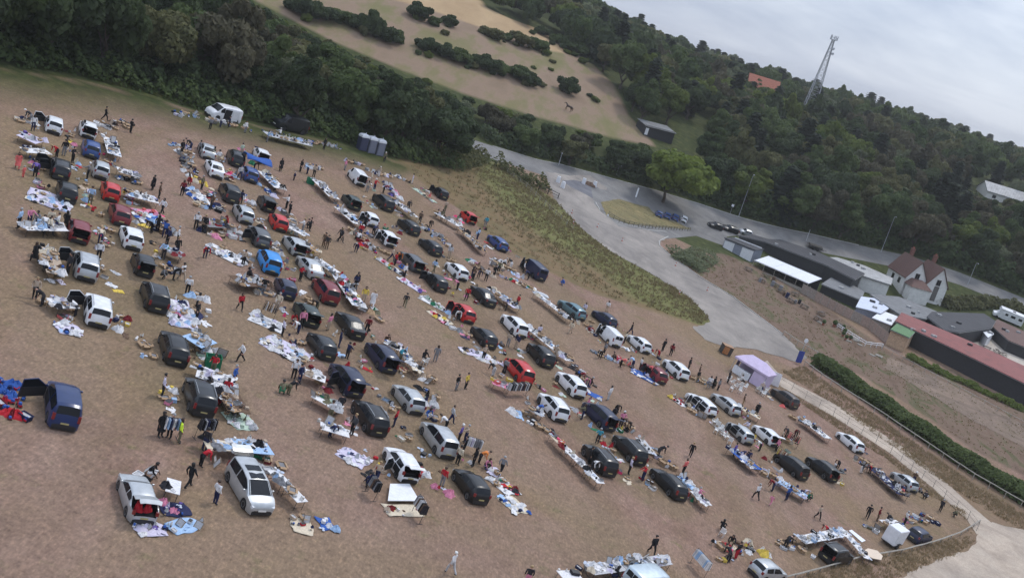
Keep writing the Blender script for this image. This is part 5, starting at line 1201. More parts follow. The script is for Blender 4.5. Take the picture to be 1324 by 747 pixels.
ST = """20,155,44,160,1.6,heap,pale|26,172,52,184,2.2,tab,purple,goods,1,lilac|28,193,62,196,1.2,tab,pale|44,206,52,220,1.2,heap,dark|36,250,92,268,3.6,sh,white,clothes,1,lilac|26,291,82,293,1.5,tab,pale,goods,1,white|58,318,72,354,1.5,tab,brown,goods,1.1,beige|60,360,82,362,1.2,heap,blue,clothes|72,384,88,398,1.9,tab,white,goods,1.2,white|52,386,66,390,1.4,heap,white,clothes|72,424,104,428,1.6,sh,blue,clothes,1.2,lilac
128,164,168,160,1.8,heap,brown|141,178,147,200,1.5,tab,pale,goods,1,white|150,218,178,226,1.5,tab,pale,goods,1,white|152,232,180,236,1.3,heap,pale|162,248,202,258,1.8,tab,white,goods,1,white|174,274,206,276,1.4,sh,red,clothes,.6,pink|176,282,210,284,1.6,sh,blue,clothes,1,blue|200,300,228,302,1.4,heap,dark|208,318,236,330,1.5,tab,mix,goods,1,grey|210,343,232,354,1.7,heap,dark
226,388,240,425,2.2,sh,blue,clothes,1.3,lilac|243,382,262,384,1.2,heap,white,clothes|243,430,270,446,2.2,tab,white,goods,1.1,pale blue|262,450,284,468,1.8,heap,green|252,478,300,494,2.0,tab,white,goods,1.1,white|288,498,308,532,1.8,tab,brown,goods,1.1,brown|298,532,322,556,2.0,sh,green,clothes,.8,pale green
262,572,300,576,1.2,tab,pale,goods,1,cream|300,574,348,578,1.6,tab,pale,goods,1,pale blue|336,582,352,612,1.9,heap,mix|350,606,390,648,.9,tab,white,goods,1.3,white|270,604,288,606,1.2,heap,white|212,624,232,630,1.5,tab,white,clothes,.5,white|220,650,232,668,1.8,sh,purple,goods,1.2,navy|228,672,246,688,2.1,sh,blue,goods,1.2,pale blue|174,685,214,685,1.2,sh,purple,goods,1.2,lilac|376,678,404,684,1.6,sh,mix,goods,.9,cream|412,677,430,678,1.3,sh,blue,goods,1.2,blue|168,612,196,614,1.2,heap,red
2,492,20,516,2.0,heap,tblue,toys,1.2|8,516,34,546,2.0,heap,tred,toys,1.2
216,186,246,194,1.2,heap,white|236,196,246,226,1.6,heap,dark|246,226,262,240,1.6,heap,red,clothes|246,244,264,264,2.0,sh,blue,clothes,1.3,white|254,268,292,272,1.4,heap,pale|262,288,298,290,1.6,tab,mix,goods,1.2,grey|258,300,306,306,2.0,heap,mix|268,318,318,342,2.6,sh,white,clothes,1.4,white
302,362,346,364,2.0,tab,brown,goods,1,brown|330,379,352,383,1.5,heap,white|324,408,366,426,2.4,sh,white,clothes,1.2,white|342,438,396,466,3.0,sh,white,clothes,1.5,lilac|388,478,420,490,1.3,tab,pale,goods,1,white|404,508,440,528,1.4,tab,green,goods,1,white|412,548,450,560,1.2,tab,white,goods,1,white|440,582,474,602,2.0,sh,blue,clothes,1,lilac|468,614,492,628,1.4,heap,dark,clothes
330,192,346,214,1.2,heap,dark|340,222,362,244,1.8,tab,white,goods,1,white|340,240,352,254,1.2,heap,blue|366,272,378,290,1.2,heap,pale|370,290,396,304,1.4,tab,pale,goods,1,white|392,312,412,326,1.2,tab,brown,goods,1,tan|408,334,434,352,1.4,tab,white,goods,1,white|436,354,464,396,1.7,tab,mix,goods,1,white|466,398,476,406,1.2,heap,brown|478,396,492,416,1.2,heap,green,clothes
496,440,516,450,1.2,tab,white,goods,1,white|514,446,542,480,.9,tab,white,goods,1.3,white|536,482,562,496,1.6,heap,brown|546,518,570,520,1.2,heap,dark|538,500,552,512,1.4,heap,dark|632,606,646,614,1.6,sh,purple,clothes,1.3,lilac|640,618,664,640,1.9,sh,mix,clothes,1.3,white|652,642,676,664,1.9,sh,blue,clothes,1.2,cream
394,214,416,220,1.4,heap,pale|408,232,432,256,1.6,tab,pale,goods,1,white|438,268,464,290,1.8,tab,pale,goods,1,white|458,300,478,326,2.0,heap,red|474,318,496,326,1.2,heap,green|488,334,522,356,1.4,sh,mix,clothes,1.2,pale grey|518,360,546,378,1.6,sh,purple,clothes,1,lilac|544,384,576,402,1.6,sh,green,clothes,1.2,white|556,402,582,420,1.6,sh,mix,clothes,1.2,cream|586,424,608,436,1.2,heap,pale|594,452,632,462,1.5,sh,white,clothes,.8,lilac
614,462,650,468,1.2,heap,white,clothes|634,492,658,500,1.2,tab,red,goods,1,pink|662,530,690,546,1.7,heap,white,clothes|684,526,702,536,1.3,tab,pale,goods,1,pale grey|688,548,714,558,1.2,heap,brown|712,560,732,580,.95,tab,red,goods,1.2,cream|730,578,776,624,.95,tab,white,goods,.8,white
476,222,506,228,1.6,heap,pale|498,236,512,256,1.4,heap,purple|508,258,536,280,1.4,tab,white,goods,1,white|542,288,564,308,1.4,heap,white|566,304,580,320,1.2,heap,pale|604,336,636,358,1.8,heap,mix|634,372,668,398,1.5,tab,white,goods,1.2,lilac|636,340,650,360,1.2,heap,pale|682,422,736,466,1.4,tab,white,goods,1.2,white|744,474,766,502,1.5,heap,dark|758,506,778,516,1.4,sh,blue,clothes,.3,blue|800,546,818,560,1.6,heap,brown|826,566,842,586,1.2,tab,pale,goods,1,pale grey|838,580,866,606,1.7,heap,pale|876,614,900,634,1.2,tab,blue,goods,1.1,pale blue|896,634,914,652,1.2,tab,white,goods,1,white
510,226,526,236,1.4,heap,white|536,244,562,262,1.2,sh,white,goods,.6,pale green|562,274,594,292,1.3,tab,white,goods,1,white|596,296,624,324,1.5,tab,brown,goods,1.1,tan|636,334,672,360,2.0,heap,white,clothes|660,362,694,376,1.4,sh,mix,clothes,.9,cream|692,378,736,412,1.2,tab,white,goods,1,white|744,416,768,428,1.3,heap,red|768,458,800,468,1.3,heap,pale|796,464,818,476,1.4,heap,red|816,478,850,496,2.3,sh,blue,clothes,.9,blue
866,512,886,526,1.3,sh,red,clothes,1,white|884,522,912,546,1.3,heap,pale|896,492,922,498,1.3,heap,white|954,524,982,540,1.2,tab,brown,goods,1,cream|944,578,978,606,1.8,tab,blue,goods,1.1,blue|976,602,1010,628,1.9,heap,blue|1006,620,1042,642,1.7,tab,blue,goods,1.1,pale blue|1002,566,1034,576,1.2,heap,red|1018,536,1060,556,1.6,heap,pale|1036,540,1070,566,1.7,tab,white,goods,1,white|1104,594,1132,606,1.6,heap,white|1126,602,1168,640,2.0,tab,dark,goods,1,navy|1080,600,1092,612,1.3,heap,dark
1034,697,1094,686,1.2,tab,white,crock,1.4,white|1096,692,1122,722,1.0,tab,white,crock,1.3,white|1004,704,1034,706,1.6,heap,dark|1034,712,1050,718,1.5,heap,pale|1116,680,1140,690,1.8,heap,green|1142,676,1164,676,1.4,tab,white,goods,1,white|1160,668,1208,672,1.9,heap,mix|926,712,986,710,2.0,heap,red,goods|920,722,944,730,1.2,heap,red,clothes
760,735,862,722,1.2,tab,white,goods,1.2,pale grey|722,742,748,742,1.0,tab,white,goods,.4,white|738,738,766,736,1.2,heap,dark
224,148,256,150,1.3,heap,white|266,156,318,166,1.6,heap,pale|342,172,400,186,1.8,tab,pale,goods,1,pale grey|400,184,440,192,1.4,heap,pale|322,166,320,170,1.0,heap,white
446,208,470,214,1.4,heap,pale|262,400,256,420,1.2,heap,blue,clothes|482,160,482,160,.1,heap,pale"""
KINDS['crock'] = ['crockery', 'crockery', 'ornament', 'plastic_crate', 'book_stack', 'crockery', 'clothes_pile']
for e in ST.replace('\n', '|').split('|'):
    f = e.split(','); 
    if float(f[4]) < .5: continue
    strip(*map(float, f[:5]), f[5], f[6] if len(f) > 6 else 'pale', (f[7] or None) if len(f) > 7 else None, float(f[8]) if len(f) > 8 and f[8] else 1.0, f[9] if len(f) > 9 else None)
# sellers' own clutter and browsers beside nearly every car
cr = random.Random(11)
for row in ROWS:
    for i, (u, v, dx, dy, typ, c, o) in enumerate(row):
        p = P(u, v, .62); hd = heading_px(u, v, dx, dy, .62); f_ = Vector((math.cos(hd), math.sin(hd), 0)); l_ = Vector((-f_.y, f_.x, 0)); wh = None
        for side in (1, -1):
            if cr.random() < .2: continue
            wh = wh or where_for(p, 'on the grass')
            for k in range(cr.randint(5, 12)):
                q = p + f_ * cr.uniform(-2.2, 2.2) + l_ * side * cr.uniform(1.45, 2.6); q = G(q.x, q.y)
                item(cr.choice(['clothes_pile', 'folded_clothes', 'bundled_blanket', 'cardboard_box', 'carrier_bag', 'plastic_crate', 'suitcase', 'shirt', 'trousers', 'book_stack', 'table_lamp', 'ornament', 'shoe_pair', 'crockery']), q, cr.choice(PAL['pale'] + PAL['mix'] + PAL['red'] + ['pink', 'blue', 'pale green', 'navy', 'tan']), wh, cr.uniform(.65, 1.15), 0)
            if cr.random() < .5 and len(PEOPLE) < 292:
                q = p + f_ * cr.uniform(-2.4, 2.0) + l_ * side * cr.uniform(2.3, 3.6); q = G(q.x, q.y, .85); uv = proj(q)
                person(uv[0], uv[1], cr.choice(['white', 'grey', 'pale grey', 'navy', 'pale blue', 'black', 'beige', 'cream', 'khaki', 'red', 'pink', 'lilac', 'brown', 'teal']), cr.choice(['black', 'navy', 'grey', 'beige', 'dark', 'khaki']), cr.choice(['stand', 'stand', 'bend', 'reach', 'carry', 'walk']), cr.uniform(0, 6.28), cr.choice(['dark', 'brown', 'dark+', 'fair', 'grey', 'white', 'brown+']), cr.randrange(3), cr.uniform(1.58, 1.8))
print('ITEMS', sum(CNT.values()), dict(CNT))
# ---- clothes rails
hg = MB(); hg.add([(-.02, -.2, 1.42), (.02, -.2, 1.42), (.02, .2, 1.42), (-.02, .2, 1.42), (-.05, -.27, .75), (.05, -.25, .72), (.05, .25, .74), (-.05, .27, .72)], [(0, 1, 2, 3), (7, 6, 5, 4), (0, 4, 5, 1), (1, 5, 6, 2), (2, 6, 7, 3), (3, 7, 4, 0)]); hg.bar((0, 0, 1.42), (0, 0, 1.5), .008); HG = hg.mesh('hanging garment', [cloth('white')])
for (x1, y1, x2, y2, pal) in [(254, 552, 276, 552, 'dark'), (212, 550, 228, 552, 'pale'), (655, 502, 682, 502, 'dark'), (600, 572, 620, 578, 'white'), (476, 622, 486, 634, 'dark'), (536, 648, 546, 664, 'dark'), (896, 716, 914, 736, 'blue'), (1012, 560, 1032, 572, 'red'), (1004, 586, 1014, 592, 'mix'), (342, 398, 352, 402, 'dark')]:
    a, b = P(x1, y1, .8), P(x2, y2, .8); hd = math.atan2(b.y - a.y, b.x - a.x); L = max(1.2, (b - a).length); c = G((a.x + b.x) / 2, (a.y + b.y) / 2)
    m = MB()
    for s in (-1, 1): m.bar((s * L / 2, -.25, .02), (s * L / 2, .25, .02), .02); m.bar((s * L / 2, 0, .02), (s * L / 2, 0, 1.5), .018)
    m.bar((-L / 2, 0, 1.5), (L / 2, 0, 1.5), .018)
    wh = where_for(c, 'standing'); o = link('clothes_rail', m.mesh('rail', [DARKMETAL]), loc=c, rot=ground_rot(c, hd)); tag(o, f"metal clothes rail {wh}", 'clothes rail', f"clothes rails {wh}")
    k = int(L / .16)
    for i in range(k):
        q = c + o.rotation_quaternion @ Vector((-L / 2 + .1 + i * (L - .2) / max(1, k - 1), 0, 0)); cc = random.choice(PAL[pal])
        g_ = link('hanging_garment', HG, None, [cloth(cc)], loc=q, rot=ground_rot(q, hd + jit(.12))); tag(g_, f"{cc} garment on the rail {wh}", 'garment', f"garments on the rail {wh}")
# ------------------------------------------------------------------ buildings and street furniture
def sheeted(name, col, pitch=2.2, rough=.7):
    m = bpy.data.materials.new(name); m.use_nodes = True; nt = m.node_tree; N = nt.nodes; L = nt.links; b = N['Principled BSDF']; b.inputs['Roughness'].default_value = rough
    tc = N.new('ShaderNodeTexCoord'); w_ = N.new('ShaderNodeTexWave'); w_.inputs['Scale'].default_value = pitch; w_.inputs['Distortion'].default_value = .3; L.new(tc.outputs['Object'], w_.inputs['Vector'])
    n = N.new('ShaderNodeTexNoise'); n.inputs['Scale'].default_value = .55; n.inputs['Detail'].default_value = 8; n.inputs['Roughness'].default_value = .7; L.new(tc.outputs['Object'], n.inputs['Vector'])
    r = N.new('ShaderNodeValToRGB'); L.new(n.outputs['Fac'], r.inputs['Fac']); e = r.color_ramp.elements; e.new(.5)
    for q, (p, k) in zip(e, ((.3, .6), (.5, 1.0), (.72, 1.35))): q.position = p; q.color = (*[c * k for c in col], 1)
    r2 = N.new('ShaderNodeValToRGB'); L.new(w_.outputs['Fac'], r2.inputs['Fac']); r2.color_ramp.elements[0].position = .0; r2.color_ramp.elements[1].position = .25; r2.color_ramp.elements[0].color = (.62, .62, .62, 1)
    x = N.new('ShaderNodeMixRGB'); x.blend_type = 'MULTIPLY'; x.inputs['Fac'].default_value = 1; L.new(r.outputs['Color'], x.inputs['Color1']); L.new(r2.outputs['Color'], x.inputs['Color2']); L.new(x.outputs['Color'], b.inputs['Base Color']); return m
BLACKW = wear('black boarding', (.022, .022, .025), .7, .3, 3); ROOFD = sheeted('dark felt roof', (.04, .041, .047), .35, .85); ROOFG = sheeted('grey corrugated roof', (.14, .145, .15), .8); ROOFP = sheeted('pale grey roof', (.36, .36, .355), .5)
ROOFR = sheeted('red painted roof', (.20, .042, .036), .45); ROOFB = wear('brown tiles', (.115, .062, .05), .85, .35, 6); WHITE = wear('white render', (.66, .65, .62), .8, .1, 2); WPANEL = wear('white sheet', (.70, .71, .73), .5, .08, 3); GPANEL = wear('blue grey panel', (.22, .24, .29), .6, .15, 3)
PINKW = wear('pinkish timber', (.34, .25, .205), .85, .25, 4); PLY = wear('plywood', (.45, .31, .20), .8, .2, 3); GREENF = wear('green felt', (.10, .19, .085), .9, .25, 3); LBLUE = wear('pale blue sheet', (.52, .56, .66), .6, .12, 2); ORANGE = wear('orange tiles', (.30, .10, .06), .85, .25, 2)
def roofed(name, px, h, roofm, wallm, label, cat='building', th=.16, over=.25, parts=()):
    """low building whose roof outline is given in picture points at height h over the ground"""
    pts = [P(a, b, h) for a, b in px]; c = sum(pts, Vector()) / len(pts); z0 = min(p.z for p in pts); z1 = max(p.z for p in pts) ; zt = sum(p.z for p in pts) / len(pts) + h
    t = thing(name, Vector((c.x, c.y, z0)), label, cat)
    loc = [(p.x - c.x, p.y - c.y) for p in pts]
    if sum(loc[i][0] * loc[(i + 1) % len(loc)][1] - loc[(i + 1) % len(loc)][0] * loc[i][1] for i in range(len(loc))) < 0: loc = loc[::-1]
    ins = [(x * .985, y * .985) for x, y in loc]
    out = [(x * (1 + over / max(2, math.hypot(x, y))), y * (1 + over / max(2, math.hypot(x, y)))) for x, y in loc]
    MB().prism(ins, -.8, zt - z0 - .003, 0).build('wall', wallm, t)
    r = MB(); r.prism(out, zt - z0, zt - z0 + th); r.build('roof', roofm, t)
    g = random.Random(len(label)); bx = [p[0] for p in ins]; by = [p[1] for p in ins]
    for k in range(3 if len(px) > 4 else 1):
        for _ in range(40):
            x, y = g.uniform(min(bx), max(bx)), g.uniform(min(by), max(by))
            if inpoly(x, y, [(a * .8, b * .8) for a, b in ins]): break
        else: continue
        m = MB(); m.box((x, y, zt - z0 + th + .2), (g.uniform(.5, 1.1), g.uniform(.5, .9), .4)); m.build('roof_vent', DARKMETAL if k % 2 else ROOFP, t)
    m = MB()
    for (a, b), (c, d) in zip(out, out[1:] + out[:1]): m.bar((a, b, zt - z0 - .03), (c, d, zt - z0 - .03), .07, 0, 5)
    m.build('gutter', pr('gutter grey', (.2, .2, .2), .6), t)
    return t, zt - z0
def front(A, B):
    a, b = P(*A), P(*B); d = (b - a); d.z = 0; L = d.length; d.normalize(); n = Vector((-d.y, d.x, 0))
    if n.dot(a - CAM) < 0: n = -n
    return a, b, d, n, L, Matrix((d, n, Vector((0, 0, 1)))).transposed().to_quaternion() if d.cross(n).z > 0 else None
# clad hut
a, b, d, n, L, q = front((934, 319), (971, 339))
t = thing('clad_hut', Vector((a.x, a.y, min(a.z, b.z))), 'low flat-roofed hut clad in alternating white and grey-blue panels', 'hut', None, q)
MB().box((L / 2, 2.6, 1.1), (L, 5.2, 3.4)).build('wall', GPANEL, t); MB().box((L / 2, 2.55, 2.88), (L + .4, 5.7, .15)).build('roof', ROOFD, t)
for x0, x1 in ((.02, .34), (.6, .97)): MB().box((L * (x0 + x1) / 2, -.03, 1.25), (L * (x1 - x0), .06, 2.5)).build('panel', WPANEL, t)
MB().box((L * .47, -.03, 1.2), (L * .2, .05, 2.3)).build('door', GPANEL, t)
MB().box((L * .5, 4.9, 3.05), (L * .9, .25, .16)).build('roof_trim', WPANEL, t)
# canopy
a, b, d, n, L, q = front((974, 343), (1041, 379))
t = thing('canopy_shelter', Vector((a.x, a.y, min(a.z, b.z))), 'open-fronted shelter under a bright white three-panel roof', 'shelter', None, q)
MB().box((L / 2, 5.3, 1.4), (L, .15, 3.5)).build('back_wall', BLACKW, t)
for k in range(3): MB().box((L * (k + .5) / 3, 2.5, 2.78), (L / 3 - .1, 5.7, .07), 0, Matrix.Rotation(rad(11), 3, 'X')).build('roof_panel', WPANEL, t)
m = MB(); m.box((L / 2, -.42, 2.28), (L + .1, .08, .2)); m.box((L / 2, 5.4, 3.3), (L + .1, .1, .24))
for k in range(4): m.box((L * k / 3, 2.5, 2.73), (.09, 5.7, .1), 0, Matrix.Rotation(rad(11), 3, 'X'))
m.build('roof_frame', WPANEL, t)
for k in range(6): MB().box((L * k / 5, -.3, .6), (.1, .1, 3.2)).build('post', GREYWOOD, t)
MB().box((L / 2, -.45, .35), (L, .08, .9)).build('low_rail', GREYWOOD, t)
def garden_table(p, a, label, grp, dark=True):
    mt = wear('dark stained wood', (.06, .045, .035), .8, .3, 4)
    t = thing('picnic_table', p, label, 'table', grp, ground_rot(p, a)); m = MB(); m.box((0, 0, .74), (1.8, .75, .05)); m.build('tabletop', mt, t)
    for s in (-1, 1): MB().box((0, s * .65, .44), (1.8, .28, .045)).build('seat', mt, t)
    for s in (-1, 1):
        m = MB(); m.bar((s * .65, -.6, 0), (s * .65, -.2, .72), .035); m.bar((s * .65, .6, 0), (s * .65, .2, .72), .035); m.bar((s * .65, -.66, .4), (s * .65, .66, .4), .03); m.build('leg', mt, t)
    return t
for (u, v) in [(968, 348), (990, 356), (985, 362), (1003, 368), (1010, 376), (1022, 388), (1028, 380), (1040, 396), (1062, 405), (1058, 412), (1085, 420)]:
    garden_table(P(u, v, .4), random.uniform(0, 3), 'dark wooden picnic table standing on the bare soil before the white canopy', 'picnic tables before the white canopy')
for k in range(9):
    c = Vector((a.x, a.y, 0)) + d * (L * (k + .6) / 9.3) + n * (1.0 + 1.2 * (k % 2)); garden_table(G(c.x, c.y, .02), random.uniform(0, 3), 'dark wooden table with benches in the shade under the white canopy', 'tables under the white canopy')
roofed('flat_roof_range', [(956, 303), (978, 297), (996, 305), (1012, 301), (1060, 325), (1113, 363), (1100, 372), (1064, 352), (991, 314)], 2.0, ROOFD, BLACKW, 'long black flat-roofed range running behind the white canopy')
roofed('lean_to', [(1068, 331), (1086, 326), (1120, 338), (1152, 362), (1148, 376), (1112, 364)], 2.0, ROOFP, WHITE, 'long low building with a pale grey roof beside the white house')
roofed('store_shed', [(1063, 367), (1080, 356), (1116, 378), (1112, 389)], 1.9, ROOFG, BLACKW, 'black boarded shed with a grey sheet roof behind the timber fence', 'shed')
roofed('covered_yard', [(1126, 381), (1162, 384), (1203, 400), (1216, 406), (1196, 413), (1164, 408)], 2.7, ROOFG, GREYWOOD, 'grey corrugated roof over the yard below the white house')
roofed('awning', [(1107, 397), (1114, 384), (1136, 387), (1150, 398), (1138, 406), (1122, 401)], 2.5, LBLUE, GPANEL, 'pale blue sheeted awning in the middle of the yard', 'awning')
roofed('awning', [(1128, 411), (1140, 402), (1160, 410), (1152, 421)], 2.3, WPANEL, GREYWOOD, 'small white-topped lean-to beside the plywood shed', 'awning')
roofed('plywood_shed', [(1152, 426), (1161, 418), (1184, 428), (1175, 437)], 3.0, GREENF, PLY, 'plywood shed with a green felt roof at the end of the fence', 'shed')
t, zt = roofed('long_barn', [(1159, 415), (1167, 404), (1250, 440), (1345, 484), (1345, 508), (1240, 455)], 3.4, ROOFR, BLACKW, 'long black boarded building with a red painted roof', 'building')
t, zt = roofed('slate_range', [(1199, 410), (1206, 404), (1272, 405), (1287, 415), (1281, 424), (1240, 431), (1220, 428)], 3.0, ROOFD, BLACKW, 'dark slate-roofed range behind the long red roof')
t, zt = roofed('tiled_stable', [(1281, 420), (1290, 413), (1345, 438), (1345, 458), (1304, 441)], 2.4, ROOFB, BLACKW, 'brown-tiled building at the corner of the courtyard')
pt = sheet('patio', W([(1222, 436), (1242, 434), (1285, 430), (1310, 446), (1345, 464), (1345, 480), (1300, 468), (1255, 450)]), wear('pale paving', (.42, .37, .31), .9, .15, 2), .06)
roofed('white_kiosk', [(1270, 428), (1277, 425), (1284, 432), (1277, 437)], 2.2, WPANEL, WPANEL, 'small white kiosk standing in the paved courtyard', 'kiosk')
# white twin-gabled house
o0, ob = P(1203, 392), P(1174, 371); bk = Vector((-.17, .98, 0)).normalized(); rt = Vector((-bk.y, bk.x, 0))
if rt.x > 0: rt = -rt        # towards the camera side row of gables (left)
t = thing('white_house', o0, 'white rendered house with two steep brown-tiled gables', 'house', None, Matrix((rt, bk, Vector((0, 0, 1)))).transposed().to_quaternion() if rt.cross(bk).z > 0 else Matrix((-rt, bk, Vector((0, 0, 1)))).transposed().to_quaternion())
sg = 1 if rt.cross(bk).z > 0 else -1
for k, (cx, wd, ln, off) in enumerate(((0, 4.6, 7.5, 0), (sg * 4.7, 4.6, 8.5, .6))):
    e, rg = 4.1, 7.7; m = MB()
    y0, y1 = off, off + ln
    pr_ = [(-wd / 2, -1.0), (wd / 2, -1.0), (wd / 2, e), (0, rg - .08), (-wd / 2, e)]
    m.add([(cx + x, y0, z) for x, z in pr_] + [(cx + x, y1, z) for x, z in pr_], [(4, 3, 2, 1, 0), (5, 6, 7, 8, 9)] + [(i, (i + 1) % 5, 5 + (i + 1) % 5, 5 + i) for i in range(5)]); m.build('wall', WHITE, t)
    for s in (-1, 1):
        r = MB(); sl = (rg - e) / (wd / 2); x_e = wd / 2 + .3; ze = e - .3 * sl
        r.add([(cx, y0 - .3, rg), (cx, y1 + .3, rg), (cx + s * x_e, y1 + .3, ze), (cx + s * x_e, y0 - .3, ze), (cx, y0 - .3, rg + .16), (cx, y1 + .3, rg + .16), (cx + s * x_e, y1 + .3, ze + .16), (cx + s * x_e, y0 - .3, ze + .16)], [(0, 1, 2, 3), (7, 6, 5, 4), (0, 4, 5, 1), (1, 5, 6, 2), (2, 6, 7, 3), (3, 7, 4, 0)]); r.build('roof', ROOFB, t)
    t.scale = (1.16,) * 3; fr = MB(); fr.box((cx, y0 - .03, 4.6), (1.0, .07, 1.3)); w_ = fr.build('window', pr('grey frame', (.12, .11, .1), .6), t)
    for i in (-1, 1): MB().box((cx + i * .23, y0 - .075, 4.6), (.38, .03, 1.05)).build('pane', GLASS, w_)
    if k == 0: fr = MB(); fr.box((cx, y0 - .03, 2.2), (1.1, .06, 3.2)); fr.build('bay', pr('grey frame', (.12, .11, .1), .6), t)
    ch = MB(); ch.box((cx + .3, y0 + ln * .75, rg + .5), (.6, .9, 1.8)); ch.box((cx + .3, y0 + ln * .75, rg + 1.5), (.7, 1.0, .18)); c_ = ch.build('chimney', wear('red brick', (.17, .075, .055), .9, .3, 6), t)
    for i in (-1, 1): MB().bar((cx + .3, y0 + ln * .75 + i * .22, rg + 1.58), (cx + .3, y0 + ln * .75 + i * .22, rg + 1.95), .11).build('chimney_pot', ORANGE, c_)
for i in range(2):
    fr = MB(); fr.box((sg * (4.7 + 2.3) + sg * .03, 3 + 3.2 * i, 2.6), (.07, 1.1, 1.2)); w_ = fr.build('window', pr('grey frame', (.12, .11, .1), .6), t); MB().box((sg * 7.07, 3 + 3.2 * i, 2.6), (.03, .9, 1.0)).build('pane', GLASS, w_)
m = MB(); m.box((sg * 4.6, -1.4, 1.1), (4.4, 2.7, 3.6)); m.build('porch_wall', WHITE, t)
m = MB(); m.add([(sg * 4.6 - 2.5, -3.0, 2.8), (sg * 4.6 + 2.5, -3.0, 2.8), (sg * 4.6 + 2.5, .55, 2.8), (sg * 4.6 - 2.5, .55, 2.8), (sg * 4.6 - 1.2, -.6, 4.1), (sg * 4.6 + 1.2, -.6, 4.1), (sg * 4.6 + 1.2, .57, 4.1), (sg * 4.6 - 1.2, .57, 4.1)], [(3, 2, 1, 0), (4, 5, 6, 7), (0, 1, 5, 4), (1, 2, 6, 5), (2, 3, 7, 6), (3, 0, 4, 7)]); m.build('porch_roof', ROOFB, t)
# motorhome
p = P(1305, 408, 1.5); hd = heading_px(1305, 408, -1, -.42, 1.5)
t = thing('motorhome', p, 'white motorhome parked beyond the brown-tiled building', 'motorhome', None, ground_rot(p, hd))
m = MB(); m.add([(-3.3, -1.1, .45), (2.0, -1.1, .45), (2.0, 1.1, .45), (-3.3, 1.1, .45), (-3.3, -1.1, 2.9), (2.7, -1.1, 2.9), (2.7, 1.1, 2.9), (-3.3, 1.1, 2.9), (2.9, -1.0, 2.2), (2.9, 1.0, 2.2), (2.0, -1.1, 2.0), (2.0, 1.1, 2.0)],
 [(3, 2, 1, 0), (4, 5, 6, 7), (0, 1, 10, 8, 5, 4), (3, 7, 6, 9, 11, 2), (0, 4, 7, 3), (5, 8, 9, 6), (8, 10, 11, 9), (1, 2, 11, 10)]); m.build('body', paint('white'), t)
m = MB(); m.add([(2.0, -.98, .45), (3.9, -.95, .45), (3.9, .95, .45), (2.0, .98, .45), (2.0, -.98, 2.0), (2.5, -.95, 2.0), (2.5, .95, 2.0), (2.0, .98, 2.0), (3.2, -.95, 1.3), (3.2, .95, 1.3), (3.9, -.95, 1.05), (3.9, .95, 1.05)], [(0, 1, 10, 8, 5, 4), (3, 7, 6, 9, 11, 2), (5, 8, 9, 6), (8, 10, 11, 9), (1, 2, 11, 10), (3, 2, 1, 0)]); m.build('cab', paint('white'), t)
for x, w_ in ((-2.4, .9), (-.6, 1.1), (1.0, .7)):
    for s in (-1, 1): MB().box((x, s * 1.1, 1.85), (w_, .04, .6)).build('window', GLASS, t)
MB().box((-.5, 0, 2.95), (.7, .7, .12)).build('roof_hatch', TRIM, t)
for x in (-2.0, 2.9):
    for s in (-1, 1): MB().bar((x, s * .8, .36), (x, s * 1.08, .36), .36, 0, 16).build('wheel', TYRE, t)
# ridge buildings
def gabled(name, px, Y, L, D, zr, ze, roofm, wallm, label):
    c = at_y(px[0], px[1], Y); g0 = ter(c.x, c.y); t = thing(name, Vector((c.x, c.y, g0)), label, 'building'); r_, e_ = zr - g0, ze - g0
    pr_ = [(-D / 2, -1), (D / 2, -1), (D / 2, e_), (0, r_), (-D / 2, e_)]
    MB().add([(-L / 2, y, z) for y, z in pr_] + [(L / 2, y, z) for y, z in pr_], [(4, 3, 2, 1, 0), (5, 6, 7, 8, 9)] + [(i, (i + 1) % 5, 5 + (i + 1) % 5, 5 + i) for i in range(5)]).build('wall', wallm, t)
    for s in (-1, 1): MB().add([(-L / 2 - .3, 0, r_ + .05), (L / 2 + .3, 0, r_ + .05), (L / 2 + .3, s * (D / 2 + .4), e_ - .3), (-L / 2 - .3, s * (D / 2 + .4), e_ - .3), (-L / 2 - .3, 0, r_ + .3), (L / 2 + .3, 0, r_ + .3), (L / 2 + .3, s * (D / 2 + .4), e_ - .05), (-L / 2 - .3, s * (D / 2 + .4), e_ - .05)], [(0, 1, 2, 3), (7, 6, 5, 4), (0, 4, 5, 1), (1, 5, 6, 2), (2, 6, 7, 3), (3, 7, 4, 0)]).build('roof', roofm, t)
    for k in range(3): f_ = MB().box((-L / 2 + L * (k + .5) / 3, -D / 2 - .03, e_ - 1.4), (1.3, .06, 1.1)).build('window', GLASS, t)
    return t
Y = 473; zr, ze = at_y(985, 100, Y).z, at_y(988, 119, Y).z
gabled('ridge_building', (986, 110), Y, 38 / 3.0, 12, zr, ze, ORANGE, wear('red brick', (.17, .075, .055), .9, .3, 6), 'large building with a bright orange-red roof among the ridge trees')
zr, ze = at_y(1011, 121, Y).z, at_y(1011, 126, Y).z
gabled('ridge_building', (1011, 123), Y + 3, 6, 8, zr, ze, WPANEL, WHITE, 'small white-roofed building beside the orange-red roof on the ridge')
zr, ze = at_y(1302, 243, 405).z, at_y(1302, 253, 405).z
gabled('far_warehouse', (1302, 248), 405, 17, 11, zr, ze, ROOFP, WHITE, 'long white-roofed building among the trees at the far end of the ridge')
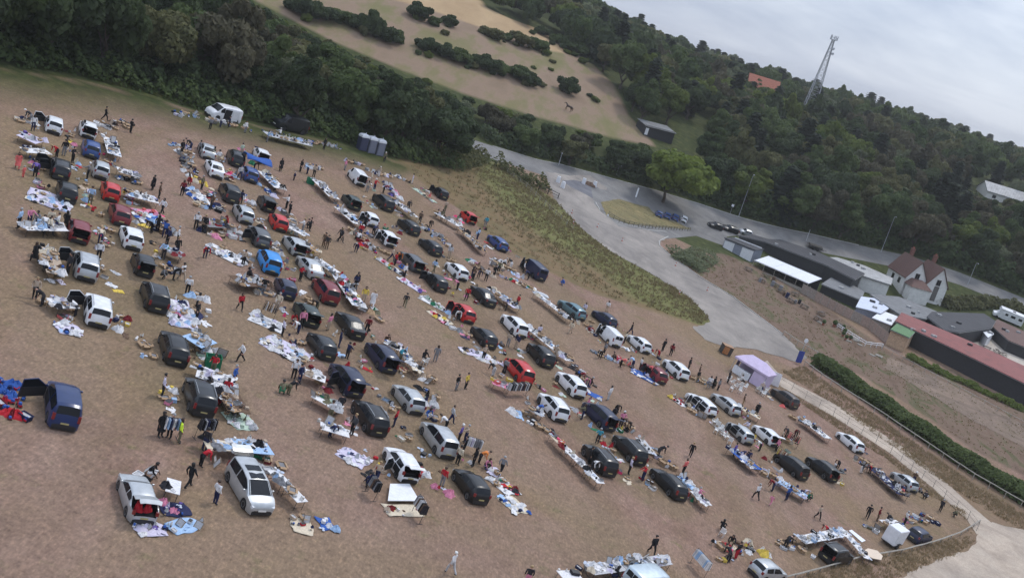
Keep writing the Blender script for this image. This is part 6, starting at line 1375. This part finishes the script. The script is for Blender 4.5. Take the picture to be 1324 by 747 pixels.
# barn below the wood
a, b, d, n, L, q = front((832, 175), (868, 187))
t = thing('field_barn', a, 'grey-roofed open shed at the edge of the wood above the road', 'shed', None, q)
MB().box((L / 2, 2.5, 1.0), (L, 5, 3.6)).build('wall', BLACKW, t); MB().box((L / 2, 2.4, 3.0), (L + .5, 5.8, .14), 0, Matrix.Rotation(rad(9), 3, 'X')).build('roof', ROOFG, t); MB().box((L * .06, -.03, 1.2), (L * .1, .06, 1.8)).build('panel', WPANEL, t)
# lattice mast
Yb = 487; pb_ = at_y(1047, 137, Yb); pt_ = at_y(1078, 52, Yb); g0 = ter(pb_.x, pb_.y); Hm = pt_.z - g0
t = thing('lattice_mast', Vector((pb_.x, pb_.y, g0)), 'tall grey steel lattice mast with aerials rising above the ridge trees', 'mast')
ST_ = pr('galvanised steel', (.36, .37, .39), .5, .3)
cw = lambda z: 2.1 * (1 - z / Hm) + .42
for a_ in range(4):
    q = [(1, 1), (-1, 1), (-1, -1), (1, -1)][a_]; MB().bar((q[0] * cw(0), q[1] * cw(0), -.5), (q[0] * cw(Hm), q[1] * cw(Hm), Hm), .17).build('mast_leg', ST_, t)
m = MB(); z = 1.0
while z < Hm - 1:
    z2 = min(Hm, z + 1.25 * cw(z) + .6); c1, c2 = cw(z), cw(z2); qs = [(1, 1), (-1, 1), (-1, -1), (1, -1)]
    for i in range(4):
        A_, B_ = qs[i], qs[(i + 1) % 4]; m.bar((A_[0] * c1, A_[1] * c1, z), (B_[0] * c2, B_[1] * c2, z2), .055, 0, 4); m.bar((B_[0] * c1, B_[1] * c1, z), (A_[0] * c2, A_[1] * c2, z2), .055, 0, 4); m.bar((A_[0] * c2, A_[1] * c2, z2), (B_[0] * c2, B_[1] * c2, z2), .05, 0, 4)
    z = z2
m.build('bracing', ST_, t)
m = MB(); m.lathe([(1.3, Hm - .1), (1.3, Hm + .05), (.3, Hm + .05)], 10)
for i in range(8): x, y = 1.25 * math.cos(i * .785), 1.25 * math.sin(i * .785); m.bar((x, y, Hm), (x, y, Hm + 1.1), .05, 0, 4)
m.tube([(1.25 * math.cos(i * .785), 1.25 * math.sin(i * .785), Hm + 1.1) for i in range(9)], .05, 0, 4); m.build('platform', ST_, t)
for i in range(5):
    a_ = i * 1.26; MB().box((1.5 * math.cos(a_), 1.5 * math.sin(a_), Hm + .9), (.3, .35, 1.9)).build('aerial', pr('aerial grey', (.5, .51, .53), .5), t)
for i in range(2): MB().bar((.9 + .4 * i, -.8, Hm - 3.5 - 2 * i), (1.1 + .4 * i, -1.3, Hm - 3.5 - 2 * i), .55, 0, 14).build('dish', pr('aerial grey', (.5, .51, .53), .5), t)
# ---- fences
def fence(name, line, label, post_h=1.0, gap=2.0, rails=(.9, .5), rr=.04, pr_=.05, matp=GREYWOOD, matr=GREYWOOD, lean=.03):
    pts = W(line); out = []
    for (a, b), (c, d) in zip(pts, pts[1:]):
        k = max(1, round(math.hypot(c - a, d - b) / gap)); out += [(a + (c - a) * j / k, b + (d - b) * j / k) for j in range(k)]
    out.append(pts[-1]); t = thing(name, G(*out[0]), label, 'fence'); o = G(*out[0])
    pm = MB(); pm.bar((0, 0, -.2), (0, 0, post_h), pr_, 0, 6); pm = pm.mesh('post', [matp], 40)
    for x, y in out: link('post', pm, t, loc=G(x, y) - o, rot=Quaternion((jit(1), jit(1), 0), rad(jit(5)) * (lean > 0)))
    for h in rails:
        m = MB()
        for (a, b), (c, d) in zip(out, out[1:]): m.bar(G(a, b, h + jit(lean)) - o, G(c, d, h + jit(lean)) - o, rr, 0, 5)
        m.build('rail', matr, t)
    return t
fence('rail_fence', [(1039, 474), (1060, 490), (1087, 508), (1129, 534), (1199, 581), (1257, 620), (1340, 668)], 'pale timber rail fence running beside the long hedge', 1.0, 2.4, (.95,), .075, .06)
fence('wire_fence', [(1006, 493), (1077, 537), (1151, 585), (1206, 630), (1251, 671), (1262, 686)], 'thin post and wire fence between the field and the sandy path', 1.15, 2.2, (1.05, .6), .012, .035, GREYWOOD, DARKMETAL)
fence('log_rail', [(1266, 676), (1242, 691), (1215, 701), (1165, 715), (1115, 723), (1060, 739), (1010, 752)], 'low log rail bounding the bottom corner of the field', .5, 3.0, (.45,), .08, .06)
fence('rail_fence', [(1012, 434), (1030, 446), (1055, 461), (1064, 470)], 'short pale rail fence beside the end of the access track', .9, 2.0, (.85,), .07, .06)
fence('track_fence', [(696, 246), (708, 251), (721, 257)], 'short dark timber fence ending at the track entrance', 1.15, 1.6, (1.05, .6), .06, .09, wear('dark timber', (.05, .045, .04), .8, .3, 4), wear('dark timber', (.05, .045, .04), .8, .3, 4))
fence('island_fence', [(786, 279), (800, 288), (825, 294), (860, 297), (892, 299)], 'weathered low timber fence round the grass island', .9, 1.8, (.8, .45), .06, .07, wear('mossy timber', (.14, .125, .08), .85, .3, 4), wear('mossy timber', (.14, .125, .08), .85, .3, 4))
fence('verge_fence', [(655, 224), (680, 243), (710, 272), (740, 298)], 'leaning post and wire fence along the top of the verge', 1.0, 2.6, (.9, .5), .015, .05)
fence('rail_fence', [(1082, 424), (1100, 436), (1118, 447), (1140, 450)], 'white painted rail fence below the timber screen', .9, 1.6, (.85, .5), .06, .06, WPANEL, WPANEL)
fence('rail_fence', [(1140, 452), (1180, 474), (1240, 506), (1340, 560)], 'grey rail fence along the soil bank before the nettles', .9, 2.4, (.8,), .05, .05)
a_line = [(1035, 378), (1060, 392), (1078, 402), (1100, 413), (1122, 424), (1146, 444)]
t = thing('timber_screen', P(*a_line[0]), 'tall pinkish timber panel fence in front of the yard', 'fence'); o = P(*a_line[0])
for (A_, B_) in zip(a_line, a_line[1:]):
    A, B = P(*A_), P(*B_); k = max(1, round((B - A).length / 1.9))
    for j in range(k):
        u0, u1 = A.lerp(B, j / k), A.lerp(B, (j + 1) / k); m = MB(); dd = (u1 - u0); ln = dd.length; ang = math.atan2(dd.y, dd.x)
        for s in range(8): cc = u0.lerp(u1, (s + .5) / 8) - o; m.box((cc.x, cc.y, cc.z + .95), (ln / 8 - .015, .03 + .008 * (s % 2), 2.1), 0, Matrix.Rotation(ang, 3, 'Z'))
        m.build('fence_panel', random.choice([PINKW, PINKW, wear('faded boards', (.30, .25, .215), .85, .25, 4)]), t)
        MB().box(u0 - o + Vector((0, -.06, 1.0)), (.1, .1, 2.3)).build('post', GREYWOOD, t)
# ---- lamp posts and signs
def lamp_post(u, v, u2, v2, label):
    p = P(u, v); dd = (Vector((u2, v2)) - Vector((u, v))).length / pxscale(p) / .97
    t = thing('street_lamp', p, label, 'street lamp', 'street lamps along the road'); m = MB(); m.bar((0, 0, -.2), (0, 0, 1.2), .1); m.bar((0, 0, 1.2), (0, 0, dd), .075, r2=.05); m.build('post', ST_, t)
    m = MB(); m.bar((0, 0, dd), (0, -1.0, dd + .12), .035); m.build('arm', ST_, t); MB().box((0, -1.25, dd + .12), (.22, .6, .12), 0, None, .8).build('lamp_head', pr('aerial grey', (.5, .51, .53), .5), t)
lamp_post(955, 280, 973, 228, 'tall grey street lamp nearest the black parked cars'); lamp_post(1139, 326, 1156, 282, 'tall grey street lamp on the road above the pale-roofed building'); lamp_post(1251, 368, 1264, 342, 'grey street lamp beyond the white house'); lamp_post(722, 214, 728, 199, 'short pale lamp post at the wood edge by the junction')
def sign(u, v, hgt, w_, h_, mat, label, ang=0):
    p = P(u, v); t = thing('road_sign', p, label, 'sign', None, zrot(ang)); MB().bar((0, 0, -.1), (0, 0, hgt), .04).build('post', ST_, t); MB().box((0, -.06, hgt - h_ / 2), (w_, .03, h_)).build('sign_plate', mat, t)
sign(797, 226, 2.6, 1.3, .35, WPANEL, 'white fingerpost sign on a post by the far side of the junction'); sign(821, 258, 2.8, .35, 2.2, WPANEL, 'tall narrow white sign on the grass island'); sign(944, 276, 2.4, .6, .6, WPANEL, 'small pale road sign at the wood edge beside the street lamp'); sign(785, 282, .8, .3, .35, WPANEL, 'small white marker at the corner of the island fence')
# white concrete blocks closing the junction
for k, (u, v, lb) in enumerate([(721, 236, 'whitewashed concrete block farthest up the road at the junction'), (727, 243, 'whitewashed concrete block closest to the track fence'), (754, 238, 'whitewashed concrete block at one end of the mound of rubble'), (768, 242, 'whitewashed concrete block nearest the grass island')]):
    p = P(u, v); m = MB(); m.box((0, 0, .65), (.8, .7, 1.35), 0, None, .82); o = m.build('concrete_block', WPANEL); o.location = p; o.rotation_euler = (0, 0, jit(.4)); tag(o, lb, 'block', 'whitewashed blocks closing the junction')
m = blob(77, 1.6, .7, .7, 16, 6, .4, 6); o = m.build('rubble_mound', SOIL, None, 70); o.location = P(761, 240); tag(o, 'low brown mound of rubble between two whitewashed blocks', 'rubble')
for k, (u, v) in enumerate([(739, 276), (772, 294), (804, 312), (741, 289), (873, 344), (878, 380), (914, 376)]):
    m = MB(); m.lathe([(.2, 0), (.2, .04), (.13, .05), (.05, .75), (.03, .76)], 10); m.lathe([(.108, .3), (.085, .48), (.08, .48)], 10, 1); o = m.build('traffic_cone', [pr('cone', (.42, .13, .08), .6), WPANEL], None, 50); o.location = P(u, v); tag(o, 'faded orange traffic cone standing along the access track', 'cone', 'traffic cones along the access track')
# trailer wagon by the flat roofs
p = P(1054, 318, .8); hd = heading_px(1054, 318, 1, .35)
t = thing('flatbed_trailer', p, 'dark flatbed trailer loaded with timber beside the black flat roof', 'trailer', None, ground_rot(p, hd)); MB().box((0, 0, .7), (4.2, 1.9, .18)).build('bed', DARKMETAL, t); m = MB()
for i in range(5): m.box((0, -.6 + .3 * i, .95 + .05 * (i % 2)), (3.6, .22, .26))
m.build('load', wear('dark timber', (.05, .045, .04), .8, .3, 4), t)
for x in (-.6, .6):
    for s in (-1, 1): MB().bar((x, s * .8, .32), (x, s * 1.02, .32), .32, 0, 14).build('wheel', TYRE, t)
MB().bar((2.1, 0, .6), (3.2, 0, .45), .06).build('drawbar', DARKMETAL, t)
m = MB(); m.add([(0, 0, 0), (.05, .6, 0), (.02, .3, 1.9)], [(0, 1, 2)]); m.bar((0, 0, -1.2), (0, 0, 2.0), .03); o = m.build('white_flag', WPANEL); o.location = P(1042, 312) + Vector((0, 0, 1.2)); tag(o, 'white pennant on a pole beside the flatbed trailer', 'flag')
# ---- portable toilets
pL, pR = P(461, 192), P(494, 202); hd = math.atan2(pR.y - pL.y, pR.x - pL.x)
for k in range(3):
    p = pL.lerp(pR, (k + .5) / 3); p = G(p.x, p.y); gm_ = pr('toilet grey', (.13, .14, .185), .5) if k else pr('toilet navy', (.04, .045, .09), .5)
    t = thing('portable_toilet', p, ['navy-fronted portable toilet with a white domed roof at the van end of three', 'grey portable toilet with a white domed roof between two others', 'grey portable toilet with a white domed roof nearest the verge'][k], 'portable toilet', 'portable toilets under the field wood', zrot(hd))
    t.scale = (1.22, 1.1, 1.0); MB().box((0, 0, 1.05), (1.08, 1.1, 2.1)).build('body', gm_, t); MB().box((0, -.565, 1.05), (.82, .04, 1.85)).build('door', pr('toilet door', (.17, .18, .23), .5) if k else pr('toilet navy', (.04, .045, .09), .5), t)
    m = MB(); m.lathe([(.80, 2.08), (.80, 2.25), (.74, 2.42), (.56, 2.56), (.3, 2.64), (.05, 2.66)], 4, 0, (0, 0, 0)); m.v = [Matrix.Rotation(math.pi / 4, 3, 'Z') @ Vector(v) for v in m.v]; m.build('roof', WPANEL, t)
    MB().bar((.42, .45, 2.1), (.42, .45, 2.75), .05).build('vent_pipe', WPANEL, t)
# ---- pink-lilac gazebo
gz = P(975, 490, .0); hd = heading_px(975, 488, 1, .62, 0)
LIL = pr('lilac canvas', (.55, .46, .62), .8, noise=.08, nscale=2)
gz = P(972, 480, 1.1)
t = thing('market_gazebo', gz, 'lilac canvas gazebo stall with white chairs in front of it', 'gazebo', None, ground_rot(gz, hd)); Lg, Dg = 2.5, 1.6
for x in (-Lg, Lg):
    for y in (-Dg, Dg): MB().bar((x, y, 0), (x, y, 2.15), .035).build('leg', ST_, t)
m = MB(); m.add([(-Lg - .15, -Dg - .15, 2.12), (Lg + .15, -Dg - .15, 2.12), (Lg + .15, Dg + .15, 2.12), (-Lg - .15, Dg + .15, 2.12), (-Lg * .45, 0, 3.15), (Lg * .45, 0, 3.15)], [(0, 1, 5, 4), (2, 3, 4, 5), (1, 2, 5), (3, 0, 4)])
bm = bmesh.new(); me = m.mesh('canopy', [LIL]); bm.from_mesh(me); bmesh.ops.solidify(bm, geom=bm.faces[:], thickness=.03); bm.to_mesh(me); bm.free(); link('canopy', me, t)
m = MB(); m.box((0, -Dg - .16, 2.0), (2 * Lg + .3, .02, .26)); m.box((0, Dg + .16, 2.0), (2 * Lg + .3, .02, .26)); m.box((-Lg - .16, 0, 2.0), (.02, 2 * Dg + .3, .26)); m.box((Lg + .16, 0, 2.0), (.02, 2 * Dg + .3, .26)); m.build('valance', LIL, t)
MB().box((0, Dg + .02, 1.0), (2 * Lg, .03, 1.95)).build('back_panel', LIL, t); MB().box((Lg + .03, 0, 1.0), (.03, 2 * Dg, 1.95)).build('side_panel', LIL, t); MB().box((-Lg - .03, .5, 1.0), (.03, 1.4, 1.95)).build('side_panel', LIL, t); MB().box((1.5, -Dg - .02, .9), (1.9, .03, 1.75)).build('side_panel', LIL, t)
MB().box((-.9, -Dg + .2, .5), (2.6, .6, 1.0)).build('counter', WPANEL, t)
# kiosk/urn box behind it
p = P(938, 452, .6); t = thing('catering_box', p, 'orange-fronted wooden box on the grass beside the lilac gazebo', 'box', None, ground_rot(p, heading_px(938, 452, 1, .4))); MB().box((0, 0, .65), (1.5, 1.2, 1.3)).build('body', wear('dark timber', (.05, .045, .04), .8, .3, 4), t); MB().box((-.25, -.615, .68), (.9, .04, 1.1)).build('door', wear('orange board', (.36, .15, .05), .7, .2, 4), t); MB().box((0, 0, 1.33), (1.6, 1.3, .06)).build('lid', wear('tan board', (.30, .17, .09), .7, .2, 4), t)
p = P(1003, 493, .9); m = MB(); m.box((0, 0, .95), (1.3, .06, 1.9)); m.bar((-.6, .0, 0), (-.6, .7, .02), .03); m.bar((.6, 0, 0), (.6, .7, .02), .03); o = m.build('white_board', WPANEL); o.location = P(1000, 498); o.rotation_euler = (0, 0, hd + .1); tag(o, 'white upright board at the end of the lilac gazebo', 'board')
# plastic chairs
def chair_parts():
    s = MB(); s.box((0, 0, .43), (.46, .46, .04)); b = MB(); b.box((-.21, 0, .68), (.035, .42, .46), 0, Matrix.Rotation(-.15, 3, 'Y')); l = MB(); l.bar((0, 0, 0), (0, 0, .42), .022, 0, 5); ar = MB(); ar.tube([(.2, 0, .42), (.2, 0, .63), (-.2, 0, .65)], .02, 0, 5)
    wm_ = pr('white plastic', (.68, .68, .66), .45); return s.mesh('seat', [wm_]), b.mesh('backrest', [wm_]), l.mesh('leg', [wm_]), ar.mesh('armrest', [wm_])
CH = chair_parts()
def chair(u, v, label, grp, a=None):
    p = P(u, v, .45); t = thing('plastic_chair', p, label, 'chair', grp, ground_rot(p, random.uniform(0, 6.28) if a is None else a)); link('seat', CH[0], t); link('backrest', CH[1], t)
    for x in (-.19, .19):
        for y in (-.19, .19): link('leg', CH[2], t, loc=(x, y, 0))
    for y in (-.22, .22): link('armrest', CH[3], t, loc=(0, y, 0))
for u, v in [(942, 489), (946, 493), (951, 498), (955, 490), (958, 484), (957, 504), (946, 501), (980, 502), (984, 505), (987, 508), (991, 503), (963, 499)]: chair(u, v, 'white plastic garden chair on the grass before the lilac gazebo', 'white chairs before the lilac gazebo')
for u, v in [(923, 544), (928, 548), (931, 553), (935, 558), (940, 563), (944, 569), (926, 555)]: chair(u, v, 'white plastic chair in the row offered for sale beside the silver hatchback', 'white chairs offered for sale')
for u, v in [(549, 466), (958, 497), (934, 687)]: chair(u, v, {549: 'white chair under the person sitting by the long white table', 958: 'white chair under the person sitting before the lilac gazebo', 934: 'white chair under the person in black by the toy heap'}[u], 'occupied white chairs')
# blue sign by the path
p = P(1031, 470); t = thing('banner_sign', p, 'tall sign with a blue banner and a pale round top by the rail fence', 'sign', None, zrot(.4)); MB().bar((0, 0, 0), (0, 0, 3.9), .05).build('post', ST_, t); MB().box((0, -.08, 1.2), (1.1, .05, 1.9)).build('banner', pr('banner blue', (.03, .05, .24), .6), t); m = MB(); m.bar((0, -.1, 3.9), (0, -.04, 3.9), .36, 0, 20); m.build('disc', WPANEL, t)
# ---- box trailer
p = P(1155, 693, .95); hd = heading_px(1155, 693, 1, -.16, .95)
t = thing('box_trailer', p, 'white box trailer standing behind the navy hatchback', 'trailer', None, ground_rot(p, hd)); m = MB(); m.box((0, 0, 1.25), (2.3, 1.5, 1.7)); me = m.mesh('body', [WPANEL]); bm = bmesh.new(); bm.from_mesh(me); bmesh.ops.bevel(bm, geom=bm.edges[:], offset=.05, segments=2, affect='EDGES'); bm.to_mesh(me); bm.free(); link('body', me, t)
MB().box((-1.16, 0, 1.25), (.03, 1.3, 1.5)).build('door', WPANEL, t); MB().box((0, 0, .37), (2.3, 1.45, .08)).build('chassis', DARKMETAL, t); m = MB(); m.bar((1.1, -.5, .4), (2.3, 0, .42), .04); m.bar((1.1, .5, .4), (2.3, 0, .42), .04); m.build('drawbar', DARKMETAL, t)
for s in (-1, 1): MB().bar((-.1, s * .68, .28), (-.1, s * .84, .28), .28, 0, 16).build('wheel', TYRE, t); MB().box((-.1, s * .78, .62), (.75, .2, .05)).build('mudguard', TRIM, t)
# boards, roof boxes and loose big things
def board(name, quad, mat, label, cat, z=.04, th=.03):
    pts = [P(a, b) for a, b in quad]; c = sum(pts, Vector()) / len(pts); n = len(pts); vs_ = [(p - c) + Vector((0, 0, z)) for p in pts] + [(p - c) + Vector((0, 0, z + th)) for p in pts]
    o = MB().add(vs_, [tuple(range(n - 1, -1, -1)), tuple(range(n, 2 * n))] + [(i, (i + 1) % n, n + (i + 1) % n, n + i) for i in range(n)]).build(name, mat); bm = bmesh.new(); bm.from_mesh(o.data); bmesh.ops.recalc_face_normals(bm, faces=bm.faces[:]); bm.to_mesh(o.data); bm.free(); o.location = c; return tag(o, label, cat)
board('white_board', [(1097, 686), (1101, 685), (1119, 699), (1114, 701)], WPANEL, 'long white board lying flat beside the box trailer', 'board')
t_ = [(1112, 718), (1120, 714), (1132, 717), (1139, 724), (1137, 729), (1126, 727), (1116, 722)]; board('surfboard', t_, pr('cream board', (.62, .5, .38), .5), 'cream surfboard-shaped board leaning over the log rail', 'board', .45, .06)
board('white_sheet', [(503, 630), (528, 630), (541, 652), (500, 652)], WPANEL, 'large plain white board over the goods by the white hatchback', 'board', .28, .04); ground_sheet([P(493, 652), P(543, 652), P(549, 668), P(503, 668)], 'cream', 'in front of the plain white board')
for i in range(16): q = P(random.uniform(500, 545), random.uniform(653, 667)); item(random.choice(KINDS['clothes']), q, random.choice(PAL['mix']), 'on the cream sheet before the plain white board', random.uniform(.6, 1), .07)
p = P(700, 381, .3); m = MB(); m.lathe([(.1, .1), (.5, .12), (.62, .3), (.5, .5), (.1, .56)], 16, 0, (0, 0, 0), 1.9, .75); o = m.build('roof_box', pr('pale plastic', (.5, .52, .54), .4), None, 50); o.location = G(p.x, p.y); o.rotation_euler = (0, 0, -.5); tag(o, 'pale grey car roof box lying among goods by the navy van', 'roof box')
# green crate and blue tarps
p = P(276, 466, .5); m = cbox(1.15, .9, .9, .05, False); o = m.build('green_crate', [cloth('green'), cloth('dark')]); o.location = p; o.rotation_euler = (0, 0, .4); tag(o, 'big dark green crate at the end of the pale blue tables', 'crate')
p = P(402, 233, .5); m = cbox(.95, .75, .8, .05, False); o = m.build('green_crate', [cloth('green'), cloth('dark')]); o.location = p; o.rotation_euler = (0, 0, .4); tag(o, 'dark green crate near the head of the van row', 'crate')
def tarp_tent(u, v, w_, d_, h_, col, label):
    p = P(u, v, h_ / 2); t = thing('tarp_awning', p, label, 'awning', None, ground_rot(p, heading_px(u, v, 1, .3))); n = 8; m = MB(); vs_ = [(-w_ / 2 + w_ * i / n, -d_ / 2 + d_ * j / n, h_ + .12 * math.sin(5 * i / n + 3 * j / n) - .35 * (abs(j / n - .5) * 2) ** 2) for i in range(n + 1) for j in range(n + 1)]
    m.add(vs_, [(i * (n + 1) + j, (i + 1) * (n + 1) + j, (i + 1) * (n + 1) + j + 1, i * (n + 1) + j + 1) for i in range(n) for j in range(n)]); me = m.mesh('tarp', [cloth(col)], 80); bm = bmesh.new(); bm.from_mesh(me); bmesh.ops.solidify(bm, geom=bm.faces[:], thickness=.02); bm.to_mesh(me); bm.free(); link('tarp', me, t)
    for x in (-1, 1):
        for y in (-1, 1): MB().bar((x * w_ * .47, y * d_ * .47, 0), (x * w_ * .47, y * d_ * .47, h_ - .3), .025).build('leg', ST_, t)
tarp_tent(329, 212, 3.4, 2.2, 2.0, 'blue', 'bright blue tarpaulin awning put up beside the blue hatchback')
cs = [o for o in bpy.data.objects if o.get('label', '').startswith('old silver saloon')][0]
bpy.context.view_layer.update()
for k, (x, y) in enumerate(((-1.7, .3), (-1.65, -.25))):
    o = link('holdall', ITEM['carrier_bag', 0], None, [cloth('red')], loc=cs.matrix_world @ Vector((x, y, .68)), rot=zrot(k), scale=1.25); tag(o, 'red holdall in the open boot of the old silver saloon', 'bag', 'red bags in the silver saloon boot')
# ---- yard clutter
def barrel():
    m = MB(); m.lathe([(.28, 0), (.3, .3), (.3, .6), (.28, .88), (.2, .88)], 14); return m
def pallet():
    m = MB()
    for i in range(7): m.box((-.5 + i / 6, 0, .13), (.1, 1.0, .025))
    for y in (-.45, 0, .45): m.box((0, y, .06), (1.1, .1, .1))
    return m
def pot():
    m = MB(); m.lathe([(.18, 0), (.26, .4), (.24, .4), (.2, .3)], 12); m.lathe([(.1, .38), (.4, .6), (.36, .95), (.1, 1.15)], 9, 1); return m
BM = [barrel().mesh('barrel', [cloth('blue')], 50), pallet().mesh('pallet', [GREYWOOD]), pot().mesh('pot', [ORANGE, LEAF['mid']])]
yr = random.Random(3)
for k in range(24):
    u, v = [(yr.uniform(0, 1), yr.uniform(0, 1))][0]
    A, B = ((1060, 410), (1145, 456)) if k % 3 else ((985, 352), (1045, 392))
    pu, pv = A[0] + (B[0] - A[0]) * u + yr.uniform(-6, 6), A[1] + (B[1] - A[1]) * u + yr.uniform(2, 12)
    p = P(pu, pv); q = k % 3; o = link(['plastic_barrel', 'wooden_pallet', 'potted_shrub'][q], BM[q], None, [cloth(yr.choice(['grey', 'dark', 'brown', 'navy']))] if q == 0 else None, loc=p, rot=ground_rot(p, yr.uniform(0, 6)), scale=yr.uniform(.9, 1.3))
    tag(o, ['plastic barrel standing on the soil below the timber screen', 'grey wooden pallet lying on the soil below the timber screen', 'potted shrub on the soil by the timber screen'][q] if k % 3 else 'plastic barrel standing near the picnic tables by the white canopy', ['barrel', 'pallet', 'plant'][q], ['barrels below the screen', 'pallets below the screen', 'potted shrubs by the screen'][q] if k % 3 else 'barrels near the picnic tables')
p = P(1134, 430); m = blob(91, 1.3, .9, 1.1, 16, 6, .15, 4); o = m.build('covered_heap', [cloth('coral')], None, 70); o.location = p; tag(o, 'coral pink covered heap beside the plywood shed', 'heap')
for k in range(9):
    pu, pv = [(1120, 404), (1132, 400), (1128, 409), (1140, 398), (1250, 446), (1262, 450), (1275, 452), (1288, 456), (1296, 460)][k]; p = P(pu, pv); garden_table(p, yr.uniform(0, 3), 'dark wooden table with benches standing in the paved courtyard' if k > 3 else 'dark wooden table with benches under the pale awnings', 'courtyard tables' if k > 3 else 'tables by the awnings')
# ---- horse on the hill
def horse():
    J = [((-.75, 0, 1.32), .26), ((-.3, 0, 1.28), .30), ((.2, 0, 1.25), .30), ((.6, 0, 1.3), .27), ((.95, 0, 1.6), .15), ((1.2, 0, 1.72), .12), ((1.36, 0, 1.74), .12), ((1.66, 0, 1.5), .07), ((-.95, 0, 1.35), .08), ((-1.15, 0, .95), .07), ((-1.15, 0, .6), .03), ((1.26, .06, 1.9), .03), ((1.26, -.06, 1.9), .03)]
    E_ = [(1, 0), (1, 2), (2, 3), (3, 4), (4, 5), (5, 6), (6, 7), (0, 8), (8, 9), (9, 10), (5, 11), (5, 12)]
    for x, par, hind in ((-.75, 0, 1), (.6, 3, 0)):
        for s in (-1, 1):
            k = len(J); sw = .14 * s
            if hind: J += [((x + .1 + sw, .17 * s, .98), .15), ((x - .14 + sw, .16 * s, .55), .065), ((x + .0 + sw, .16 * s, .14), .045), ((x + .07 + sw, .16 * s, .03), .06)]
            else: J += [((x - sw * .3, .17 * s, .95), .12), ((x + .03 - sw, .16 * s, .52), .06), ((x - sw, .16 * s, .14), .045), ((x + .06 - sw, .16 * s, .03), .06)]
            E_ += [(par, k), (k, k + 1), (k + 1, k + 2), (k + 2, k + 3)]
    me = bpy.data.meshes.new('h'); me.from_pydata([a for a, _ in J], E_, []); ob = bpy.data.objects.new('tmp', me); COL.objects.link(ob); ob.modifiers.new('s', 'SKIN')
    for i, (_, r) in enumerate(J): me.skin_vertices[0].data[i].radius = (r, r); me.skin_vertices[0].data[i].use_root = i == 1
    ob.modifiers.new('u', 'SUBSURF').render_levels = 1; out = bpy.data.meshes.new_from_object(ob.evaluated_get(bpy.context.evaluated_depsgraph_get())); bpy.data.objects.remove(ob); out.materials.clear(); out.materials.append(wear('bay coat', (.05, .026, .017), .6, .2, 2)); out.polygons.foreach_set('use_smooth', [True] * len(out.polygons)); return out
hm = horse(); hd = heading_px(735, 139, -1, -.55)
for k, (u, v) in enumerate([(735, 139)]):
    p = P(u, v, .9); o = link('horse', hm, None, loc=p, rot=ground_rot(p, hd)); tag(o, 'dark bay horse standing alone on the pale hill path', 'horse')
    MB().tube([(.75, 0, 1.62), (.98, 0, 1.78), (1.2, 0, 1.86)], .05).build('mane', HAIR['dark'], o)
# ------------------------------------------------------------------ thin haze volume, added to lift the dark tones of the far trees
_lo = [min(v[i] for v in verts) for i in range(3)]; _hi = [max(v[i] for v in verts) for i in range(3)]; _top = max(CAM.z, pt_.z + 6) + 2
hz = MB(); hz.box(((_lo[0] + _hi[0]) / 2, (_lo[1] + _hi[1]) / 2, (_lo[2] - 1 + _top) / 2), (_hi[0] - _lo[0] + 20, _hi[1] - _lo[1] + 20, _top - _lo[2] + 1)); hm_ = bpy.data.materials.new('pale haze'); hm_.use_nodes = True; nt = hm_.node_tree; nt.nodes.remove(nt.nodes['Principled BSDF'])
pv = nt.nodes.new('ShaderNodeVolumePrincipled'); pv.inputs['Color'].default_value = (.92, .92, .92, 1); pv.inputs['Density'].default_value = .00015; pv.inputs['Anisotropy'].default_value = .2
nt.links.new(pv.outputs[0], nt.nodes['Material Output'].inputs['Volume']); ho = hz.build('haze', hm_); ho['kind'] = 'stuff'; ho['label'] = 'thin pale haze over the whole valley'; ho['category'] = 'haze'
S.cycles.volume_bounces = 0
